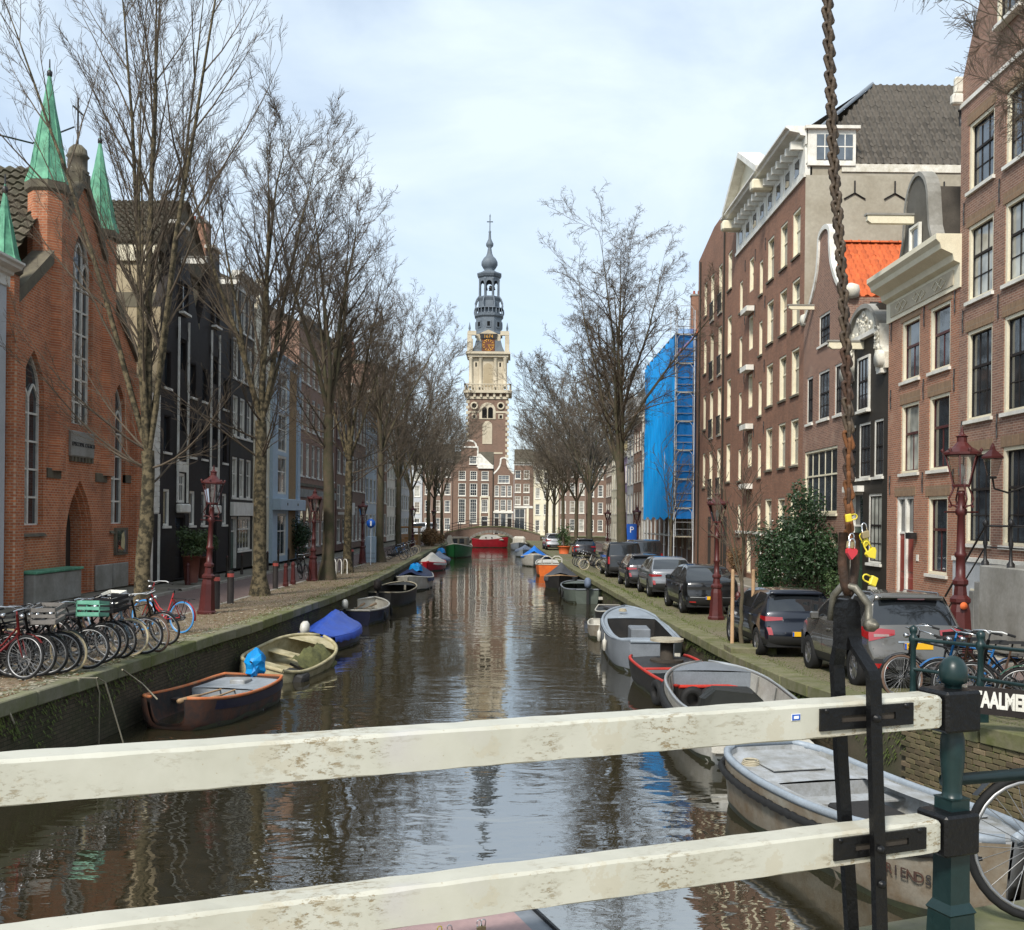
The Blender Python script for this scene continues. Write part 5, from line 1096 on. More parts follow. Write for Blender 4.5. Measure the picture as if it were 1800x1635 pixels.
        pts = [(-.85, z(488)), (-.85, z(499)), (-hw, z(499))] + [(-hw * math.cos(math.pi * q / n), z(499) + hw * math.sin(math.pi * q / n)) for q in range(1, n)] + [(hw, z(499)), (.85, z(499)), (.85, z(488))]
        MB().prism(pts, -2.05, -1.85, 0, 'y', Matrix.Rotation(b, 4, 'Z')).build('lantern_arch', 'lead', t)
    for k in range(5): MB().lathe([(.05, .7), (.25, .6), (.32, .2), (.45, 0)], (.9 * math.cos(k * 1.26), .9 * math.sin(k * 1.26), z(508)), 8).build('bell', 'iron', t)
    oct_('lantern_floor', [(2.4, 526), (2.4, 522)]); oct_('lantern_cornice', [(2.1, 489), (2.5, 487), (2.75, 483), (2.75, 481), (1.8, 478), (1.0, 474)])
    oct_('onion_dome', [(.9, 475), (1.3, 471), (1.72, 465), (1.7, 459), (1.3, 453), (.8, 449), (.55, 444), (.42, 437), (.35, 434)], 'lead', 16)
    oct_('upper_bulb', [(.3, 435), (.75, 431), (.8, 427), (.5, 422), (.3, 418), (.22, 408), (.3, 406), (.12, 403), (.05, 402)], 'lead', 14)
    MB().tube([(0, 0, z(403)), (0, 0, z(376))], .12, 6).build('cross_upright', 'lead', t); MB().tube([(-.65, 0, z(388)), (.65, 0, z(388))], .11, 6).build('cross_arm', 'lead', t); MB().tube([(0, 0, z(378)), (.05, 0, z(374))], [.16, .02], 6).build('weathercock', 'lead', t)
tower()
# ---------------------------------------------------------------- trees
def grow(seed, H, fork, r0, nlimb, tilt, upw, lv=4, dens=1.0, bend=0.10, twig=0.0075, curly=0.0, limb0=0.0, slim=1.0, split=(18, 42), reach=1.0, skirt=0):
    """bare tree: (trunk and limbs mesh, crown of branches and twigs mesh).
    fork: height where the limbs start; tilt: their lean at the start; upw: how strongly shoots turn upwards"""
    rnd = random.Random(seed); thick = MB(); thin = MB(); Z = Vector((0, 0, 1))
    def strand(mb, pts, rad, n):
        rows = []; up = None
        for i, p in enumerate(pts):
            d = pts[min(i + 1, len(pts) - 1)] - pts[max(i - 1, 0)]; d.normalize()
            if up is None: up = d.orthogonal().normalized()
            else:
                up = up - d * up.dot(d)
                up = up.normalized() if up.length > 1e-6 else d.orthogonal().normalized()
            w = d.cross(up); rows.append([p + (up * math.cos(2 * math.pi * k / n) + w * math.sin(2 * math.pi * k / n)) * rad[i] for k in range(n)])
        mb.rows(rows, 0, True, True)
    def branch(p, d, ln, r, level):
        nseg = (11, 8, 6, 4, 3)[level]; pts, rad = [p.copy()], [r]; d = d.normalized(); kids_ = []
        b = bend * (.7, 1.0, 1.3, 1.6, 1.8)[level]; tw = twig * (1.6, 1.35, 1.1, .9, .75)[level]
        for i in range(nseg):
            d = (d + Vector((rnd.gauss(0, b), rnd.gauss(0, b), rnd.gauss(0, b * .7))) + Z * upw * (.4, .8, .9, .7, .5)[level] * (1 - d.z)).normalized()
            if curly and level: d = (d + Vector((rnd.gauss(0, curly), rnd.gauss(0, curly), rnd.gauss(0, curly)))).normalized()
            p = p + d * (ln / nseg); t = (i + 1) / nseg; pts.append(p.copy()); rr = max(r * (1 - t) ** .8, tw) if t < 1 else tw * .7
            rad.append(rr); kids_.append((p.copy(), d.copy(), t, rr))
        strand(thick if level == 0 else thin, pts, rad, (7, 5, 4, 3, 3)[level])
        if level >= lv: return
        start = (.16, .12, .12, .2)[level]
        for (q, dd, t, rr) in kids_:
            if t < start: continue
            n = (1.55, 1.3, 1.15, .85)[level] * dens
            for _ in range(int(n) + (rnd.random() < n - int(n))):
                ax = dd.orthogonal().normalized(); ax.rotate(Matrix.Rotation(rnd.uniform(0, 6.283), 3, dd)); nd = dd.copy(); nd.rotate(Matrix.Rotation(R(rnd.uniform(*split)), 3, ax))
                l2 = ln * (.50, .50, .48, .5)[level] * (1 - t * .5) * rnd.uniform(.65, 1.2) * reach
                branch(q, nd, max(l2, .2), min(rr * .62, r * .42), level + 1)
    # trunk with root flare
    pts, rad = [], []; x = y = 0.0; n = 9
    for i in range(n + 1):
        t = i / n; z = fork * 1.08 * t; x += rnd.gauss(0, .025); y += rnd.gauss(0, .025); pts.append(Vector((x, y, z))); rad.append(r0 * (1 + .55 * max(0, 1 - t * 7) ** 2 - .22 * t) * rnd.uniform(.96, 1.05))
    strand(thick, [pts[0] - Vector((0, 0, .3))] + pts, [rad[0] * 1.1] + rad, 12)
    top = pts[-1]
    for k in range(nlimb):
        a = 2 * math.pi * (k + rnd.uniform(-.25, .25)) / nlimb; q = pts[-1] if limb0 == 0 else pts[-1 - rnd.randint(0, min(3, int(limb0 * 8)))]
        tl = R(tilt) * rnd.uniform(.35, 1.25) if k else R(tilt) * .15
        d = Vector((math.cos(a) * math.sin(tl), math.sin(a) * math.sin(tl), math.cos(tl)))
        branch(q - Vector((0, 0, rnd.uniform(0, .3))), d, (H - q.z) * rnd.uniform(.82, 1.05) * (1 if k == 0 else rnd.uniform(.8, 1.0)), rad[-1] * rnd.uniform(.48, .66) * slim * (1.25 if k == 0 else 1), 0)
    for k in range(skirt):       # thin low shoots round the fork
        q = pts[-1 - rnd.randint(0, 2)]; a = rnd.uniform(0, 6.283); tl = R(rnd.uniform(48, 85)); branch(q, Vector((math.cos(a) * math.sin(tl), math.sin(a) * math.sin(tl), math.cos(tl))), rnd.uniform(2.8, 5.2), r0 * .16, 1)
    return thick, thin
PROTO = {}
def proto(key, bark='bark', twm='twig', **kw):
    a, b = grow(**kw); PROTO[key] = (a.mesh('trunk', bark), b.mesh('crown', twm)); return PROTO[key]
def tree(key, label, loc, rotz=0.0, sc=1.0, group=None, lean=(0, 0), sz=None):
    t = thing('bare_tree', label, 'tree', loc, rotz, group); t.scale = (sc, sc, sz or sc); t.rotation_euler = (lean[0], lean[1], rotz)
    inst('trunk', PROTO[key][0], t); inst('crown', PROTO[key][1], t); return t
proto('vase', 'bark_patchy', seed=11, H=20.5, fork=4.3, r0=.225, nlimb=8, tilt=12, upw=.14, lv=4, dens=.77, bend=.05, twig=.0056, split=(14, 36), reach=.78, skirt=8, slim=.82)
proto('vase2', 'bark_patchy', seed=23, H=17.6, fork=5.8, r0=.25, nlimb=6, tilt=15, upw=.11, lv=4, dens=.84, bend=.06, twig=.0062, split=(16, 40), reach=.86, skirt=6, slim=.85)
proto('elm', 'bark', seed=5, H=18.8, fork=7.0, r0=.28, nlimb=6, tilt=18, upw=.05, lv=4, dens=.84, bend=.07, twig=.0075, split=(22, 50), reach=.92, skirt=6, slim=.85)
proto('wide', 'bark', 'twig', seed=52, H=22.3, fork=8.6, r0=.34, nlimb=9, tilt=31, upw=.02, lv=4, dens=.9, bend=.07, twig=.0085, curly=.07, limb0=.4, split=(26, 58), reach=.82, skirt=5, slim=.8)
proto('far', 'bark', 'twig_haze', seed=41, H=17.5, fork=5.2, r0=.24, nlimb=7, tilt=27, upw=.07, lv=4, dens=.84, bend=.08, twig=.0105, split=(20, 46), reach=.95, slim=.8)
proto('far2', 'bark', 'twig_haze', seed=47, H=18.5, fork=4.8, r0=.23, nlimb=7, tilt=30, upw=.06, lv=4, dens=.84, bend=.09, twig=.0105, split=(20, 48), reach=.95, slim=.8)
proto('young', 'bark', 'twig', seed=61, H=5.2, fork=1.6, r0=.055, nlimb=4, tilt=24, upw=.10, lv=2, dens=.55, bend=.07, twig=.006, split=(22, 48), reach=.9)
proto('edge', 'bark', 'twig', seed=77, H=13.5, fork=4.6, r0=.24, nlimb=11, tilt=52, upw=.02, lv=4, dens=.95, bend=.07, twig=.0048, curly=.05, split=(20, 44), reach=.8, slim=.42, limb0=.4)
GL, GR = 'bare trees along the left quay', 'bare trees along the right quay'
tree('vase', 'large bare vase-shaped tree in front of the church', (-10.25, 28.6, 1.22), .4, 1.0, GL)
tree('vase2', 'bare tree with patchy bark between the black bollards and the blue tarp boat', (-9.05, 36.8, 1.22), 2.0, 1.0, GL)
tree('elm', 'tall bare tree with mossy trunk beside the leaning bicycle', (-8.55, 47.5, 1.22), .9, 1.0, GL)
tree('vase2', 'slender bare tree beside the white cycle stand', (-8.7, 54.5, 1.22), 4.4, .92, GL)
tree('elm', 'bare forked tree beside the pale blue utility cabinet', (-8.75, 68, 1.22), 3.4, .93, GL)
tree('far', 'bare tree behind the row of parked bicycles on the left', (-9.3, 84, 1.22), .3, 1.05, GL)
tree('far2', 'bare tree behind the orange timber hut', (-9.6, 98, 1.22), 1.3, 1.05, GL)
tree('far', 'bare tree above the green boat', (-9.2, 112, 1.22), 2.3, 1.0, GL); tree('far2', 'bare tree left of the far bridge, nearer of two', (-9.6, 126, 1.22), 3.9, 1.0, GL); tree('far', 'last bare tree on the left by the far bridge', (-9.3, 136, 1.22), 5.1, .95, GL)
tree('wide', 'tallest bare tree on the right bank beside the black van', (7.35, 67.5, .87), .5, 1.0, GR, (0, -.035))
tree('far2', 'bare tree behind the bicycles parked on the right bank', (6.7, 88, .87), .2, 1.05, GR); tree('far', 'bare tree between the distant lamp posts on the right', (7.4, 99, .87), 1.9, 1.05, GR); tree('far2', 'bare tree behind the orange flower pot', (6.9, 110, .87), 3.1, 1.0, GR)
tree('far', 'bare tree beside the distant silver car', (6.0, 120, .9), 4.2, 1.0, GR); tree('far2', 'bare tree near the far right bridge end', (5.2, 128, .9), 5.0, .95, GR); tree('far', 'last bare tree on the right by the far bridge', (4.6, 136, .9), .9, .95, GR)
tree('young', 'staked young tree on the right quay by the second lamp post', (5.75, 25.3, .88), .3, 1.0); tree('young', 'thin young tree in front of the blue scaffold', (9.3, 60, .87), 2.0, 1.55)
tree('edge', 'bare tree at the right edge whose branches reach over the brick house', (12.4, 16.9, 1.2), 2.2, .92, None, (0, 0), 1.42)
# ---------------------------------------------------------------- street furniture
def place(o, px, py, z): o.location = on(px, py, z); return o
def lamp(label, loc, H=4.1, lean=0.0, group='red cast iron lamp posts'):
    t = thing('street_lamp', label, 'lamp post', loc, 0, group); k = H / 4.1; t.scale = (k, k, k); t.rotation_euler = (0, lean, 0)
    def mk(nm, fn, mat): return inst(nm, cached(('lamp', nm), lambda: fn().mesh(nm, mat)), t)
    mk('base', lambda: MB().lathe([(.27, -.05), (.27, .08), (.235, .12), (.215, .30), (.18, .85), (.15, .98), (.185, 1.02), (.185, 1.08), (.12, 1.14), (.105, 1.3), (.14, 1.34), (.14, 1.4), (.09, 1.45)], n=8, sm=False), 'oxblood')
    mk('shaft', lambda: MB().lathe([(.085, 1.44), (.08, 1.8), (.105, 1.83), (.105, 1.88), (.075, 1.92), (.062, 2.55), (.095, 2.58), (.1, 2.66), (.07, 2.7), (.055, 2.92), (.08, 2.95), (.05, 3.0)], n=12), 'oxblood')
    def arms():
        m = MB()
        for a in (0, math.pi / 2, math.pi, 3 * math.pi / 2):
            c, s = math.cos(a), math.sin(a); m.tube([(c * r, s * r, z) for r, z in ((.05, 2.72), (.17, 2.74), (.22, 2.85), (.17, 2.97), (.13, 3.06), (.15, 3.12))], .016, 5)
            m.lathe([(.005, -.03), (.035, 0), (.005, .03)], (c * .2, s * .2, 2.72), 6)
        m.tube([(-.3, 0, 2.62), (.3, 0, 2.62)], .017, 5); return m
    mk('scroll_bracket', arms, 'oxblood')
    mk('lantern_frame', lambda: (lambda m: [m.tube([(.15 * math.cos(R(60 * i)), .15 * math.sin(R(60 * i)), 3.1), (.29 * math.cos(R(60 * i)), .29 * math.sin(R(60 * i)), 3.63)], .013, 4) for i in range(6)] and m.lathe([(.05, 3.06), (.16, 3.07), (.165, 3.11), (.1, 3.115)], n=6, sm=False))(MB()), 'oxblood')
    me = cached('lamp_pane', lambda: (lambda p, q: MB().quad((.15 * math.cos(p) * .97, .15 * math.sin(p) * .97, 3.11), (.15 * math.cos(q) * .97, .15 * math.sin(q) * .97, 3.11), (.29 * math.cos(q) * .97, .29 * math.sin(q) * .97, 3.63), (.29 * math.cos(p) * .97, .29 * math.sin(p) * .97, 3.63)).mesh('pane', 'lamp_glass'))(0, R(60)))
    for i in range(6): inst('pane', me, t, (0, 0, 0), R(60 * i))
    mk('lantern_roof', lambda: MB().lathe([(.28, 3.62), (.325, 3.64), (.325, 3.68), (.27, 3.71), (.16, 3.78), (.1, 3.85), (.085, 3.87), (.085, 3.95), (.11, 3.97), (.05, 4.0), (.03, 4.04), (.02, 4.1), (.003, 4.16)], n=12, sm=False), 'oxblood')
    me = cached('lamp_crest', lambda: MB().lathe([(.005, -.04), (.04, 0), (.005, .04)], n=6).mesh('crest', 'oxblood'))
    for i in range(6): inst('crest', me, t, (.32 * math.cos(R(60 * i + 30)), .32 * math.sin(R(60 * i + 30)), 3.72))
    mk('bulb', lambda: MB().lathe([(.02, 3.12), (.02, 3.25), (.055, 3.28), (.06, 3.38), (.03, 3.46), (.005, 3.48)], n=10), 'white')
    return t
lamp('red lamp post standing beside the parked bicycles and black bollards', on(363, 1080, 1.22), 4.25, .04)
lamp('red lamp post behind the leaning black bicycle', on(549, 1022, 1.12), 4.2, .02)
lamp('red lamp post next to the pale blue utility cabinet', on(637, 991, 1.05), 4.1)
lamp('distant red lamp post left of the orange timber hut', (-8.9, 92, 1.05), 4.1); lamp('distant red lamp post beside the dry brown hedge', (-9.0, 118, 1.05), 4.1)
lamp('red lamp post in front of the black car', on(1259, 1089, .9), 4.15)
lamp('large red lamp post behind the grey car with orange sticker', (10.35, 23.6, .95), 5.3)
lamp('red lamp post with the blue parking sign', (8.9, 73, .9), 4.15); lamp('distant red lamp post right of the big bare tree trunk', (8.6, 92, .9), 4.1); lamp('most distant red lamp post on the right bank', (8.4, 112, .9), 4.1)
t = thing('sticker', 'round orange sticker on the large red lamp post', 'sticker', (10.3, 23.40, 2.2)); MB().lathe([(.085, 0), (.085, .006)], n=16, T=Matrix.Translation((0, -.1, 0)) @ Matrix.Rotation(R(90), 4, 'X')).build('disc', 'tile_orange', t)
t = thing('wall_lantern', 'dark wall lantern on a curled bracket of the nearest brick house', 'lantern', (12.0, 25.6, 5.2))
MB().lathe([(.09, 0), (.12, .03), (.1, .06)], n=6, sm=False).build('lantern_foot', 'iron', t); MB().lathe([(.13, .08), (.24, .5)], n=6, sm=False).build('lantern_glass', 'lamp_glass', t); MB().lathe([(.28, .5), (.28, .55), (.2, .62), (.08, .72), (.06, .8), (.01, .9)], n=6, sm=False).build('lantern_cap', 'oxblood', t)
MB().tube([(0, 0, .02), (.05, 0, -.25), (.4, 0, -.35), (.8, 0, -.2), (1.0, 0, .1)], .025, 6).build('bracket', 'iron', t)
# bollards
def bollard(label, loc, kind):
    t = thing('bollard', label, 'bollard', loc, 0, {'red': 'tapered red bollards', 'black': 'black posts with red band', 'dark': 'slim dark kerb posts'}[kind])
    if kind == 'red': inst('post', cached('boll_r', lambda: MB().lathe([(.12, -.05), (.12, .1), (.1, .14), (.075, .75), (.09, .77), (.09, .82), (.06, .9), (.01, .94)], n=8, sm=False).mesh('post', 'oxblood')), t)
    elif kind == 'black':
        inst('post', cached('boll_b', lambda: MB().lathe([(.11, -.05), (.11, 1.02), (.09, 1.08), (.01, 1.1)], n=12).mesh('post', 'black_paint')), t); inst('red_band', cached('boll_bb', lambda: MB().lathe([(.113, .88), (.113, 1.0)], n=12).mesh('red_band', 'door_red')), t)
    else: inst('post', cached('boll_d', lambda: MB().lathe([(.08, -.05), (.08, .1), (.06, .14), (.055, .8), (.07, .84), (.03, .9)], n=8).mesh('post', 'wood_dark')), t); inst('cap', cached('boll_dc', lambda: MB().lathe([(.03, .88), (.06, .92), (.01, .98)], n=8).mesh('cap', 'oxblood')), t)
for px, py, kind, lab in ((380, 1072, 'black', 'black post with red band beside the lamp post base'), (405, 1062, 'black', 'black post with red band, second from the lamp post'), (484, 1034, 'black', 'black post with red band right of the patchy tree'), (502, 1030, 'red', 'tapered red bollard right of the patchy tree, nearer one'), (515, 1026, 'red', 'tapered red bollard nearest the leaning bicycle'),
                          (330, 1028, 'red', 'red bollard in front of the potted shrub'), (399, 1013, 'dark', 'slim dark post at the door of the white shop front'), (425, 1008, 'dark', 'slim dark post before the shop window'), (470, 1001, 'dark', 'slim dark post at the near corner of the blue house'), (489, 997, 'dark', 'slim dark post at the door of the blue house'), (507, 993, 'dark', 'slim dark post before the tan brick strip'), (523, 989, 'dark', 'slim dark post at the far corner of the blue house'),
                          (581, 1004, 'black', 'black post behind the mossy tree trunk'), (618, 997, 'black', 'black post between the slender tree and lamp')):
    bollard(lab, on(px, py, 1.2), kind)
bollard('red bollard beside the stakes of the young tree', on(1297, 1092, .9), 'red')
# tree stakes round the young tree
for n, (dx, dy, lab) in enumerate(((-.28, 0, 'timber tree stake on the canal side of the young tree'), (.25, .1, 'timber tree stake on the street side of the young tree'))):
    MBs = MB().lathe([(.045, -.1), (.045, 1.95), (.03, 2.0)], n=8).build('tree_stake', 'wood_raw'); MBs.location = (5.75 + dx, 25.3 + dy, .88); tag(MBs, lab, 'stake', 'stakes of the young tree')
# planters and shrubs
def leaves(c, rad, n, size, mat, seed, name='foliage', parent=None, flowers=0, fmat=None):
    rnd = random.Random(seed); mb = MB(); lumps = [(Vector((rnd.uniform(-.6, .6) * rad[0], rnd.uniform(-.6, .6) * rad[1], rnd.uniform(-.6, .65) * rad[2])), rnd.uniform(.38, .6)) for _ in range(16)]
    for i in range(n + flowers):
        o, q = rnd.choice(lumps); d = Vector((rnd.gauss(0, 1), rnd.gauss(0, 1), rnd.gauss(0, 1))).normalized(); rr = rnd.random() ** .35
        p = Vector(c) + o + Vector((d.x * rad[0], d.y * rad[1], d.z * rad[2])) * q * rr
        nrm = (d + Vector((rnd.gauss(0, .6), rnd.gauss(0, .6), rnd.gauss(0, .6)))).normalized(); a = nrm.orthogonal().normalized(); a.rotate(Matrix.Rotation(rnd.uniform(0, 6.3), 3, nrm)); b = nrm.cross(a); s = size * rnd.uniform(.7, 1.3)
        mb.add([p - a * s * .5, p + b * s * .28 + nrm * s * .08, p + a * s * .5, p - b * s * .28 + nrm * s * .08], [(0, 1, 2, 3)], 1 if i >= n else 0)
    return mb.build(name, [mat, fmat or mat], parent)
paint('leaf_dark', (0.028, 0.065, 0.02), (0.015, 0.035, 0.012), scale=1.5, rough=.45, bump=0, spec=.5)
paint('leaf_mid', (0.07, 0.11, 0.035), (0.035, 0.065, 0.02), scale=1.8, rough=.5, bump=0)
paint('leaf_brown', (0.19, 0.11, 0.045), (0.10, 0.06, 0.03), scale=2, rough=.8, bump=0)
paint('pot_red', (0.16, 0.05, 0.03), (0.11, 0.035, 0.022), rough=.7)
for (px, py, lab, sc, sd) in ((336, 1024, 'tall red planter with round green shrub in front of the black warehouse', 1.0, 3), (358, 1017, 'red planter with shrub half hidden by the lamp post', .85, 4)):
    t = thing('potted_shrub', lab, 'planter', on(px, py, 1.27), 0, 'planters before the warehouses'); t.scale = (sc,) * 3
    MB().lathe([(.26, 0), (.36, 1.05), (.4, 1.06), (.4, 1.14), (.34, 1.14), (.33, 1.05)], n=14).build('pot', 'pot_red', t); leaves((0, 0, 1.65), (.75, .75, .6), 1500, .13, 'leaf_mid', sd, 'shrub', t)
def bush(name, label, loc, rad, n, size, mat, seed, flowers=0, cat='bush', fm=None):
    t = thing(name, label, cat, loc); leaves((0, 0, rad[2]), rad, n, size, mat, seed, 'foliage', t, flowers, fm)
    rnd = random.Random(seed); mb = MB()
    for k in range(7): a = rnd.uniform(0, 6.3); mb.tube([(0, 0, -.1), (.3 * rad[0] * math.cos(a), .3 * rad[1] * math.sin(a), rad[2] * .7), (.55 * rad[0] * math.cos(a), .55 * rad[1] * math.sin(a), rad[2] * 1.3)], [.05, .03, .01], 5)
    mb.build('stems', 'twig', t); return t
bush('flowering_bush', 'dark evergreen bush with small white flowers against the warehouse', (11.9, 45.9, .92), (1.2, 1.5, 1.75), 6000, .13, 'leaf_dark', 7, 160, 'bush', 'white')
bush('evergreen_bush', 'tall dense evergreen bush behind the love lock chain', (12.2, 41.4, .92), (1.35, 2.0, 2.35), 9500, .14, 'leaf_dark', 8)
bush('evergreen_bush', 'small green bush beside the door of the black house', (12.3, 38.6, .95), (.5, .6, .7), 900, .12, 'leaf_mid', 9)
bush('evergreen_bush', 'dark climbing bush against the brown brick building on the left', (-13.7, 66.6, 1.1), (.6, 1.2, 1.5), 1800, .16, 'leaf_dark', 10)
bush('dry_hedge', 'dry brown leafy hedge on the quay by the green boat', (-8.4, 108, 1.0), (1.2, 5.0, 1.1), 2600, .2, 'leaf_brown', 12)
bush('evergreen_bush', 'green bush in an orange tub on the right bank', (4.7, 92, 1.2), (.8, .8, 1.2), 900, .18, 'leaf_mid', 14)
t = thing('flower_tub', 'orange tub standing under the bush on the right bank', 'tub', (4.7, 92, .9)); MB().lathe([(.4, 0), (.55, .6), (.6, .62), (.6, .7), (.5, .7)], n=12).build('tub', 'tile_orange', t)
bush('shrub', 'small shrub at the foot of the warehouse near the drainpipe', (12.2, 56.5, .95), (.6, .8, .9), 900, .12, 'leaf_brown', 15)
# utility cabinet, signs, cycle stand, bin, hut
t = thing('utility_cabinet', 'pale blue metal utility cabinet on the left quay', 'cabinet', on(652, 989, 1.05)); MB().bev(-.32, .32, -.25, .25, 0, 1.72, .03).build('body', 'blue_pale', t); MB().box(-.3, .3, -.262, -.25, .62, .64).build('door_seam', 'stone_dark', t); MB().box(-.3, .3, -.262, -.25, .3, .32).build('door_seam', 'stone_dark', t)
gloss('sign_blue', (0.01, 0.09, 0.42), .4); gloss('sign_white', (.8, .8, .8), .4)
def psign(label, loc, h, rect):
    t = thing('parking_sign', label, 'sign', loc, 0); MB().tube([(0, 0, 0), (0, 0, h + .35)], .035, 6).build('pole', 'zinc', t)
    if rect: MB().bev(-.35, .35, -.07, -.045, h - .75, h + .35, .01).build('plate', 'sign_blue', t)
    else: MB().lathe([(.28, 0), (.28, .02)], n=24, T=Matrix.Translation((0, -.045, h)) @ Matrix.Rotation(R(90), 4, 'X')).build('plate', 'sign_blue', t)
    return t
t = psign('round blue sign on a pole above the utility cabinet', (-8.75, 63.6, 1.05), 2.6, False); MB().box(-.04, .04, -.075, -.066, 2.45, 2.75).build('arrow', 'sign_white', t)
t = psign('blue parking sign with white P on the right bank', (8.3, 71, .9), 2.5, True); lettering('letter', 'P', .6, .004, 'sign_white', t, Matrix.Translation((0, -.076, 2.25)) @ Matrix.Rotation(R(90), 4, 'X'))
t = thing('cycle_stand', 'white tubular cycle stand beside the slender tree', 'cycle stand', on(592, 1009, 1.1), .5)
for k in range(4): MB().tube([(k * .3 - .45, -.3, 0), (k * .3 - .45, -.3, .6), (k * .3 - .45, -.15, .75), (k * .3 - .45, .15, .75), (k * .3 - .45, .3, .6), (k * .3 - .45, .3, 0)], .025, 6).build('hoop', 'white', t)
t = thing('waste_bin', 'green metal bin in front of the evergreen bushes', 'bin', (11.7, 46.6, .93)); MB().bev(-.4, .4, -.35, .35, 0, 1.45, .05).build('body', 'green_bin', t); MB().bev(-.42, .42, -.37, .37, 1.45, 1.55, .03).build('lid', 'green_bin', t)
t = thing('timber_hut', 'orange timber shelter on the far left quay', 'shelter', (-10.4, 104, 1.05))
for x in (-1.0, 0, 1.0):
    for y in (-.8, .8): MB().box(x - .06, x + .06, y - .06, y + .06, 0, 1.9).build('post', 'wood_raw', t)
paint('timber_orange', (0.5, 0.22, 0.05), rough=.7); MB().bev(-1.2, 1.2, -1.0, 1.0, 1.9, 2.05, .02).build('roof', 'timber_orange', t)
for k in range(6): MB().box(-1.0, 1.0, -.83, -.79, .1 + k * .2, .26 + k * .2).build('plank', 'timber_orange', t)
# planks that bridge the quay edge near the lamp (low timber fender on the right bank)
t = thing('timber_sleeper', 'low mossy timber sleeper at the foot of the young tree', 'sleeper', (5.85, 24.9, .9)); MB().bev(-.6, .5, -.5, .35, -.05, .16, .03).build('beam', 'coping_moss', t)
# dead leaves and litter on the left strip
rnd = random.Random(77); mb = MB()
for i in range(5200):
    Y = 15 + 60 * rnd.random() ** 1.7; x, z = edge(LEFT, Y); X = x - .1 - rnd.random() ** 1.3 * 2.6; s = rnd.uniform(.02, .055); a = rnd.uniform(0, 3.1); dx, dy = math.cos(a) * s, math.sin(a) * s
    mb.add([(X - dx, Y - dy, z + .026), (X + dy * .5, Y - dx * .5, z + .035), (X + dx, Y + dy, z + .03), (X - dy * .5, Y + dx * .5, z + .04)], [(0, 1, 2, 3)], i % 2)
o = mb.build('fallen_leaves', ['leaf_brown', 'wood_grey']); tag(o, 'scattered dry leaves on the left quay strip', 'leaves', kind='stuff')
paint('grass_moss', (0.10, 0.13, 0.025), (0.06, 0.085, 0.02), rough=.9, bump=0); mb = MB(); rnd = random.Random(5)
for i in range(9000):
    side = rnd.random() < .6; L_ = RIGHT if side else LEFT; Y = (12.5 if side else 15) + 50 * rnd.random() ** 1.6; x, z = edge(L_, Y); X = x + (1 if side else -1) * (rnd.gauss(.42, .12) if rnd.random() < .6 else rnd.uniform(0, 3)); s = rnd.uniform(.02, .05) * min(1, Y / 40); a = rnd.uniform(0, 6.3)
    mb.add([(X - s * .3, Y, z), (X + s * .3, Y, z), (X + math.cos(a) * s * .8, Y + math.sin(a) * s * .8, z + s * 1.5)], [(0, 1, 2)])
o = mb.build('moss_tufts', 'grass_moss'); tag(o, 'short green moss and grass along the quay edges', 'grass', kind='stuff')
mb = MB(); rnd = random.Random(6)
for i in range(7000):          # moss and weeds hanging on the quay faces
    side = rnd.random() < .62; L_ = RIGHT if side else LEFT; Y = 13 + 45 * rnd.random() ** 1.4; x, z = edge(L_, Y)
    q = 0.6 * abs(math.sin(Y * .9) + .5 * math.sin(Y * 2.3 + 1)); zz = z - .2 - (rnd.random() ** 1.6) * q; X = x + (-1 if side else 1) * rnd.uniform(.0, .05); s = rnd.uniform(.02, .06); a = rnd.uniform(0, 6.3)
    mb.add([(X, Y - s * .5, zz), (X, Y + s * .5, zz), (X + (-1 if side else 1) * s * .7, Y + math.cos(a) * s * .5, zz - s * 1.3)], [(0, 1, 2)])
o = mb.build('wall_moss', 'grass_moss'); tag(o, 'green moss growing on the faces of the quay walls', 'moss', kind='stuff')
# ---------------------------------------------------------------- bicycles
gloss('tyre', (0.018, 0.018, 0.018), .75, spec=.2); gloss('chrome', (.6, .6, .6), .25, 1.0); gloss('steel_dull', (.33, .33, .33), .45, .8); paint('tyre_cream', (0.62, 0.52, 0.33), (0.5, 0.4, 0.24), rough=.7); gloss('tyre_blue', (0.05, 0.25, 0.55), .5); paint('tyre_brown', (0.16, 0.10, 0.07), rough=.8)
for nm, c in (('black', (.012, .012, .013)), ('red', (.42, .02, .025)), ('blue', (.02, .16, .42)), ('pale', (.35, .5, .6)), ('white', (.7, .7, .68)), ('brown', (.07, .04, .025)), ('green', (.02, .09, .05)), ('maroon', (.2, .02, .02)), ('cream', (.6, .5, .3))): paint('bike_' + nm, c, rough=.38, bump=.05, fine=40)
paint('crate_mint', (0.16, 0.42, 0.30), (0.1, 0.3, 0.2), rough=.5); paint('crate_black', (.012, .012, .013), rough=.5); paint('cover_grey', (.22, .2, .18), (.14, .13, .12), rough=.7); paint('wicker', (.36, .28, .16), (.22, .16, .09), scale=18, rough=.8, bump=.6)
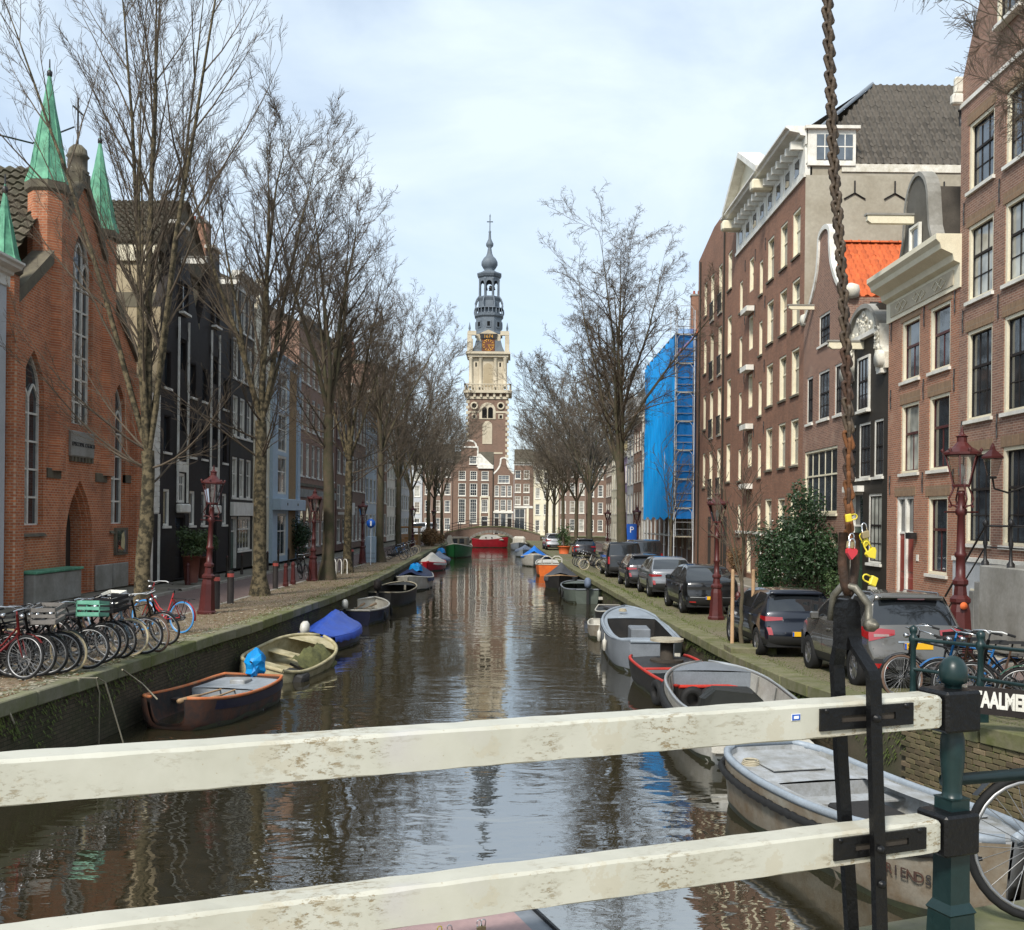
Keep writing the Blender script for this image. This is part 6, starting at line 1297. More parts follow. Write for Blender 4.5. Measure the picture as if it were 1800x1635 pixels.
def bike(label, front, ang, col_='black', tyre='tyre', lean=0.0, crate=None, rack=True, lady=False, white_bar=False, group='parked bicycles', steer=0.0, near=True, rear=False, seat=True):
    """front: where the front tyre (rear tyre if rear) meets the ground; ang: heading of the bicycle"""
    if near: jr = random.Random(label); ang += jr.uniform(-.22, .22); lean = lean * jr.uniform(1.2, 2.6)
    fx = (-.5 if rear else .58) * (1.1 if near else 1.0)
    loc = Vector(front) - Vector((math.cos(ang) * fx, math.sin(ang) * fx, 0)); t = thing('bicycle', label, 'bicycle', loc, ang, group); t.rotation_euler = (lean, 0, ang); t.scale = (1.1 if near else 1.0,) * 3; fm = 'bike_' + col_
    def part(nm, fn, mat, par=None, loc=None): nn = nm[0] if isinstance(nm, tuple) else nm; return inst(nn, cached(('bk', nm, mat, lady, near), lambda: fn().mesh(nn, mat)), par or t, loc)
    def frame():
        m = MB(); B, S, H, h = (-.05, 0, .28), (-.23, 0, .86), (.375, 0, .95), (.43, 0, .68)
        m.tube([B, S], .016, 6); m.tube([B, h], .019, 6); m.tube([(.36, 0, .99), h], .021, 6)
        if lady: m.tube([(.40, 0, .80), (.15, 0, .52), (-.04, 0, .42), (-.11, 0, .46)], .015, 6)
        else: m.tube([(-.2, 0, .78), (.38, 0, .9)], .016, 6)
        for s in (-.055, .055): m.tube([(B[0], s * .4, B[2]), (-.5, s, .34)], .011, 5); m.tube([(-.2, s * .3, .74), (-.5, s, .34)], .009, 5)
        return m
    part('frame', frame, fm)
    def fork():
        m = MB()
        for s in (-.05, .05): m.tube([(.425, s, .7), (.50, s, .52), (.58, s, .34)], .011, 5)
        m.tube([(.37, 0, .95), (.34, 0, 1.07)], .012, 6); return m
    part('fork', fork, fm)
    def bar():
        m = MB(); m.tube([(.16, -.3, 1.06), (.26, -.27, 1.10), (.36, -.14, 1.10), (.345, 0, 1.07), (.36, .14, 1.10), (.26, .27, 1.10), (.16, .3, 1.06)], .011, 6)
        return m
    part('handlebar', bar, 'bike_white' if white_bar else 'chrome')
    [part(('grip', sg), lambda: MB().tube([(.1, sg * .31, 1.045), (.2, sg * .29, 1.075)], .018, 6), 'tyre') for sg in (-1, 1)]
    if seat: part('saddle', lambda: MB().rows([[(x, y * w, .93 + z * .02) for y, z in ((-1, -1), (-.6, .8), (0, 1), (.6, .8), (1, -1))] for x, w in ((-.40, .07), (-.36, .115), (-.28, .115), (-.2, .05), (-.1, .035), (-.06, .02))], 0, True, False, True).tube([(-.23, 0, .84), (-.25, 0, .92)], .012, 6), 'tyre')
    ns = 28 if near else 12
    def rim():
        m = MB(); m.torus((0, 0, 0), .300, .012, 28, 5, 0, None, 1.2); m.lathe([(.022, -.045), (.03, -.03), (.018, 0), (.03, .03), (.022, .045)], n=8, T=Matrix.Rotation(R(90), 4, 'X'))
        for i in range(ns):
            a = 2 * math.pi * i / ns; b = a + (.35 if i % 2 else -.35); s = .03 if i % 4 < 2 else -.03
            m.tube([(.025 * math.cos(b), s, .025 * math.sin(b)), (.30 * math.cos(a), 0, .30 * math.sin(a))], .0022 if near else .004, 3, 0, False)
        return m
    for x in (-.5, .58):
        w = part('wheel', rim, 'steel_dull', None, (x, 0, .34)); part('tyre', lambda: MB().torus((0, 0, 0), .325, .02, 32, 7), tyre, w)
        if x > 0 and steer: w.rotation_euler = (0, 0, steer)
    for c, a0, a1 in ((-.5, 20, 190), (.58, 40, 165)): part(('mudguard', c), lambda: MB().rows([[(c + .365 * math.cos(R(lerp(a0, a1, i / 10))), y, .34 + .365 * math.sin(R(lerp(a0, a1, i / 10)))) for y in (-.028, 0, .028)] for i in range(11)], 0, True), fm)
    part('chain_case', lambda: MB().prism([(-.56, .34), (-.5, .4), (-.05, .39), (.04, .33), (.05, .27), (-.05, .19), (-.5, .28)], -.07, -.05), 'bike_black')
    [part(('crank', sg), lambda: MB().tube([(-.05, sg * .09, .28), (-.05 - sg * .07, sg * .1, .28 + sg * .16)], .01, 5).tube([(-.05 - sg * .07, sg * .1, .28 + sg * .16), (-.05 - sg * .07, sg * .2, .28 + sg * .16)], .022, 4), 'steel_dull') for sg in (-1, 1)]
    if rack: part('rear_rack', lambda: MB().tube([(-.24, -.06, .74), (-.78, -.06, .74), (-.78, .06, .74), (-.24, .06, .74)], .008, 5).tube([(-.62, -.06, .74), (-.5, -.06, .34)], .007, 4).tube([(-.62, .06, .74), (-.5, .06, .34)], .007, 4).tube([(-.45, -.06, .74), (-.45, .06, .74)], .006, 4), 'iron')
    part('lamp', lambda: MB().lathe([(.01, 0), (.035, .01), (.04, .05), (.03, .07)], n=8, T=Matrix.Translation((.42, 0, .97)) @ Matrix.Rotation(R(90), 4, 'Y')), 'chrome')
    if crate:
        mat, kind = crate; f = .62 if kind == 'front' else -.52; z = .86 if kind == 'front' else .76
        m = MB(); a, b, w, h = f - .19, f + .19, .25, .26
        m.box(a, b, -w, w, z, z + .015)
        for (x0, x1, y0, y1) in ((a, a + .012, -w, w), (b - .012, b, -w, w), (a, b, -w, -w + .012), (a, b, w - .012, w)):
            for zz, hh in ((z, .07), (z + .11, .05), (z + h - .06, .06)): m.box(x0, x1, y0, y1, zz, zz + hh)
            m.box(x0, x1 if x1 - x0 < .1 else x0 + .02, y0, y1 if y1 - y0 < .1 else y0 + .02, z, z + h)
        m.build('crate', mat, t)
    return t
ZL = 1.27
def fr(px, py, z=ZL): return on(px, py, z)
G = 'bicycles parked in front of the church'
bike('dark bicycle at the left edge with step-through frame', fr(8, 1187), R(8), 'maroon', 'tyre', .06, None, True, True, False, G)
bike('maroon bicycle with grey crate on its rack at the left edge', fr(40, 1195), R(-6), 'maroon', 'tyre', -.05, ('cover_grey', 'rear'), True, True, False, G)
bike('black bicycle with grey covered front crate', fr(82, 1187), R(4), 'black', 'tyre', .05, ('cover_grey', 'front'), True, True, False, G)
bike('black bicycle with white walled front tyre left of the mint crate', fr(123, 1181), R(-8), 'black', 'tyre_cream', .05, None, True, False, False, G)
bike('black bicycle carrying a mint green crate', fr(154, 1176), R(2), 'black', 'tyre', -.05, ('crate_mint', 'front'), True, True, False, G)
bike('black bicycle carrying a black crate', fr(196, 1158), R(-5), 'black', 'tyre', .06, ('crate_black', 'front'), True, False, False, G)
bike('bicycle with cream tyres and pale blue frame', fr(227, 1154), R(-4), 'pale', 'tyre_cream', -.04, None, True, True, True, G)
bike('brown bicycle with brown tyre at the end of the row', fr(277, 1146), R(-20), 'brown', 'tyre_brown', .05, None, True, False, True, G)
bike('dark bicycle with white board on its rack', fr(292, 1134), R(-12), 'black', 'tyre', .08, ('white', 'rear'), True, True, False, G)
bike('red bicycle with bright blue tyre facing the street', fr(318, 1113), R(150), 'red', 'tyre_blue', .03, None, True, True, True, G, 0, True, True)

for k, (px_, py_, a_, c_) in enumerate(((22, 1190, 5, 'black'), (62, 1190, -12, 'black'), (104, 1184, 10, 'black'), (176, 1166, 6, 'black'), (212, 1157, -10, 'brown'), (252, 1150, 8, 'black'))):
    bike(('black bicycle second from the left edge of the church row', 'black bicycle left of the covered front crate', 'black bicycle between the covered crate and the white walled tyre', 'black bicycle between the mint crate and the black crate', 'brown bicycle half hidden behind the cream tyres', 'black bicycle between the cream tyres and the brown tyre')[k], fr(px_, py_), R(a_), c_, 'tyre', .05 * (-1) ** k, None, True, k % 2 == 0, False, G)
bike('black bicycle leaning by the second red lamp post', on(541, 1021, 1.15), R(-70), 'black', 'tyre', .05)
for k, (lab, c, ty) in enumerate((('black bicycle nearest the utility cabinet in the far left row', 'black', 'tyre'), ('dark blue bicycle second in the far left row', 'blue', 'tyre'), ('black bicycle third in the far left row', 'black', 'tyre'), ('brown bicycle fourth in the far left row', 'brown', 'tyre'), ('black bicycle with cream tyres in the far left row', 'black', 'tyre_cream'), ('white bicycle at the end of the far left row', 'white', 'tyre_cream'))):
    bike(lab, (-7.6 - .05 * k, 72 + k * 2.6, 1.06), R(-5 + 13 * (k % 3)), c, ty, .06 * (-1) ** k, None, True, k % 2 == 0, False, 'bicycles in the far left row', 0, False)
for k, (lab, c, ty) in enumerate((('black bicycle nearest the van on the right bank', 'black', 'tyre_cream'), ('brown bicycle second from the van on the right bank', 'brown', 'tyre'), ('white bicycle third from the van on the right bank', 'white', 'tyre'), ('black bicycle farthest from the van on the right bank', 'black', 'tyre'))):
    bike(lab, (4.5 - .05 * k, 63.5 + k * 1.5, .91), R(190 - 12 * (k % 3)), c, ty, .06 * (-1) ** k, None, True, k % 2 == 0, False, 'bicycles on the right bank', 0, False)
# bicycles behind the bridge railing on the right
G = 'bicycles behind the green railing'
bike('black bicycle with green case in front of the grey car', (6.5, 16.9, 1.15), R(185), 'black', 'tyre_brown', .08, ('crate_black', 'rear'), True, False, False, G)
bike('bright blue bicycle behind the green railing', (6.75, 16.2, 1.2), R(172), 'blue', 'tyre', -.06, None, True, False, False, G)
bike('dark bicycle with wicker crate behind the green railing', (7.0, 15.5, 1.24), R(178), 'black', 'tyre', .06, ('wicker', 'rear'), True, True, True, G)
bike('green bicycle with grey crate at the right edge behind the railing', (7.35, 14.7, 1.29), R(170), 'green', 'tyre', -.05, ('cover_grey', 'rear'), True, True, True, G)
bike('black bicycle leaning before the bumper of the grey car', (6.62, 17.35, 1.13), R(178), 'black', 'tyre', -.07, None, True, False, False, G)
bike('brown bicycle squeezed between the blue and wicker crate bicycles', (6.9, 15.85, 1.22), R(188), 'brown', 'tyre', .07, None, True, True, False, G)
# ---------------------------------------------------------------- cars
def carpaint(nm, c, metal=.35, rough=.3): gloss(nm, c, rough, metal, .5, 1.0)
carpaint('car_grey', (.125, .118, .105), .45, .26); carpaint('car_navy', (.006, .009, .018)); carpaint('car_black', (.006, .0065, .007)); carpaint('car_silver', (.19, .20, .215)); carpaint('car_dark', (.02, .02, .024)); carpaint('car_pale', (.45, .46, .48))
gloss('car_glass', (.012, .014, .016), .03, 0, 1.0); gloss('plastic', (.022, .022, .022), .55, 0, .3); gloss('tail_red', (.30, .008, .01), .12, 0, .8, 1.0); gloss('tail_clear', (.32, .22, .2), .15, .2, .8); gloss('plate_yellow', (.72, .40, .02), .4); gloss('alloy', (.35, .35, .36), .3, .9); gloss('under', (.01, .01, .01), .9)
RANGE = {   # rear outline from the bumper's lower edge up, then the roof and bonnet: (y, z)
    'suv': dict(L=4.5, W=1.84, rear=[(.10, .34), (.02, .42), (.0, .55), (.02, .66), (.07, .76), (.10, .90), (.13, 1.08)], glass=(.17, 1.14, .47, 1.56), roof=[(.40, 1.63), (.75, 1.67), (1.6, 1.69), (2.5, 1.62)], ws=(2.62, 1.59, 3.30, 1.12), front=[(3.42, 1.07), (4.1, .95), (4.38, .82), (4.49, .62), (4.5, .45), (4.44, .34)], belt=1.08, wb=(.88, 3.57), r=.355, side=(.62, 3.05)),
    'hatch': dict(L=4.2, W=1.80, rear=[(.10, .32), (.02, .4), (.0, .52), (.02, .64), (.08, .75), (.10, .9), (.12, 1.02)], glass=(.16, 1.08, .56, 1.44), roof=[(.46, 1.50), (.85, 1.54), (1.6, 1.55), (2.3, 1.5)], ws=(2.42, 1.47, 3.05, 1.05), front=[(3.2, 1.0), (3.85, .9), (4.08, .78), (4.19, .58), (4.2, .44), (4.14, .32)], belt=1.0, wb=(.82, 3.38), r=.335, side=(.62, 2.85)),
    'coupe': dict(L=4.5, W=1.88, rear=[(.10, .34), (.02, .44), (.0, .6), (.03, .74), (.07, .86), (.06, 1.0), (.12, 1.10)], glass=(.22, 1.15, .95, 1.52), roof=[(1.0, 1.57), (1.4, 1.62), (1.9, 1.63), (2.5, 1.57)], ws=(2.6, 1.54, 3.25, 1.1), front=[(3.4, 1.06), (4.1, .98), (4.38, .84), (4.49, .64), (4.5, .45), (4.44, .34)], belt=1.08, wb=(.9, 3.6), r=.36, side=(.9, 3.0)),
    'van': dict(L=5.1, W=1.93, rear=[(.06, .36), (.0, .42), (.0, .6), (.03, .74), (.05, .95), (.06, 1.15)], glass=(.08, 1.2, .16, 1.78), roof=[(.2, 1.86), (.5, 1.91), (2.0, 1.92), (3.3, 1.86)], ws=(3.45, 1.8, 4.15, 1.2), front=[(4.3, 1.14), (4.8, .98), (5.02, .8), (5.1, .6), (5.1, .45), (5.04, .36)], belt=1.16, wb=(.95, 4.1), r=.34, side=(.4, 3.75)),
}
def car(label, kind, body, loc, ang=0.0, cat='car', group='cars parked along the right quay', plate=True, lights='suv', roofrail=False, glass_mat='car_glass'):
    """loc: middle of the rear bumper on the ground; the car points along +Y turned by ang"""
    q = RANGE[kind]; L_, W_, belt = q['L'], q['W'] / 2, q['belt']; t = thing('parked_van' if kind == 'van' else 'parked_car', label, cat, loc, ang, group)
    g, w = q['glass'], q['ws']; up = q['rear'] + [(g[0], g[1])] + [(lerp(g[0], g[2], i / 4), lerp(g[1], g[3], i / 4) + .02 * math.sin(math.pi * i / 4)) for i in range(1, 4)] + [(g[2], g[3])] + q['roof'] + [(w[0], w[1])] + [(lerp(w[0], w[2], i / 4), lerp(w[1], w[3], i / 4) + .02 * math.sin(math.pi * i / 4)) for i in range(1, 4)] + [(w[2], w[3])] + q['front']
    gi = (len(q['rear']), len(q['rear']) + 4); wi = (gi[1] + 1 + len(q['roof']), gi[1] + 5 + len(q['roof'])); roofz = max(z for y, z in up)
    prof = [(.3, .90), (.45, .965), (.75, 1.0), (belt, .965), (belt + .05, .94), (roofz - .12, .74), (roofz - .04, .68), (roofz + .02, .60)] if kind != 'van' else [(.3, .93), (.45, .98), (.8, 1.0), (belt, .985), (roofz - .25, .90), (roofz - .1, .85), (roofz + .02, .75)]
    def f(y): return interp([(0, .90), (.12, .955), (.4, 1.0), (L_ - .9, 1.0), (L_ - .35, .94), (L_, .80)], y)
    def hw(y, z): return W_ * interp(prof, z) * f(y)
    def bow(y, s): return (abs(s) ** 3) * (.12 * max(0, 1 - y / .9) - .22 * max(0, 1 - (L_ - y) / .8))
    S = (-1, -.94, -.8, -.45, 0, .45, .8, .94, 1)
    def pt(y, z, s): return (hw(y, z) * s, y + bow(y, s), z + .022 * (1 - s * s) * (1 if z > 1.0 else .3))
    mb, rw, wsn = MB(), MB(), MB()
    for i in range(len(up) - 1):
        for j in range(len(S) - 1):
            a, b, c, d = pt(*up[i], S[j]), pt(*up[i], S[j + 1]), pt(*up[i + 1], S[j + 1]), pt(*up[i + 1], S[j]); inner = 1 <= j <= len(S) - 3
            (rw if gi[0] <= i < gi[1] and inner else wsn if wi[0] <= i < wi[1] and inner else mb).add([a, b, c, d], [(0, 1, 2, 3)], 1 if i < 2 else 0, True)
    # sides
    ri = len(q['rear']); rear = q['rear']
    def upper(y):
        best = .3
        for (a, za), (b, zb) in zip(up, up[1:]):
            lo, hi = min(a, b), max(a, b)
            if lo <= y <= hi: best = max(best, max(za, zb) if hi - lo < 1e-6 else lerp(za, zb, (y - a) / (b - a)))
        return best
    def lower(y):
        z = .30
        for (a, za), (b, zb) in list(zip(rear[:3], rear[1:3])) + [(up[-1], up[-2]), (up[-2], up[-3])]:
            lo, hi = min(a, b), max(a, b)
            if lo <= y <= hi and hi > lo: z = max(z, lerp(za, zb, (y - a) / (b - a)))
        for c in q['wb']:
            R_ = q['r'] + .055
            if abs(y - c) < R_: z = max(z, q['r'] + math.sqrt(R_ * R_ - (y - c) ** 2))
        return z
    ys = sorted(set([round(y, 3) for y, z in up] + [round(L_ * i / 40, 3) for i in range(41)] + [round(c + (q['r'] + .055) * math.cos(math.pi * k / 10), 3) for c in q['wb'] for k in range(11)] + [q['side'][0], q['side'][1]]))
    sw = {}
    for sgn in (-1, 1):
        win = MB(); cols = []
        for y in ys:
            zu, zl = upper(y), lower(y); zs = []
            for lv in (0, .45, .62, .8, belt - .06): zs.append(min(max(zl, lv), zu))
            for fr_ in (0, .12, .5, .86, 1.0): zs.append(max(zl, min(zu, belt + (zu - belt) * fr_) if zu > belt else zu))
            cols.append([(sgn * hw(y, z), y + bow(y, 1), z) for z in zs])
        for i in range(len(ys) - 1):
            ym = (ys[i] + ys[i + 1]) / 2
            for k in range(9):
                glass = k in (6, 7) and q['side'][0] <= ym <= q['side'][1] and upper(ym) > belt + .2 and not (abs(ym - lerp(*q['side'], .36)) < .03)
                (win if glass else mb).add([cols[i][k], cols[i + 1][k], cols[i + 1][k + 1], cols[i][k + 1]], [(0, 1, 2, 3)], 1 if k == 0 else 0, True)
        inst('side_window', win.weld('side_window', 'car_glass'), t)
    inst('body', mb.weld('body', [body, 'plastic']), t); inst('rear_window', rw.weld('rear_window', glass_mat), t); inst('windscreen', wsn.weld('windscreen', 'car_glass'), t)
    MB().box(-W_ + .12, W_ - .12, .15, L_ - .15, .26, .75).build('underbody', 'under', t)
    # wheels
    rr = q['r']; tyre = cached(('tyre', rr), lambda: MB().lathe([(rr * .62, -.11), (rr * .93, -.115), (rr, -.08), (rr, .08), (rr * .93, .115), (rr * .62, .11)], n=28, T=Matrix.Rotation(R(90), 4, 'Y'), cap=False).mesh('tyre', 'tyre'))
    def rimm():
        m = MB(); m.lathe([(rr * .64, -.1), (rr * .64, .1), (rr * .6, .1), (rr * .58, .0)], n=24, T=Matrix.Rotation(R(90), 4, 'Y'), cap=False); m.lathe([(.09, .06), (.06, .1), (.01, .11)], n=12, T=Matrix.Rotation(R(90), 4, 'Y')); m.lathe([(.09, -.06), (.06, -.1), (.01, -.11)], n=12, T=Matrix.Rotation(R(90), 4, 'Y'))
        for k in range(5):
            for s in (-1, 1): m.box(s * .075 - .015, s * .075 + .015, -.03, .03, .05, rr * .62, 0, Matrix.Rotation(R(72 * k + 9), 4, 'X')); m.box(s * .075 - .015, s * .075 + .015, -.03, .03, .05, rr * .62, 0, Matrix.Rotation(R(72 * k - 9), 4, 'X'))
        return m.mesh('rim', 'alloy')
    rim = cached(('rim', rr), rimm)
    for c in q['wb']:
        for s in (-1, 1): o = inst('wheel', tyre, t, (s * (W_ - .13), c, rr)); inst('rim', rim, o)
    # rear lights and fittings laid on the rear face
    def yr(z):
        pts = rear + [(g[0], g[1]), (g[2], g[3])]
        for (a, za), (b, zb) in zip(pts[2:], pts[3:]):
            if za <= z <= zb: return lerp(a, b, (z - za) / max(zb - za, 1e-6))
        return rear[2][0]
    def patch(nm, mat, s0, s1, z0, z1, off=.012, n=6, taper=0.0, par=None):
        rows = []
        for i in range(n + 1):
            s = lerp(s0, s1, i / n); sh = taper * (i / n); zz = (z0 + sh * (z1 - z0), z1 - sh * (z1 - z0) * .3); rows.append([(hw(yr(z), z) * s * (1 + off * .6), yr(z) + bow(yr(z), s) - off, z) for z in (zz[0], (zz[0] + zz[1]) / 2, zz[1])])
        return MB().rows(rows, 0, True).build(nm, mat, par or t)
    def wrap(nm, mat, sgn, y1, z0, z1, off=.01):
        rows = [[(sgn * (hw(y, z) + off), y + bow(y, 1), z) for z in (z0 + .4 * (z1 - z0) * k / 5, (z0 + z1) / 2 + .1 * (z1 - z0) * k / 5, z1)] for k, y in enumerate([yr(z0) + (y1 - yr(z0)) * i / 5 for i in range(6)])]
        return MB().rows(rows, 0, True).build(nm, mat, t)
    for s in (-1, 1):
        if lights == 'suv': patch('tail_light', 'tail_red', s * 1.0, s * .48, .87, 1.11, .014, 6, .5); wrap('tail_light_side', 'tail_red', s, .55, .9, 1.11); patch('reversing_light', 'tail_clear', s * .9, s * .6, .95, 1.0, .02, 4, .2); patch('reflector', 'tail_red', s * .97, s * .72, .42, .5, .012, 4)
        elif lights == 'thin': patch('tail_light', 'tail_red', s * 1.0, s * .55, .86, .97, .014, 6, .3); wrap('tail_light_side', 'tail_red', s, .42, .86, .97); patch('reflector', 'tail_red', s * .98, s * .86, .55, .72, .012, 3)
        elif lights == 'dark': patch('tail_light', 'plastic', s * .98, s * .5, .87, .92, .014, 6, .2); patch('reflector', 'tail_red', s * .95, s * .7, .42, .46, .012, 4)
        elif lights == 'van': patch('tail_light', 'tail_red', s * 1.0, s * .88, .75, 1.14, .02, 3)
    if lights == 'dark': patch('tail_bar', 'plastic', -.98, .98, .84, .95, .010, 12); patch('bumper_trim', 'steel_dull', -.9, .9, .585, .61, .014, 10)
    zp = .80 if kind in ('suv', 'van') else .58
    if plate:
        p = MB().bev(-.26, .26, yr(zp) - .03, yr(zp) - .012, zp - .055, zp + .055, .004).build('number_plate', 'plate_yellow', t); MB().box(-.26, -.225, yr(zp) - .034, yr(zp) - .028, zp - .05, zp + .05).build('country_band', 'sign_blue', p)
        if lights == 'suv': lettering('plate_lettering', 'S-', .11, .002, 'iron', p, Matrix.Translation((-.21, yr(zp) - .033, zp - .04)) @ Matrix.Rotation(R(90), 4, 'X'), 'LEFT')
    if kind == 'suv':
        patch('handle_trim', 'chrome', -.42, .42, .855, .885, .018, 8); patch('skid_plate', 'alloy', -.55, .55, .40, .46, .02, 8); patch('bumper', 'plastic', -.98, .98, .44, .58, .01, 12); MB().box(-.25, .25, .40, .46, roofz - .11, roofz - .08).build('brake_light', 'tail_red', t)
        MB().tube([(-.3, .3, 1.2), (.1, .22, 1.16)], .012, 4).build('wiper', 'plastic', t)
    MB().bev(-W_ * .62, W_ * .62, g[2] - .12, g[2] + .1, roofz - .085, roofz - .045, .012).build('spoiler', body, t) if kind in ('suv', 'hatch') else None
    for s in (-1, 1):
        for y in (lerp(*q['side'], .36), lerp(*q['side'], .0) + .12, lerp(*q['side'], .84)): MB().rows([[(s * (hw(yy, z) + .002), yy, z) for yy in (y - .006, y + .006)] for z in [lerp(.78 if abs(y - q['wb'][0]) < .5 else .36, belt - .02, i / 6) for i in range(7)]], 0, True).build('door_seam', 'under', t)
        MB().bev(min(s * (W_ - .04), s * (W_ + .13)), max(s * (W_ - .04), s * (W_ + .13)), w[2] - .45, w[2] - .3, belt - .02, belt + .14, .03).build('mirror', body, t)
        if roofrail: MB().tube([(s * W_ * .66, .6, roofz - .06), (s * W_ * .68, .7, roofz + .0), (s * W_ * .68, 2.2, roofz - .01), (s * W_ * .66, 2.4, roofz - .1)], .018, 5).build('roof_rail', 'alloy', t)
        for y in (lerp(*q['side'], .30), lerp(*q['side'], .66)): MB().bev(min(s * hw(y, .95), s * (hw(y, .95) + .035)), max(s * hw(y, .95), s * (hw(y, .95) + .035)), y - .12, y + .1, .90, .94, .01).build('door_handle', body, t)
    return t
def on_quay(px, py, z=.9): p = on(px, py, z); return p
suv = car('grey family car with red tail lights parked nearest the bridge', 'suv', 'car_grey', (7.35, 18.35, 1.02), R(1.5), lights='suv', roofrail=True)
suv.rotation_euler = (R(-1.5), 0, R(1.5)); suv.scale = (1, 1, 1.05)
nv = car('dark blue hatchback parked in front of the grey car', 'hatch', 'car_navy', (6.75, 23.6, .9), R(2), lights='thin')
lettering('door_lettering', 'Fisker', .16, .002, 'sign_white', nv, Matrix.Translation((-.905, 2.75, .78)) @ Matrix.Rotation(R(-90), 4, 'Z') @ Matrix.Rotation(R(90), 4, 'X'))
car('black sloping-roof car parked behind the red lamp post', 'coupe', 'car_black', (6.75, 34.2, .9), R(2), lights='dark')
car('silver car parked between two dark cars', 'coupe', 'car_silver', (6.55, 41.3, .9), R(1), lights='thin', plate=False)
car('dark car with red tail lights between the silver car and the black van', 'hatch', 'car_dark', (6.2, 46.8, .9), R(1), lights='thin', plate=False)
car('black delivery van parked under the tall tree', 'van', 'car_black', (6.1, 55.2, .9), R(0), cat='van', lights='van')
car('dark van half hidden behind the tall tree trunk', 'van', 'car_dark', (8.2, 61.5, .9), R(0), cat='van', lights='van', plate=False)
car('distant dark car beyond the right bank bicycles', 'hatch', 'car_dark', (5.9, 82, .9), R(0), lights='thin', plate=False); car('distant silver car near the far bridge', 'suv', 'car_pale', (4.3, 101, .9), R(4), lights='suv', plate=False)
car('distant pale van on the far cross street', 'van', 'car_pale', (-11.6, 158.8, 1.3), R(80), cat='van', lights='van', plate=False, group=None)
# ---------------------------------------------------------------- boats
paint('hull_rust', (0.075, 0.032, 0.02), (0.022, 0.02, 0.02), scale=2.5, rough=.75, bump=.5, fine=14, lo=.4, hi=.6); paint('hull_navy', (0.012, 0.014, 0.035), rough=.35); paint('hull_black', (0.014, 0.014, 0.014), (.03, .027, .024), rough=.5); paint('hull_grey', (0.20, 0.22, 0.245), (0.15, 0.165, 0.18), scale=1.5, rough=.5); paint('hull_greyblue', (0.30, 0.345, 0.39), (0.23, 0.26, 0.29), scale=1.8, rough=.45, bump=.2)
paint('hull_white', (.62, .60, .54), (.45, .42, .34), rough=.45); paint('hull_beige', (0.50, 0.44, 0.28), (0.24, 0.21, 0.10), scale=3, rough=.75, bump=.3); paint('hull_orange', (.72, .16, .02), (.55, .11, .02), rough=.4); paint('hull_green', (.02, .14, .045), rough=.4); paint('hull_red', (.45, .018, .03), rough=.35); paint('hull_greygreen', (.10, .12, .10), rough=.5); paint('gunwale_orange', (0.52, 0.13, 0.035), (.4, .2, .1), scale=5, rough=.7); paint('gunwale_red', (.52, .035, .02), (.36, .03, .02), rough=.5)
paint('deck_grey', (0.30, 0.33, 0.36), (0.20, 0.22, 0.23), scale=3, rough=.7, bump=.3); paint('deck_light', (0.40, 0.42, 0.44), (0.22, 0.215, 0.19), scale=3.2, rough=.6, bump=.25, fine=40); paint('hull_cream_dirty', (.27, .25, .205), (.15, .105, .06), scale=2.2, rough=.7, bump=.3)
paint('tarp_blue', (0.02, 0.075, 0.42), (0.015, 0.05, 0.30), scale=2.5, rough=.45, bump=.25, fine=9); paint('tarp_cyan', (0.0, 0.25, 0.62), (0.0, 0.19, 0.5), rough=.45); paint('tarp_bright', (0.0, 0.2, 0.75), rough=.5); paint('tarp_navy', (.012, .022, .075), rough=.6); paint('tarp_grey', (.075, .078, .085), (.05, .05, .055), rough=.7); paint('tarp_white', (.55, .53, .47), (.4, .38, .33), scale=2, rough=.75); paint('tarp_slate', (.15, .19, .27), rough=.7); paint('tarp_black', (.02, .022, .02), rough=.5); paint('net_green', (0.14, 0.14, 0.05), (.07, .075, .03), scale=9, rough=.95, bump=.8)
paint('slime', (.035, .042, .018), (.015, .015, .01), scale=4, rough=.6, bump=.3); gloss('aluminium', (.62, .62, .60), .33, .8); paint('alu_worn', (.66, .64, .58), (.48, .45, .38), scale=3, rough=.42, metal=.5, bump=.1); gloss('rubber', (.014, .014, .014), .7, 0, .3); paint('rope', (.45, .40, .29), rough=.9); paint('outboard_white', (.62, .61, .55), (.5, .48, .42), rough=.4)
PL = {  # half-width along the boat from stern (0) to bow (1)
    'row': [(0, .72), (.15, .86), (.4, 1.0), (.65, .92), (.82, .66), (.93, .34), (1, .03)],
    'round': [(0, .55), (.06, .80), (.2, .95), (.45, 1.0), (.7, .95), (.86, .74), (.95, .45), (1, .10)],
    'blunt': [(0, .80), (.1, .92), (.4, 1.0), (.75, .97), (.9, .85), (.97, .66), (1, .45)],
    'barge': [(0, .82), (.08, .95), (.3, 1.0), (.8, 1.0), (.95, .93), (1, .82)],
}
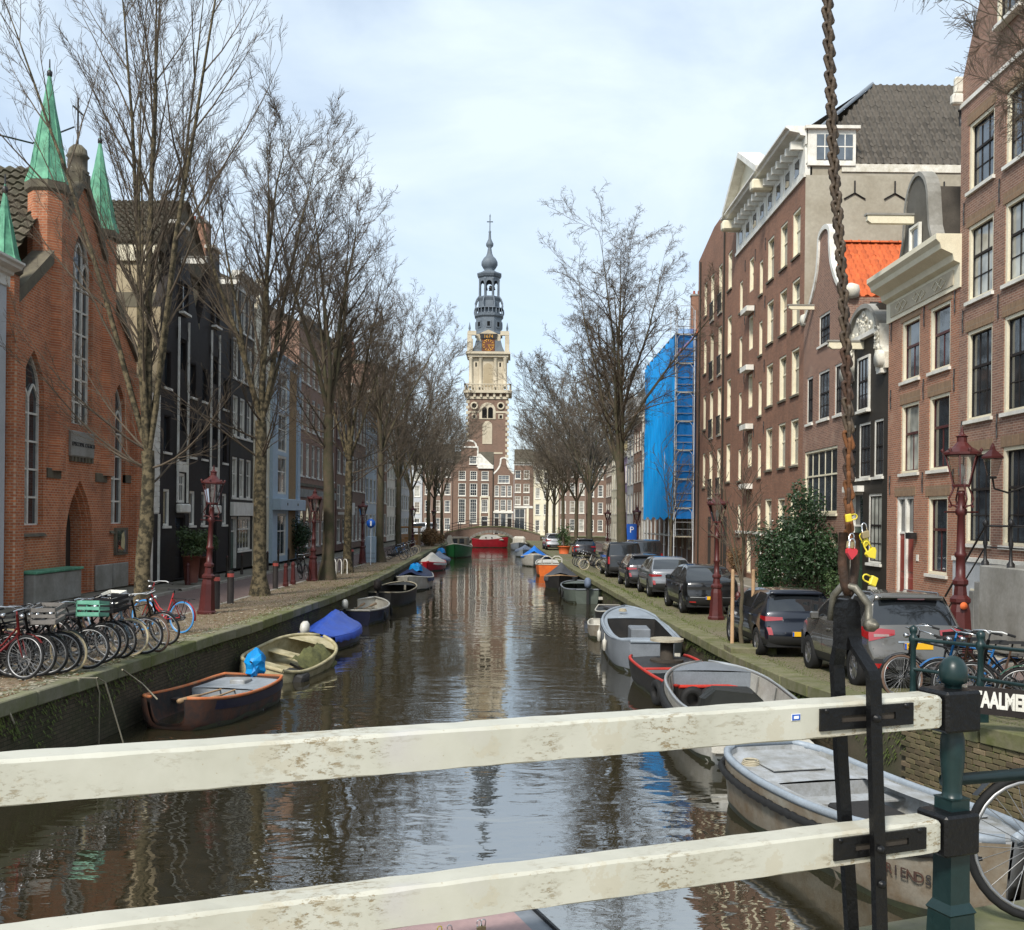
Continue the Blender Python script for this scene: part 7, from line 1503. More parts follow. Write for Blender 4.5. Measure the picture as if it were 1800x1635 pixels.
class Boat:
    def __init__(s, name, label, cat, stern, bow, W, plan='row', free=.5, sheer=.18, draft=.28, hull='hull_navy', inner=None, rim='white', rim_r=.035, wall=.05, floor=-.12, group=None, roll=0.0, pitch=0.0, z=0.0, solid_deck=False):
        a, b = Vector(stern), Vector(bow); d = b - a; s.L = d.length; s.W, s.free, s.sheer, s.draft, s.plan, s.floor, s.wall = W, free, sheer, draft, PL[plan], floor, wall
        s.root = t = thing(name, label, cat, (a.x, a.y, z), math.atan2(d.y, d.x), group); t.rotation_euler = (roll, pitch, math.atan2(d.y, d.x))
        n = 26; out, inn = [], []
        for i in range(n + 1):
            u = i / n; out.append(s.sect(u, 0)); inn.append(s.sect(u, wall))
        mb = MB(); mb.rows(out, 0, True); mb.add(out[0], [tuple(range(len(out[0])))], 0)
        mb.build('hull', hull, t)
        if not solid_deck:
            mb = MB(); rows = []
            for r in inn: rows.append([(x, y, max(z, floor)) for x, y, z in r])
            mb.rows(rows, 0, True); mb.add(rows[0], [tuple(range(len(rows[0])))], 0); mb.build('interior', inner or hull, t)
        for sg in (-1, 1): MB().rows([[(u * s.L + .12 * max(0, (u - .8) / .2) * .5, sg * (s.side(u, zz) + .007), zz + .02 * math.sin(u * 23 + sg)) for zz in (-.06, .03, .09)] for u in [i / n for i in range(n)]], 0, True).build('waterline_stain', 'slime', t)
        m = MB()
        for sg in (-1, 1): m.tube([(u * s.L, sg * (s.hw(u) - wall * .4), s.top(u) + .01) for u in [i / n for i in range(n + 1)]], rim_r, 6)
        m.tube([(0, -s.hw(0) + .02, s.top(0) + .01), (0, s.hw(0) - .02, s.top(0) + .01)], rim_r, 6); m.build('gunwale', rim, t)
    def hw(s, u): return s.W / 2 * smooth(s.plan, u)
    def top(s, u): return s.free + s.sheer * (max(0, (u - .35) / .65) ** 2) + s.sheer * .35 * max(0, (.35 - u) / .35) ** 2
    def sect(s, u, off):
        h = max(s.hw(u) - off, .004); zt = s.top(u); kl = -s.draft * (1 - max(0, (u - .75) / .25) ** 2.2 * 1.25); x = u * s.L - (off if u > .5 else -off) * (1 if u in (0, 1) else 0)
        f = (1.0, .985, .94, .84, .6, 0)
        zz = (1.0, .72, .42, .18, .04, 0)
        rake = .12 * max(0, (u - .8) / .2)
        L_ = [(x + rake * zz[k], h * f[k], lerp(kl + off, zt, zz[k])) for k in range(6)]
        return [(a, -b, c) for a, b, c in L_[:-1]] + [L_[-1]] + L_[-2::-1]
    def side(s, u, z):
        c = [(p[2], p[1]) for p in s.sect(u, 0)[5:]]; return interp(c, z)
    def fender(s, u, sg=-1, mat='rubber'):
        y = sg * (s.hw(u) + .07); z = s.top(u); MB().lathe([(.01, -.45), (.06, -.42), (.065, -.15), (.02, -.1), (.008, 0), (.008, .06)], (u * s.L, y, z), 8).build('fender', mat, s.root)
    def oars(s, z):
        for k in (-1, 1): MB().tube([(s.L * .12, k * .12, z), (s.L * .55, k * .2, z + .02), (s.L * .62, k * .21, z + .02), (s.L * .78, k * .24, z + .03)], [.02, .02, .05, .05], 6).build('oar', 'wood_raw', s.root)
    def coil(s, x, y, z):
        for k in range(4): MB().torus((x, y, z + .022 * k), .13 - .01 * k, .014, 18, 5, 0, Matrix.Rotation(R(90), 3, 'X')).build('rope_coil', 'rope', s.root)
    def thwart(s, u, w=.22, z=None, mat='wood_grey', name='thwart'):
        h = s.hw(u) - s.wall * .5; z = s.free - .14 if z is None else z; MB().bev(u * s.L - w / 2, u * s.L + w / 2, -h, h, z - .035, z, .006).build(name, mat, s.root)
    def deck(s, u0, u1, mat='deck_grey', dz=-.03, name='deck', n=10, bulk=None, bm=None):
        rows = []
        for i in range(n + 1):
            u = lerp(u0, u1, i / n); h = s.hw(u) - s.wall * .3; z = s.top(u) + dz; rows.append([(u * s.L, h * q, z + .03 * (1 - q * q)) for q in (-1, -.5, 0, .5, 1)])
        o = MB().rows(rows, 0, True).build(name, mat, s.root)
        if bulk is not None:
            u = u0 if bulk == 'aft' else u1; h = s.hw(u) - s.wall; MB().box(u * s.L - .012, u * s.L + .012, -h, h, s.floor, s.top(u) + dz - .004).build('bulkhead', bm or mat, s.root)
        return o
    def tarp(s, u0, u1, ridge, mat, n=18, m=11, lap=.12, folds=.03, seed=1):
        """cover lashed over the gunwales: ridge [(u, height over the gunwale)]"""
        rnd = random.Random(seed); rows = []
        for i in range(n + 1):
            u = lerp(u0, u1, i / n); h = s.hw(u) + .03; rg = smooth(ridge, u); row = []
            for j in range(m):
                q = -1 + 2 * j / (m - 1); z = s.top(u) + rg * (1 - abs(q) ** 1.02) * (1 - .10 * math.sin(math.pi * abs(q))) + folds * (math.sin(i * 1.9 + j * .8 + seed) + .8 * math.sin(i * 2.7 - j * 1.3)) * (1 - abs(q)) * 1.1; row.append((u * s.L, h * q, z))
            zl = s.top(u) - lap + .03 * math.sin(i * 2.3)
            rows.append([(u * s.L, -h - .015, zl)] + row + [(u * s.L, h + .015, zl)])
        return MB().rows(rows, 0, True).build('tarpaulin', mat, s.root)
    def outboard(s, y=0.0, cowl='black_paint', sc=1.0, x=-.06, tilt=0.0):
        T = Matrix.Translation((x, y, s.top(0))) @ Matrix.Rotation(tilt, 4, 'Y') @ Matrix.Scale(sc, 4); o = MB()
        rows = [[(cx + a * math.cos(R(36 * k)), b * math.sin(R(36 * k)), zz) for k in range(10)] for cx, a, b, zz in ((-.1, .05, .04, .08), (-.12, .17, .12, .12), (-.13, .2, .14, .25), (-.11, .17, .12, .4), (-.08, .08, .06, .47))]
        rows = [[T @ Vector(p) for p in r] for r in rows]; o.rows(rows, 0, True, True, True); ob = o.build('outboard_motor', cowl, s.root)
        MB().box(-.16, -.06, -.04, .04, -.75, .1, 0, T).box(-.3, -.02, -.015, .015, -.75, -.55, 0, T).build('motor_leg', 'plastic', ob); MB().tube([T @ Vector((0, 0, .2)), T @ Vector((.3, .05, .3))], .018, 5).build('tiller', 'plastic', ob)
        return ob
def bundle(b, x, z):
    MB().rows([[(x + r * 1.3 * math.cos(R(36 * k)) + .06 * math.sin(k * 2.7), .15 + r * math.sin(R(36 * k)), z + h + .05 * math.sin(k * 2.3 + h * 9)) for k in range(10)] for r, h in ((.42, -.1), (.36, .08), (.3, .2), (.14, .3), (.02, .32))], 0, False, True, True).build('blue_bundle', 'tarp_cyan', b.root)
def lrope(name, label, pts, r=.014, mat='rope'):
    o = MB().tube(pts, r, 6).build(name, mat); return tag(o, label, 'rope')
GLB, GRB = 'boats moored on the left', 'boats moored on the right'
# --- left bank
b = Boat('rowing_boat', 'rusty dark rowing boat with worn orange gunwale', 'boat', (-5.75, 22.9, 0), (-6.45, 19.35, 0), 1.75, 'blunt', .46, .16, .3, 'hull_rust', 'hull_rust', 'gunwale_orange', .035, group=GLB)
b.deck(.0, .34, 'deck_grey', -.06, 'stern_deck', bulk='fore'); b.thwart(.55, .24, None, 'hull_rust'); MB().bev(.35, .75, -.2, .15, .4, .52, .02).build('deck_hatch', 'deck_light', b.root)
MB().rows([[(u * b.L, -b.hw(u) - .012, b.top(u) - .05), (u * b.L, -b.hw(u) - .012, b.top(u) - .24)] for u in [i / 16 * .9 for i in range(17)]], 0, True).build('dark_strake', 'hull_navy', b.root)
mb = MB(); mb.rows([[(u * b.L, b.hw(u) + .014, b.top(u) - .03), (u * b.L, b.hw(u) + .012, b.top(u) - .20)] for u in [i / 16 for i in range(16)]], 0, True); mb.build('dark_strake', 'hull_navy', b.root)
ob = b.outboard(0, 'tarp_cyan', 1.15); 
mb = MB(); mb.rows([[(-.13 + r * 1.15 * math.cos(R(30 * k)), r * .8 * math.sin(R(30 * k)) + .04 * math.sin(k * 2.1 + z * 9), b.top(0) + z + .05 * math.sin(k * 1.7 + r * 20)) for k in range(12)] for r, z in ((.2, -.12), (.16, .0), (.25, .1), (.23, .2), (.26, .3), (.2, .42), (.13, .5), (.02, .56))], 0, False, True, True); mb.build('motor_cover', 'tarp_cyan', ob)
b.coil(2.9, .1, .3); b.oars(.38)
lrope('mooring_rope', 'taut rope from the quay edge to the rusty boat', [on(215, 1177, 1.28), on(250, 1202, .8) , Vector((-6.75, 19.6, .55))], .016)
b = Boat('sunken_boat', 'half sunken beige boat draped with a green net', 'boat', (-6.1, 25.0, 0), (-5.55, 29.4, 0), 1.8, 'round', .42, .15, .3, 'hull_beige', 'hull_beige', 'hull_beige', .05, floor=-.05, group=GLB, roll=R(13), pitch=R(-2), z=-.06)
b.thwart(.3, .5, .2, 'hull_beige', 'seat_box'); b.thwart(.62, .5, .26, 'hull_beige', 'seat_box'); b.deck(.8, .97, 'hull_beige', -.02, 'foredeck')
rows = [[(lerp(1.2, 3.7, i / 16), lerp(-.25, -1.02, j / 10), lerp(.5, -.12, (j / 10) ** 1.6) + .09 * math.sin(i * 1.3 + j) * math.sin(j * .9 + i * .4) + .12 * math.sin(math.pi * i / 16)) for j in range(11)] for i in range(17)]
MB().rows(rows, 0, True).build('draped_net', 'net_green', b.root)
mb = MB(); mb.tube([(1.0, -.3, .45), (1.15, -.75, .30), (1.35, -1.05, -.1)], .035, 6); mb.build('black_strap', 'iron', b.root); MB().bev(.25, .8, -.95, -.35, -.1, .42, .05).build('black_tank', 'hull_black', b.root); MB().bev(-.25, .6, -1.15, -.5, -.02, .08, .03).build('loose_board', 'wood_raw', b.root)
b = Boat('covered_boat', 'small boat under a bright royal blue tarpaulin', 'boat', (-6.0, 30.6, 0), (-5.55, 35.2, 0), 1.75, 'row', .42, .12, .25, 'hull_navy', None, 'tarp_blue', .03, group=GLB)
b.tarp(.05, .99, [(0, .1), (.2, .32), (.5, .58), (.62, .6), (.82, .36), (1, .05)], 'tarp_blue', 22, 13, .16, .02, 2); b.outboard(.1, 'outboard_white', 1.05)
b = Boat('rowing_boat', 'dark navy rowing boat with white gunwale', 'boat', (-6.0, 38.4, 0), (-5.8, 43.6, 0), 2.0, 'row', .5, .15, .3, 'hull_navy', 'hull_white', 'hull_white', .04, group=GLB); b.thwart(.35); b.thwart(.65); b.outboard(.2, 'outboard_white', .9); b.oars(.45); b.fender(.3); b.fender(.6)
b = Boat('open_boat', 'black open boat with outboard and pale rope rail', 'boat', (-5.95, 46.0, 0), (-5.4, 52.0, 0), 2.0, 'round', .6, .2, .3, 'hull_black', 'hull_black', 'rope', .035, group=GLB); b.thwart(.3, .3, None, 'wood_raw'); b.thwart(.55, .25, None, 'wood_raw'); b.outboard(0, 'black_paint', 1.3); b.deck(.82, .98, 'hull_black')
b = Boat('cabin_boat', 'white boat half covered by a dark navy tarpaulin', 'boat', (-5.6, 62.5, 0), (-5.6, 55.6, 0), 2.1, 'row', .6, .25, .3, 'hull_white', None, 'hull_white', .05, group=GLB); b.tarp(.0, .72, [(0, .6), (.3, .75), (.6, .65), (.72, .3)], 'tarp_navy', 14, 11, .2, .03, 4); b.deck(.7, .98, 'hull_white', -.02, 'foredeck'); bundle(b, b.L * .6, 1.12)
b = Boat('tent_boat', 'red hulled boat under a pale tent cover', 'boat', (-6.2, 83, 0), (-6.3, 76.5, 0), 2.2, 'row', .5, .2, .3, 'hull_red', None, 'hull_red', .05, group=GLB); b.tarp(.0, .97, [(0, .35), (.3, .75), (.5, .8), (.7, .65), (1, .1)], 'tarp_white', 18, 11, .15, .03, 5)
b = Boat('covered_dinghy', 'dinghy under slate blue covers behind the tent boat', 'boat', (-6.5, 93, 0), (-6.3, 87, 0), 2.0, 'row', .4, .15, .3, 'hull_navy', None, 'tarp_slate', .04, group=GLB); b.tarp(.0, .97, [(0, .3), (.4, .7), (.7, .6), (1, .1)], 'tarp_slate', 14, 11, .15, .04, 6); bundle(b, b.L * .3, 1.0)
b = Boat('cabin_boat', 'green hulled boat with cream wheelhouse and white sheets', 'boat', (-5.4, 112, 0), (-5.7, 102.5, 0), 2.7, 'row', 1.0, .4, .4, 'hull_green', None, 'hull_white', .06, group=GLB); b.deck(.02, .98, 'wood_dark', -.05)
ch = MB().bev(b.L * .2, b.L * .55, -.9, .9, .9, 2.0, .06).build('wheelhouse', 'hull_cream_dirty', b.root)
for y in (-.6, .1): MB().box(b.L * .55 + .001, b.L * .55 + .02, y, y + .5, 1.35, 1.85).build('cabin_window', 'pane', ch)
mb = MB(); mb.rows([[(b.L * .75 + .35 * i / 5, -.9 + .6 * j / 5 + .1 * math.sin(i), 1.2 + 1.2 * i / 5 - .2 * abs(j - 2.5) + .1 * math.sin(j * 2)) for j in range(6)] for i in range(6)]); mb.build('white_sheet', 'tarp_white', b.root)
# --- red boat under the far bridge
b = Boat('tour_boat', 'long red boat with white cabin top under the arched bridge', 'boat', (-5.4, 139.4, 0), (-.6, 139.4, 0), 1.9, 'row', 1.05, .35, .4, 'hull_red', None, 'hull_red', .06, roll=0); b.deck(.02, .98, 'hull_red', -.04)
ch = MB(); ch.rows([[(x, .75 * q, 1.05 + hh * (1 - abs(q) ** 4)) for q in (-1, -.85, -.4, 0, .4, .85, 1)] for x, hh in ((.9, .05), (1.2, .5), (2.2, .72), (3.4, .6), (4.1, .3), (4.3, .02))], 0, True); c = ch.build('cabin_top', 'hull_white', b.root)
for x in (1.9, 2.7): MB().lathe([(.1, 0), (.1, .03)], n=10, T=Matrix.Translation((x, -.78, 1.35)) @ Matrix.Rotation(R(90), 4, 'X')).build('porthole', 'dark_void', c)
# --- right bank, far to near
b = Boat('day_boat', 'small white and red boat near the far bridge on the right', 'boat', (1.0, 135, 0), (.9, 128, 0), 2.2, 'row', .7, .3, .3, 'hull_slate' if False else 'hull_greyblue', None, 'hull_white', .06, group=GRB); b.deck(.02, .98, 'deck_light'); MB().bev(2.0, 4.2, -.8, .8, .7, 1.7, .25).build('white_hood', 'hull_white', b.root)
b = Boat('covered_dinghy', 'two-tone blue covered dinghy on the right beyond the white boat', 'boat', (1.6, 113, 0), (1.2, 106, 0), 2.1, 'row', .6, .2, .3, 'hull_greyblue', None, 'tarp_slate', .05, group=GRB); b.tarp(0, .97, [(0, .3), (.4, .6), (.8, .4), (1, .1)], 'tarp_slate', 12, 9, .15, .03, 3)
b = Boat('covered_boat', 'white boat under a vivid azure tarpaulin', 'boat', (2.1, 92.5, 0), (1.85, 85.5, 0), 2.3, 'row', .75, .25, .3, 'hull_white', None, 'hull_white', .06, group=GRB); b.tarp(.12, .8, [(.12, .5), (.3, .85), (.6, .85), (.8, .4)], 'tarp_bright', 14, 11, .1, .03, 8)
b = Boat('work_boat', 'orange hulled boat with white rails', 'boat', (2.75, 72.2, 0), (2.9, 78.5, 0), 2.1, 'blunt', .75, .2, .3, 'hull_orange', 'hull_orange', 'hull_white', .05, group=GRB); b.deck(.6, .98, 'hull_white'); b.thwart(.2, .5, .5, 'hull_white')
for y in (-.8, -.1): MB().tube([(.1, y, .7), (.1, y, 1.25), (.1, y + .2, 1.4), (.1, y + .5, 1.4), (.1, y + .7, 1.25), (.1, y + .7, .7)], .04, 6).build('stern_rail', 'hull_white', b.root)
b = Boat('covered_boat', 'wooden bowed boat under a charcoal tarpaulin', 'boat', (3.2, 64.5, 0), (2.75, 58, 0), 2.0, 'row', .6, .25, .3, 'hull_black', None, 'wood_raw', .05, group=GRB); b.tarp(.0, .82, [(0, .35), (.4, .75), (.6, .8), (.82, .25)], 'tarp_grey', 16, 11, .25, .03, 9); b.deck(.8, .98, 'wood_raw')
b = Boat('motor_boat', 'grey green open motor boat with outboard', 'boat', (3.65, 49.2, 0), (3.45, 54.8, 0), 2.0, 'round', .62, .15, .3, 'hull_greygreen', 'hull_greygreen', 'hull_grey', .04, group=GRB); b.outboard(0, 'tarp_slate', 1.25); b.fender(.3, 1); b.fender(.6, 1); b.thwart(.35, .4); b.thwart(.6, .3); b.deck(.8, .98, 'hull_greygreen'); MB().box(-.03, .0, -.75, -.55, .2, .34).build('stern_light', 'hull_white', b.root)
b = Boat('rubber_dinghy', 'black pointed dinghy with grey cover', 'boat', (4.15, 43.4, 0), (3.95, 39.2, 0), 1.3, 'row', .36, .2, .2, 'hull_black', None, 'hull_white', .03, group=GRB); b.deck(.1, .97, 'tarp_black', .0); MB().prism([(1.0, -.3), (2.6, 0), (1.0, .3)], .42, .5, 0, 'z').build('grey_cover', 'tarp_grey', b.root)
b = Boat('small_dinghy', 'tiny pale yellow dinghy squeezed beside the grey work boat', 'boat', (3.2, 37.4, 0), (3.05, 34.6, 0), .85, 'round', .38, .12, .2, 'hull_cream_dirty', 'hull_white', 'hull_white', .03, group=GRB)
b = Boat('sloop', 'grey steel sloop with dark open well', 'boat', (3.75, 27.2, 0), (4.0, 36.0, 0), 2.15, 'round', .74, .28, .35, 'hull_grey', 'hull_black', 'hull_greyblue', .05, .22, group=GRB)
b.deck(.72, .985, 'hull_greyblue', -.01, 'foredeck', bulk='aft', bm='hull_black'); b.deck(.01, .16, 'hull_greyblue', -.01, 'stern_deck', bulk='fore', bm='hull_black')
for sg in (-1, 1): MB().rows([[(u * b.L, sg * (b.hw(u) - .02), b.top(u) + .005), (u * b.L, sg * (b.hw(u) - .24), b.top(u) + .01)] for u in [lerp(.16, .72, i / 12) for i in range(13)]], 0, True).build('side_deck', 'hull_greyblue', b.root)
b.coil(b.L * .82, .2, 1.0); b.fender(.25, 1, 'hull_white'); b.fender(.5, 1, 'hull_white'); b.thwart(.3, .3, .35, 'hull_grey'); MB().bev(b.L * .45, b.L * .58, -.4, .2, -.1, .75, .03).build('engine_box', 'hull_grey', b.root); MB().bev(b.L * .28, b.L * .4, -.5, -.2, .1, .3, .03).build('fuel_can', 'hull_greyblue', b.root); MB().box(-.02, .0, -.75, -.6, .45, .55).build('white_tag', 'hull_white', b.root)
b = Boat('flat_barge', 'black flat barge with red rails and tyre fenders', 'boat', (4.3, 21.9, 0), (3.8, 26.4, 0), 1.75, 'barge', .5, .08, .3, 'hull_black', 'hull_black', 'gunwale_red', .04, .06, floor=.1, group=GRB)
b.thwart(.04, .18, .52, 'gunwale_red', 'cross_beam'); b.thwart(.62, .18, .52, 'gunwale_red', 'cross_beam'); b.deck(.64, .98, 'hull_black', -.02)
for k, (u, y) in enumerate(((-.08, .45), (-.1, .05), (.05, .9), (.18, .97))):
    T = Matrix.Translation((u * b.L if u > 0 else u - .05, y if u < 0 else y, .28)) @ Matrix.Rotation(R(90) if u < 0 else 0.15, 4, 'Z'); m = MB(); m.torus((0, 0, 0), .2, .085, 20, 8, 0); o = m.build('tyre_fender', 'rubber', b.root); o.matrix_local = T
rl = thing('cable_reel', 'weathered wooden cable reel standing on the black barge', 'cable reel', (3.92, 25.7, .53)); MB().lathe([(.42, 0), (.42, .06)], n=24, sm=False).build('lower_flange', 'wood_dark', rl); MB().lathe([(.17, .06), (.17, .52)], n=16).build('drum', 'wood_dark', rl); MB().lathe([(.42, .52), (.42, .58), (.06, .581)], n=24, sm=False).build('upper_flange', 'wood_grey', rl)
b = Boat('aluminium_boat', 'open bare aluminium boat with black covered console', 'boat', (4.15, 17.0, 0), (4.35, 22.9, 0), 2.35, 'round', .74, .18, .3, 'alu_worn', 'alu_worn', 'aluminium', .04, .09, floor=.12, group=GRB)
b.deck(.84, .985, 'hull_grey', .0, 'foredeck', bulk='aft'); b.thwart(.5, .7, .36, 'alu_worn', 'seat_box')
mb = MB(); mb.rows([[(b.L * .50 + x, y, .3 + z) for x, y, z in ((0, -w, 0), (.05, -w * .95, h * .85), (.1, 0, h), (.05, w * .95, h * .85), (0, w, 0))] for w, h in ((.0, .3), (.55, .62), (.6, .66))], 0, True); 
mb = MB(); prof = [(-.62, .2), (-.60, .55), (-.42, .74), (.35, .76), (.58, .58), (.62, .2)]; mb.rows([[(b.L * .42 + x + .03 * math.sin(k * 3 + x * 9), y * s_, .12 + z * (.96 + .04 * math.sin(k * 2.2 + x * 5))) for k, (y, z) in enumerate(prof)] for x, s_ in ((0, .9), (.1, 1.0), (.4, 1.0), (.55, .88))], 0, False, False, True); mb.build('console_cover', 'tarp_black', b.root)
for u in (.2, .4, .6, .78):
    for sg in (-1, 1): MB().tube([(u * b.L, sg * (b.hw(u) - .1), b.top(u) - .02), (u * b.L, sg * (b.hw(u) - .2), .12)], .016, 5).build('hull_rib', 'aluminium', b.root)
MB().tube([(u * b.L, b.hw(u) + .03, b.top(u) - .22) for u in [i / 20 for i in range(21)]], .07, 8).build('rubber_fender', 'rubber', b.root); MB().tube([(-.05, -b.hw(0), .42), (-.08, 0, .42), (-.05, b.hw(0), .42)], .07, 8).build('stern_fender', 'rubber', b.root)
rows = [[(-.3 + .3 * math.cos(a), y, .5 + .0 * a) for a in (0, 1)] for y in (-1, 1)]
MB().bev(-.42, .0, -.85, .85, .25, .5, .06).build('swim_platform', 'hull_white', b.root)
# the nearest boat, bow towards the bridge wing
b = Boat('launch', 'pale grey blue launch with rusty lettering on its bow', 'boat', (3.75, 15.2, 0), (5.0, 10.2, 0), 1.9, 'round', .68, .26, .35, 'hull_cream_dirty', 'deck_light', 'hull_greyblue', .055, .08, floor=.3, group=GRB)
b.deck(.0, .30, 'deck_light', -.08, 'stern_deck', bulk='fore'); b.deck(.74, .985, 'deck_light', -.05, 'foredeck', bulk='aft')
MB().bev(b.L * .07, b.L * .22, -.42, .38, .66, .69, .01).build('deck_hatch', 'deck_light', b.root)
for sg in (-1, 1): MB().rows([[(u * b.L, sg * (b.hw(u) - .03), b.top(u) - .02), (u * b.L, sg * (b.hw(u) - .3), b.top(u) - .03)] for u in [lerp(.3, .75, i / 10) for i in range(11)]], 0, True).build('side_deck', 'deck_light', b.root)
b.coil(b.L * .12, -.5, .64); b.coil(b.L * .85, .1, .78); b.thwart(.4, .34, .52, 'deck_light'); b.thwart(.52, .06, .45, 'deck_light', 'engine_bulkhead'); MB().bev(b.L * .44, b.L * .6, -.3, .4, .3, .55, .03).build('engine_box', 'hull_black', b.root); MB().bev(b.L * .5, b.L * .58, -.62, -.36, .32, .5, .03).build('red_tank', 'gunwale_red', b.root)
mb = MB(); mb.tube([(u * b.L, -b.hw(u) - .045, b.top(u) - .17 + .012 * math.sin(u * 160)) for u in [i / 60 for i in range(60)]], .05, 7); mb.build('rope_fender', 'rubber', b.root); MB().tube([(-.06, -b.hw(0), .52), (-.1, 0, .5), (-.06, b.hw(0), .52)], .05, 7).build('stern_fender', 'rubber', b.root)
# letters follow the curve of the bow on the water side
def hull_text(b, txt, u0, z, size, mat, step):
    for i, ch in enumerate(txt):
        u = u0 + i * step; q = lambda uu: Vector((uu * b.L, -b.hw(uu) * .96, 0)); d = (q(u + .01) - q(u - .01)).normalized(); nrm = Vector((d.y, -d.x, 0)); p = q(u) + Vector((0, 0, z)) + nrm * .055
        up = Vector((0, 0, 1)); T = Matrix((d, up, nrm)).transposed().to_4x4(); T.translation = p; lettering('bow_letter', ch, size, .004, mat, b.root, T)
hull_text(b, 'FRIENDSHIP', .812, .38, .15, 'hull_rust', .0160)
lrope('mooring_rope', 'pale rope hanging down the quay wall left of the rusty boat', [on(160, 1190, 1.28) + Vector((-.6, -.1, 0)), on(168, 1192, 1.27), Vector((-7.32, 18.25, .9)), Vector((-7.3, 18.2, -.02))], .014)
lrope('mooring_rope', 'slack pale rope slanting from the quay into the water', [on(170, 1191, 1.29), Vector((-7.2, 18.2, 1.1)), Vector((-6.72, 17.9, -.02))], .014); lrope('mooring_rope', 'short rope end on the mossy quay at the left edge', [Vector((-7.75, 15.5, 1.29)), Vector((-7.6, 15.45, 1.2)), Vector((-7.5, 15.5, .9))], .015)
# ---------------------------------------------------------------- the bridge the viewer stands on
def rail_paint():
    m, nt, N, L, p = _mat('rail_paint'); v = _coords(N, L, False)
    base = _mix(N, L, _ramp(N, L, _noise(N, L, v, 2.2, 5, .6), .42, .66), (.50, .49, .415), (.43, .42, .345))
    base = _mix(N, L, _ramp(N, L, _noise(N, L, v, 1.1, 3, .5), .60, .70), base, (.50, .475, .475))
    mp = N.new('ShaderNodeMapping'); mp.inputs['Scale'].default_value = (.55, 1.5, 1.5); L.new(v, mp.inputs['Vector'])
    chip = _noise(N, L, mp.outputs[0], 30, 9, .78); area = _ramp(N, L, _noise(N, L, v, 1.5, 4, .6), .49, .60)
    cm = _mix(N, L, 1.0, _ramp(N, L, chip, .53, .57), area, 'MULTIPLY')
    mp2 = N.new('ShaderNodeMapping'); mp2.inputs['Scale'].default_value = (.12, 1, 1); mp2.inputs['Rotation'].default_value = (0, R(4), 0); L.new(v, mp2.inputs['Vector'])
    scr = _mix(N, L, 1.0, _ramp(N, L, _noise(N, L, mp2.outputs[0], 120, 2, .5), .70, .73), _ramp(N, L, _noise(N, L, v, 4.1, 2), .5, .62), 'MULTIPLY')
    fl = _ramp(N, L, _noise(N, L, v, 1.7, 7, .72), .565, .57); base = _mix(N, L, _mix(N, L, 1.0, fl, (.5, .5, .5), 'MULTIPLY'), base, (.44, .40, .30))
    base = _mix(N, L, cm, base, (.25, .20, .12)); base = _mix(N, L, _mix(N, L, 1.0, scr, (.7, .7, .7), 'MULTIPLY'), base, (.24, .2, .13))
    spots = _ramp(N, L, _noise(N, L, v, 60, 2, .5), .70, .74); base = _mix(N, L, _mix(N, L, 1.0, spots, (.6, .6, .6), 'MULTIPLY'), base, (.30, .24, .14))
    L.new(base, p.inputs['Base Color']); p.inputs['Roughness'].default_value = .5; p.inputs['Specular IOR Level'].default_value = .4
    h = N.new('ShaderNodeMath'); h.operation = 'SUBTRACT'; L.new(_noise(N, L, v, 14, 4), h.inputs[0]); L.new(cm, h.inputs[1]); _bump(N, L, p, h.outputs[0], .35, .004)
rail_paint(); paint('strap_black', (.0045, .0045, .005), (.012, .011, .01), scale=14, rough=.38, bump=.6, fine=30, lo=.55, hi=.8, spec=.3); paint('chain_rust', (.075, .035, .018), (.024, .018, .014), scale=9, rough=.7, bump=.6, fine=50); paint('chain_dark', (.035, .024, .016), (.105, .072, .043), scale=14, rough=.6, bump=.5, fine=50); paint('rust_orange', (.19, .072, .022), (.08, .035, .015), scale=12, rough=.8, bump=.5, fine=60)
paint('shackle', (.11, .10, .075), (.19, .18, .15), scale=10, rough=.5, metal=.5, bump=.4); gloss('lock_red', (.55, .02, .03), .35, 0, .5, .5); gloss('lock_yellow', (.72, .58, .04), .4); gloss('lock_brass', (.38, .30, .16), .4, .5)
H0 = .78; A = on(0, 1337, EYE - H0); B = on(1640, 1224, EYE - H0); ax = (B - A); ax.z = 0; ang = math.atan2(ax.y, ax.x); RL = ax.length + .035
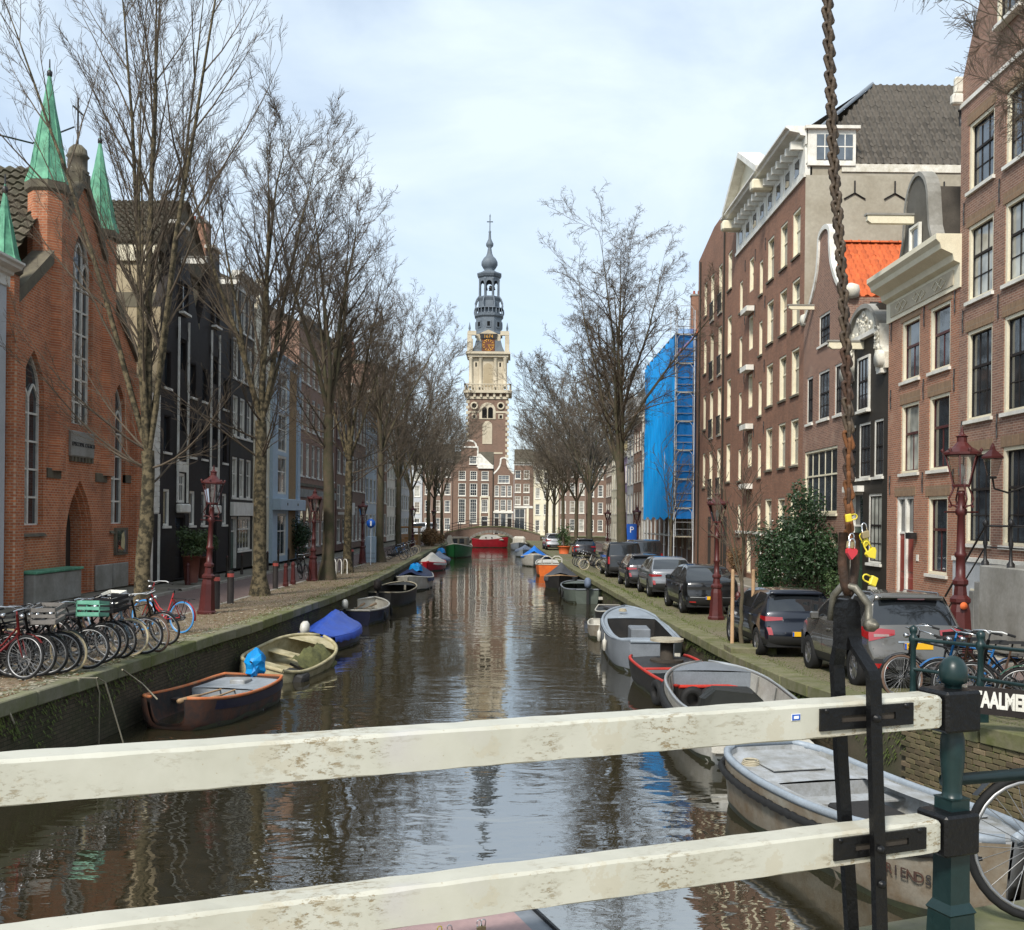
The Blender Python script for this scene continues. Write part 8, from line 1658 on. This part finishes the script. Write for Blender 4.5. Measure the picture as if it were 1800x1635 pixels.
def rail(label, drop, x0):
    t = thing('bridge_railing_beam', label, 'railing', (A.x, A.y, EYE - drop), ang, 'white bridge railing beams'); h, d, c = .142, .14, .012
    prof = [(0, -c), (0, -h), (.012, -h - .006), (d, -h - .006), (d, -c), (d - c, 0), (c, 0)]
    mb = MB(); n = 60; rows = []; jr = random.Random(int(drop * 100))
    for i in range(n + 1): x = lerp(x0, RL - .0, i / n); rows.append([(x, y + jr.uniform(-.0015, .0015), z + jr.uniform(-.0022, .0022)) for y, z in prof])
    rows.append([(RL + .02, lerp(y, d / 2, .06), lerp(z, -h / 2, .12)) for y, z in prof]); mb.rows(rows, 0, False, True, True); mb.build('beam', 'rail_paint', t)
    xe = RL + .03; MB().bev(xe, xe + .205, -.02, d + .03, -h - .03, .015, .012).build('end_catch', 'strap_black', t)
    xp = RL - .655 + (.08 if drop > 1 else 0); p = MB(); y0 = -.012
    # slotted plate
    p.box(xp, xp + .50, y0, .0, -.115, -.085).box(xp, xp + .50, y0, .0, -.055, -.02).box(xp, xp + .11, y0, .0, -.085, -.055).box(xp + .4, xp + .50, y0, .0, -.085, -.055); p.build('slotted_plate', 'strap_black', t)
    MB().box(xp + .11, xp + .4, -.003, .002, -.085, -.055).build('slot', 'wood_dark', t)
    for q in (.03, .46): MB().lathe([(.012, 0), (.010, .006), (.002, .008)], n=8, T=Matrix.Translation((xp + q, y0, -.03)) @ Matrix.Rotation(R(90), 4, 'X')).build('bolt', 'strap_black', t)
    return t
rail('upper white painted bridge railing beam with flaking paint', H0, -1.2); rail('lower white painted bridge railing beam', 1.34, -1.2)
T = Matrix.Translation((A.x, A.y, EYE - H0)) @ Matrix.Rotation(ang, 4, 'Z')
# small sticker on the upper beam
tg = thing('small_sticker', 'small blue and white sticker on the upper railing beam', 'sticker', T @ Vector((RL * (1.0 - .215), -.004, -.03))); 
sp = on(1252, 1263, EYE - H0 - .05); sp = Vector((0, 0, 0)); tg.location = T @ Vector((RL * .795, -.0015, -.048)); tg.rotation_euler = (0, 0, ang); MB().box(-.022, .022, -.003, 0, -.014, .014).build('paper', 'sign_white', tg); MB().box(-.020, .020, -.0045, -.003, -.012, .012).build('print_field', 'sign_blue', tg); MB().box(-.012, .012, -.006, -.0045, -.006, .006).build('print_centre', 'sign_white', tg)
# iron hanger: two straps that clasp the beams and meet at an eye
hg = thing('iron_hanger', 'black forged iron hanger clasping the railing beams', 'hanger', (0, 0, 0))
Tl = lambda x, y, z: T @ Vector((x, y, z))
def strap(name, pts, w, d):
    rows = []
    for (x, y, z) in pts: rows.append([Tl(x - w / 2, y - d / 2, z), Tl(x + w / 2, y - d / 2, z), Tl(x + w / 2, y + d / 2, z), Tl(x - w / 2, y + d / 2, z)])
    MB().rows(rows, 0, False, True, True).build(name, 'strap_black', hg)
xs = RL - .45
strap('front_strap', [(xs, .06, .30), (xs + .005, .03, .24), (xs + .03, -.045, .14), (xs + .04, -.05, .10), (xs + .045, -.05, -.10), (xs + .075, -.05, -.7), (xs + .10, -.05, -1.25)], .06, .03)
strap('rear_strap', [(xs, .10, .30), (xs + .01, .13, .24), (xs + .05, .205, .13), (xs + .055, .205, .08), (xs + .08, .205, -.3), (xs + .13, .20, -.9), (xs + .16, .20, -1.25)], .06, .03)
mb = MB(); mb.bev(xs - .135, xs - .035, .035, .125, .235, .40, .02); 
mb = MB(); prof = [(xs + .036 * math.cos(R(30 * k)), .40 + .04 * math.sin(R(30 * k))) for k in range(0, 7)] + [(xs - .036, .22), (xs + .05, .22)]; mb.prism(prof, .035, .125, 0, 'y', T); mb.build('hanger_head', 'strap_black', hg)
for (x, z) in ((xs + .044, -.065), (xs + .072, -.63), (xs + .08, -.78)): m = MB(); m.lathe([(.018, 0), (.016, .014), (.003, .018)], n=8, T=T @ Matrix.Translation((x, -.065, z)) @ Matrix.Rotation(R(90), 4, 'X')); m.build('bolt', 'strap_black', hg)
# shackle and chain
sk = thing('shackle', 'worn grey bow shackle joining chain and hanger', 'shackle', (0, 0, 0)); cx = xs
MB().tube([Tl(cx + .055, .0, .33), Tl(cx + .05, .0, .42), Tl(cx + .01, .04, .49), Tl(cx - .02, .08, .5), Tl(cx - .03, .13, .45), Tl(cx - .03, .15, .34)], .017, 8).build('bow', 'shackle', sk); MB().lathe([(.0, -.016), (.03, -.016), (.03, .012), (.016, .016), (.014, .04)], n=10, T=T @ Matrix.Translation((cx + .055, -.01, .33)) @ Matrix.Rotation(R(90), 4, 'X')).build('pin', 'shackle', sk)
ch = thing('lifting_chain', 'thick rusty twisted chain hanging down to the hanger', 'chain', (0, 0, 0))
top = at(1426, -700, 4.62); low = Tl(cx - .0, .07, .70); n = 52
def chain_pt(t): p = low.lerp(top, t); s = math.sin(math.pi * min(t * 2.6, 1)) * .035; return p + Vector((s * .6 - .0, 0, 0))
def link_mesh(mat):
    m = MB(); l, w, r = .040, .0125, .0095; pts = []
    for k in range(16):
        a = 2 * math.pi * k / 16; pts.append((w * math.cos(a), 0, w * math.sin(a) + (l - w) * (1 if math.sin(a) > 0 else -1)))
    m.tube(pts + [pts[0], pts[1]], r, 6, 0, False); return m.mesh('link', mat)
LM = {k: link_mesh(k) for k in ('chain_dark', 'chain_rust', 'rust_orange')}
ln = (top - low).length; k = 0; s = 0.0; rnd = random.Random(3)
while s < ln:
    t = s / ln; p = chain_pt(t); d = (chain_pt(min(t + .01, 1)) - chain_pt(max(t - .01, 0))).normalized(); q = d.to_track_quat('Z', 'Y').to_matrix().to_4x4()
    mm = 'rust_orange' if t < .105 and rnd.random() < .75 else 'chain_rust' if t < .21 and rnd.random() < .6 else 'chain_dark'
    M4 = Matrix.Translation(p) @ q @ Matrix.Rotation(R(58 if k % 2 else -58) + rnd.uniform(-.15, .15), 4, 'Z') @ Matrix.Rotation(R(16), 4, 'Y'); inst('link', LM[mm], ch, mat=M4); s += .0365; k += 1
MB().tube([Tl(cx - .03, .07, .73), Tl(cx - .035, .07, .60), Tl(cx - .02, .07, .50), Tl(cx + .0, .07, .46)], .02, 7).build('end_link_side', 'chain_rust', ch); MB().tube([Tl(cx + .035, .07, .73), Tl(cx + .035, .07, .58), Tl(cx + .02, .07, .48), Tl(cx, .07, .46)], .02, 7).build('end_link_side', 'chain_rust', ch)
def padlock(label, p, mat, tilt, kind='box', sc=1.0, yaw=0.0):
    t = thing('padlock', label, 'padlock', p, 0, 'love locks on the chain'); t.rotation_euler = (0, tilt, ang + yaw); t.scale = (sc * .78,) * 3
    if kind == 'box': MB().bev(-.024, .024, -.01, .01, -.07, -.03, .004).build('body', mat, t)
    elif kind == 'heart': MB().prism([(0, -.085), (-.028, -.055), (-.03, -.038), (-.018, -.03), (0, -.037), (.018, -.03), (.03, -.038), (.028, -.055)], -.009, .009).build('body', mat, t)
    else: MB().prism([(.026 * math.cos(R(30 * k)), -.058 + .032 * math.sin(R(30 * k))) for k in range(12)], -.008, .008).build('body', mat, t)
    MB().tube([(-.016, 0, -.035), (-.016, 0, 0), (-.01, 0, .012), (0, 0, .016), (.01, 0, .012), (.016, 0, 0), (.016, 0, -.035)], .004, 6).build('shackle_bow', 'chrome' if mat != 'lock_yellow' else mat, t)
padlock('flat yellow lock ring at the top of the love locks', Tl(cx - .01, .02, .80), 'lock_yellow', R(80), 'box', .9); padlock('brass padlock hanging on the street side of the chain', Tl(cx + .03, .01, .76), 'lock_brass', R(-12)); padlock('brass padlock above the red heart lock', Tl(cx - .035, .01, .715), 'lock_brass', R(8)); padlock('red heart shaped padlock', Tl(cx - .04, 0, .69), 'lock_red', R(5), 'heart', 1.15)
padlock('large yellow heart padlock hanging from the chain', Tl(cx + .035, .0, .68), 'lock_yellow', R(-35), 'heart', 1.15); padlock('yellow padlock behind the large yellow heart', Tl(cx + .035, .03, .715), 'lock_yellow', R(-40), 'box', .9); padlock('yellow padlock lying on the shackle', Tl(cx + .05, .02, .535), 'lock_yellow', R(-68), 'box', 1.15)
# green cast iron post with ball top
px = RL + .17; P0 = T @ Vector((px, .09, 0)); zp = 2.04
ps = thing('railing_post', 'dark green cast iron post with ball top at the end of the white beams', 'post', (P0.x, P0.y, zp), ang); ps.scale = (.86, .86, 1)
MB().bev(-.10, .10, -.10, .10, -.05, .10, .01).build('foot', 'iron_green', ps); MB().rows([[(x * w, y * w, z) for x, y in ((-1, -1), (1, -1), (1, 1), (-1, 1))] for w, z in ((.088, .1), (.082, .26), (.09, .27), (.066, .31), (.062, .78), (.066, .79))], 0, False, True, True).build('square_base', 'iron_green', ps)
MB().lathe([(.055, 0.780), (.05, 0.820), (.052, 0.860), (.064, 0.980), (.062, 1.060), (.048, 1.105), (.056, 1.115), (.056, 1.130), (.04, 1.145), (.038, 1.190), (.06, 1.210), (.064, 1.230), (.045, 1.250), (.045, 1.310), (.068, 1.320), (.075, 1.350), (.072, 1.390), (.05, 1.425), (.02, 1.440), (.003, 1.443)], n=20).build('baluster', 'iron_green', ps)
for z, nm in ((EYE - H0 - .10 - zp, 'upper'), (EYE - 1.34 - .075 - zp, 'lower')): MB().tube([(.05, .05, z), (.16, .16, z - .012)], .026, 10).build('peg', 'iron_green', ps)
# rail running on from the post to the right, stone ledge of the abutment
fr_ = thing('fixed_railing', 'dark green tube railing running on to the right of the post', 'railing', (P0.x, P0.y, zp), ang - R(4))
for z in (.83,): MB().tube([(.05, .12, z), (2.2, .12, z)], .03, 8).build('tube', 'iron_green', fr_)
ab = thing('bridge_abutment', 'grey stone ledge of the bridge abutment under the green post', 'abutment', (0, 0, 0), 0)
a0 = T @ Vector((RL - .45, -.10, 0)); MB().bev(-.0, 1.05, 0, .75, 1.75, 2.03, .02, 0, Matrix.Translation((a0.x, a0.y, 0)) @ Matrix.Rotation(ang, 4, 'Z')).build('ledge_stone', 'coping', ab); MB().bev(1.06, 2.4, 0, .75, 1.75, 2.03, .02, 0, Matrix.Translation((a0.x, a0.y, 0)) @ Matrix.Rotation(ang, 4, 'Z')).build('ledge_stone', 'coping', ab)
MB().box(.05, 6.0, -3.0, .66, -1, 1.75, 0, Matrix.Translation((a0.x, a0.y, 0)) @ Matrix.Rotation(ang, 4, 'Z')).build('brick_body', 'brick_quay', ab)
dk = MB().box(-4, 8, -5, -.12, 1.95, 2.15, 0, Matrix.Translation((A.x, A.y, 0)) @ Matrix.Rotation(ang, 4, 'Z')).build('bridge_deck', 'wood_grey'); struct(dk)
# steel kick plate with more love locks, seen under the lower beam
kp = thing('deck_edge_plate', 'pinkish grey painted steel plate below the lower beam', 'plate', (A.x, A.y, 0), ang); paint('plate_pink', (.40, .27, .26), (.33, .22, .21), rough=.6); xk = RL * .505
pk = on(720, 1660, 2.42); pe = on(938, 1600, 2.42); Ti = (Matrix.Translation((A.x, A.y, 0)) @ Matrix.Rotation(ang, 4, 'Z')).inverted(); lk, le = Ti @ pk, Ti @ pe
MB().box(lk.x - .6, le.x - .085, lk.y - .25, le.y + .16, 2.40, 2.418).build('plate', 'plate_pink', kp); MB().box(le.x - .085, le.x, lk.y - .25, le.y + .16, 2.395, 2.414).build('grey_end', 'hull_grey', kp); MB().box(le.x, le.x + .012, lk.y - .25, le.y + .16, 2.38, 2.43).build('edge_lip', 'strap_black', kp)
for k, (px_, py_, mat, kind, lab) in enumerate(((850, 1620, 'lock_brass', 'box', 'brass padlock lying on the plate, nearest the grey end'), (842, 1621, 'lock_brass', 'box', 'dark brass padlock left of the last one on the plate'), (773, 1632, 'lock_yellow', 'box', 'yellow brass padlock among the plate locks'), (790, 1630, 'lock_brass', 'box', 'brass padlock in the middle of the plate locks'))):
    p = on(px_, py_, 2.46); padlock(lab, p, mat, R(10 * (-1) ** k), kind, .75)
# bicycle standing on the abutment: its wheel cuts the right edge
bike('bicycle on the bridge whose front wheel shows at the right edge', Vector((2.76, 5.3, 2.04)), R(180) + ang * .3, 'black', 'tyre', .06, None, True, False, False, None)
# green railing of the quay wing with the bridge's name board
wr = thing('wing_railing', 'dark green railing on the quay wing carrying the name board', 'railing', (0, 0, 0)); pts = []
for k, Y in enumerate((15.9, 14.35, 12.8, 11.3)):
    x, z = edge(RIGHT, Y); x += .22; pts.append((x, Y, z)); MB().bev(x - .09, x + .09, Y - .09, Y + .09, z, z + .16, .015).build('post_foot', 'iron_green', wr); MB().lathe([(.06, .16), (.05, .3), (.045, .5), (.06, .55), (.045, .6), (.04, 1.0), (.07, 1.05), (.07, 1.12), (.04, 1.15), (.06, 1.2), (.06, 1.26), (.01, 1.3)], (x, Y, z), 10).build('post', 'iron_green', wr)
for h in (1.08, .62): MB().tube([(x, y, z + h) for x, y, z in pts], .028, 7).build('rail', 'iron_green', wr)
nb = thing('name_board', 'black bridge name board with white capital letters', 'sign', (0, 0, 0)); a, b_ = Vector(pts[0]), Vector(pts[-1]); p0 = on(1708, 1228, 1.72); d = Vector((pts[2][0] - pts[1][0], pts[2][1] - pts[1][1], 0)).normalized(); 
dd = Vector((.82, -.57, 0)).normalized(); Tn = Matrix((dd, Vector((0, 0, 1)), dd.cross(Vector((0, 0, 1))))).transposed().to_4x4(); s0 = at(1706, 1228, 13.6); Tn.translation = s0
MB().box(-.04, 2.6, -.19, .17, -.03, 0, 0, Tn).build('board', 'black_paint', nb); lettering('board_lettering', 'STAALMEESTERSBRUG', .27, .006, 'white', nb, Tn @ Matrix.Translation((-.03, -.09, .008)) @ Matrix.Diagonal((.60, 1.06, 1, 1)), 'LEFT', .95, .012)
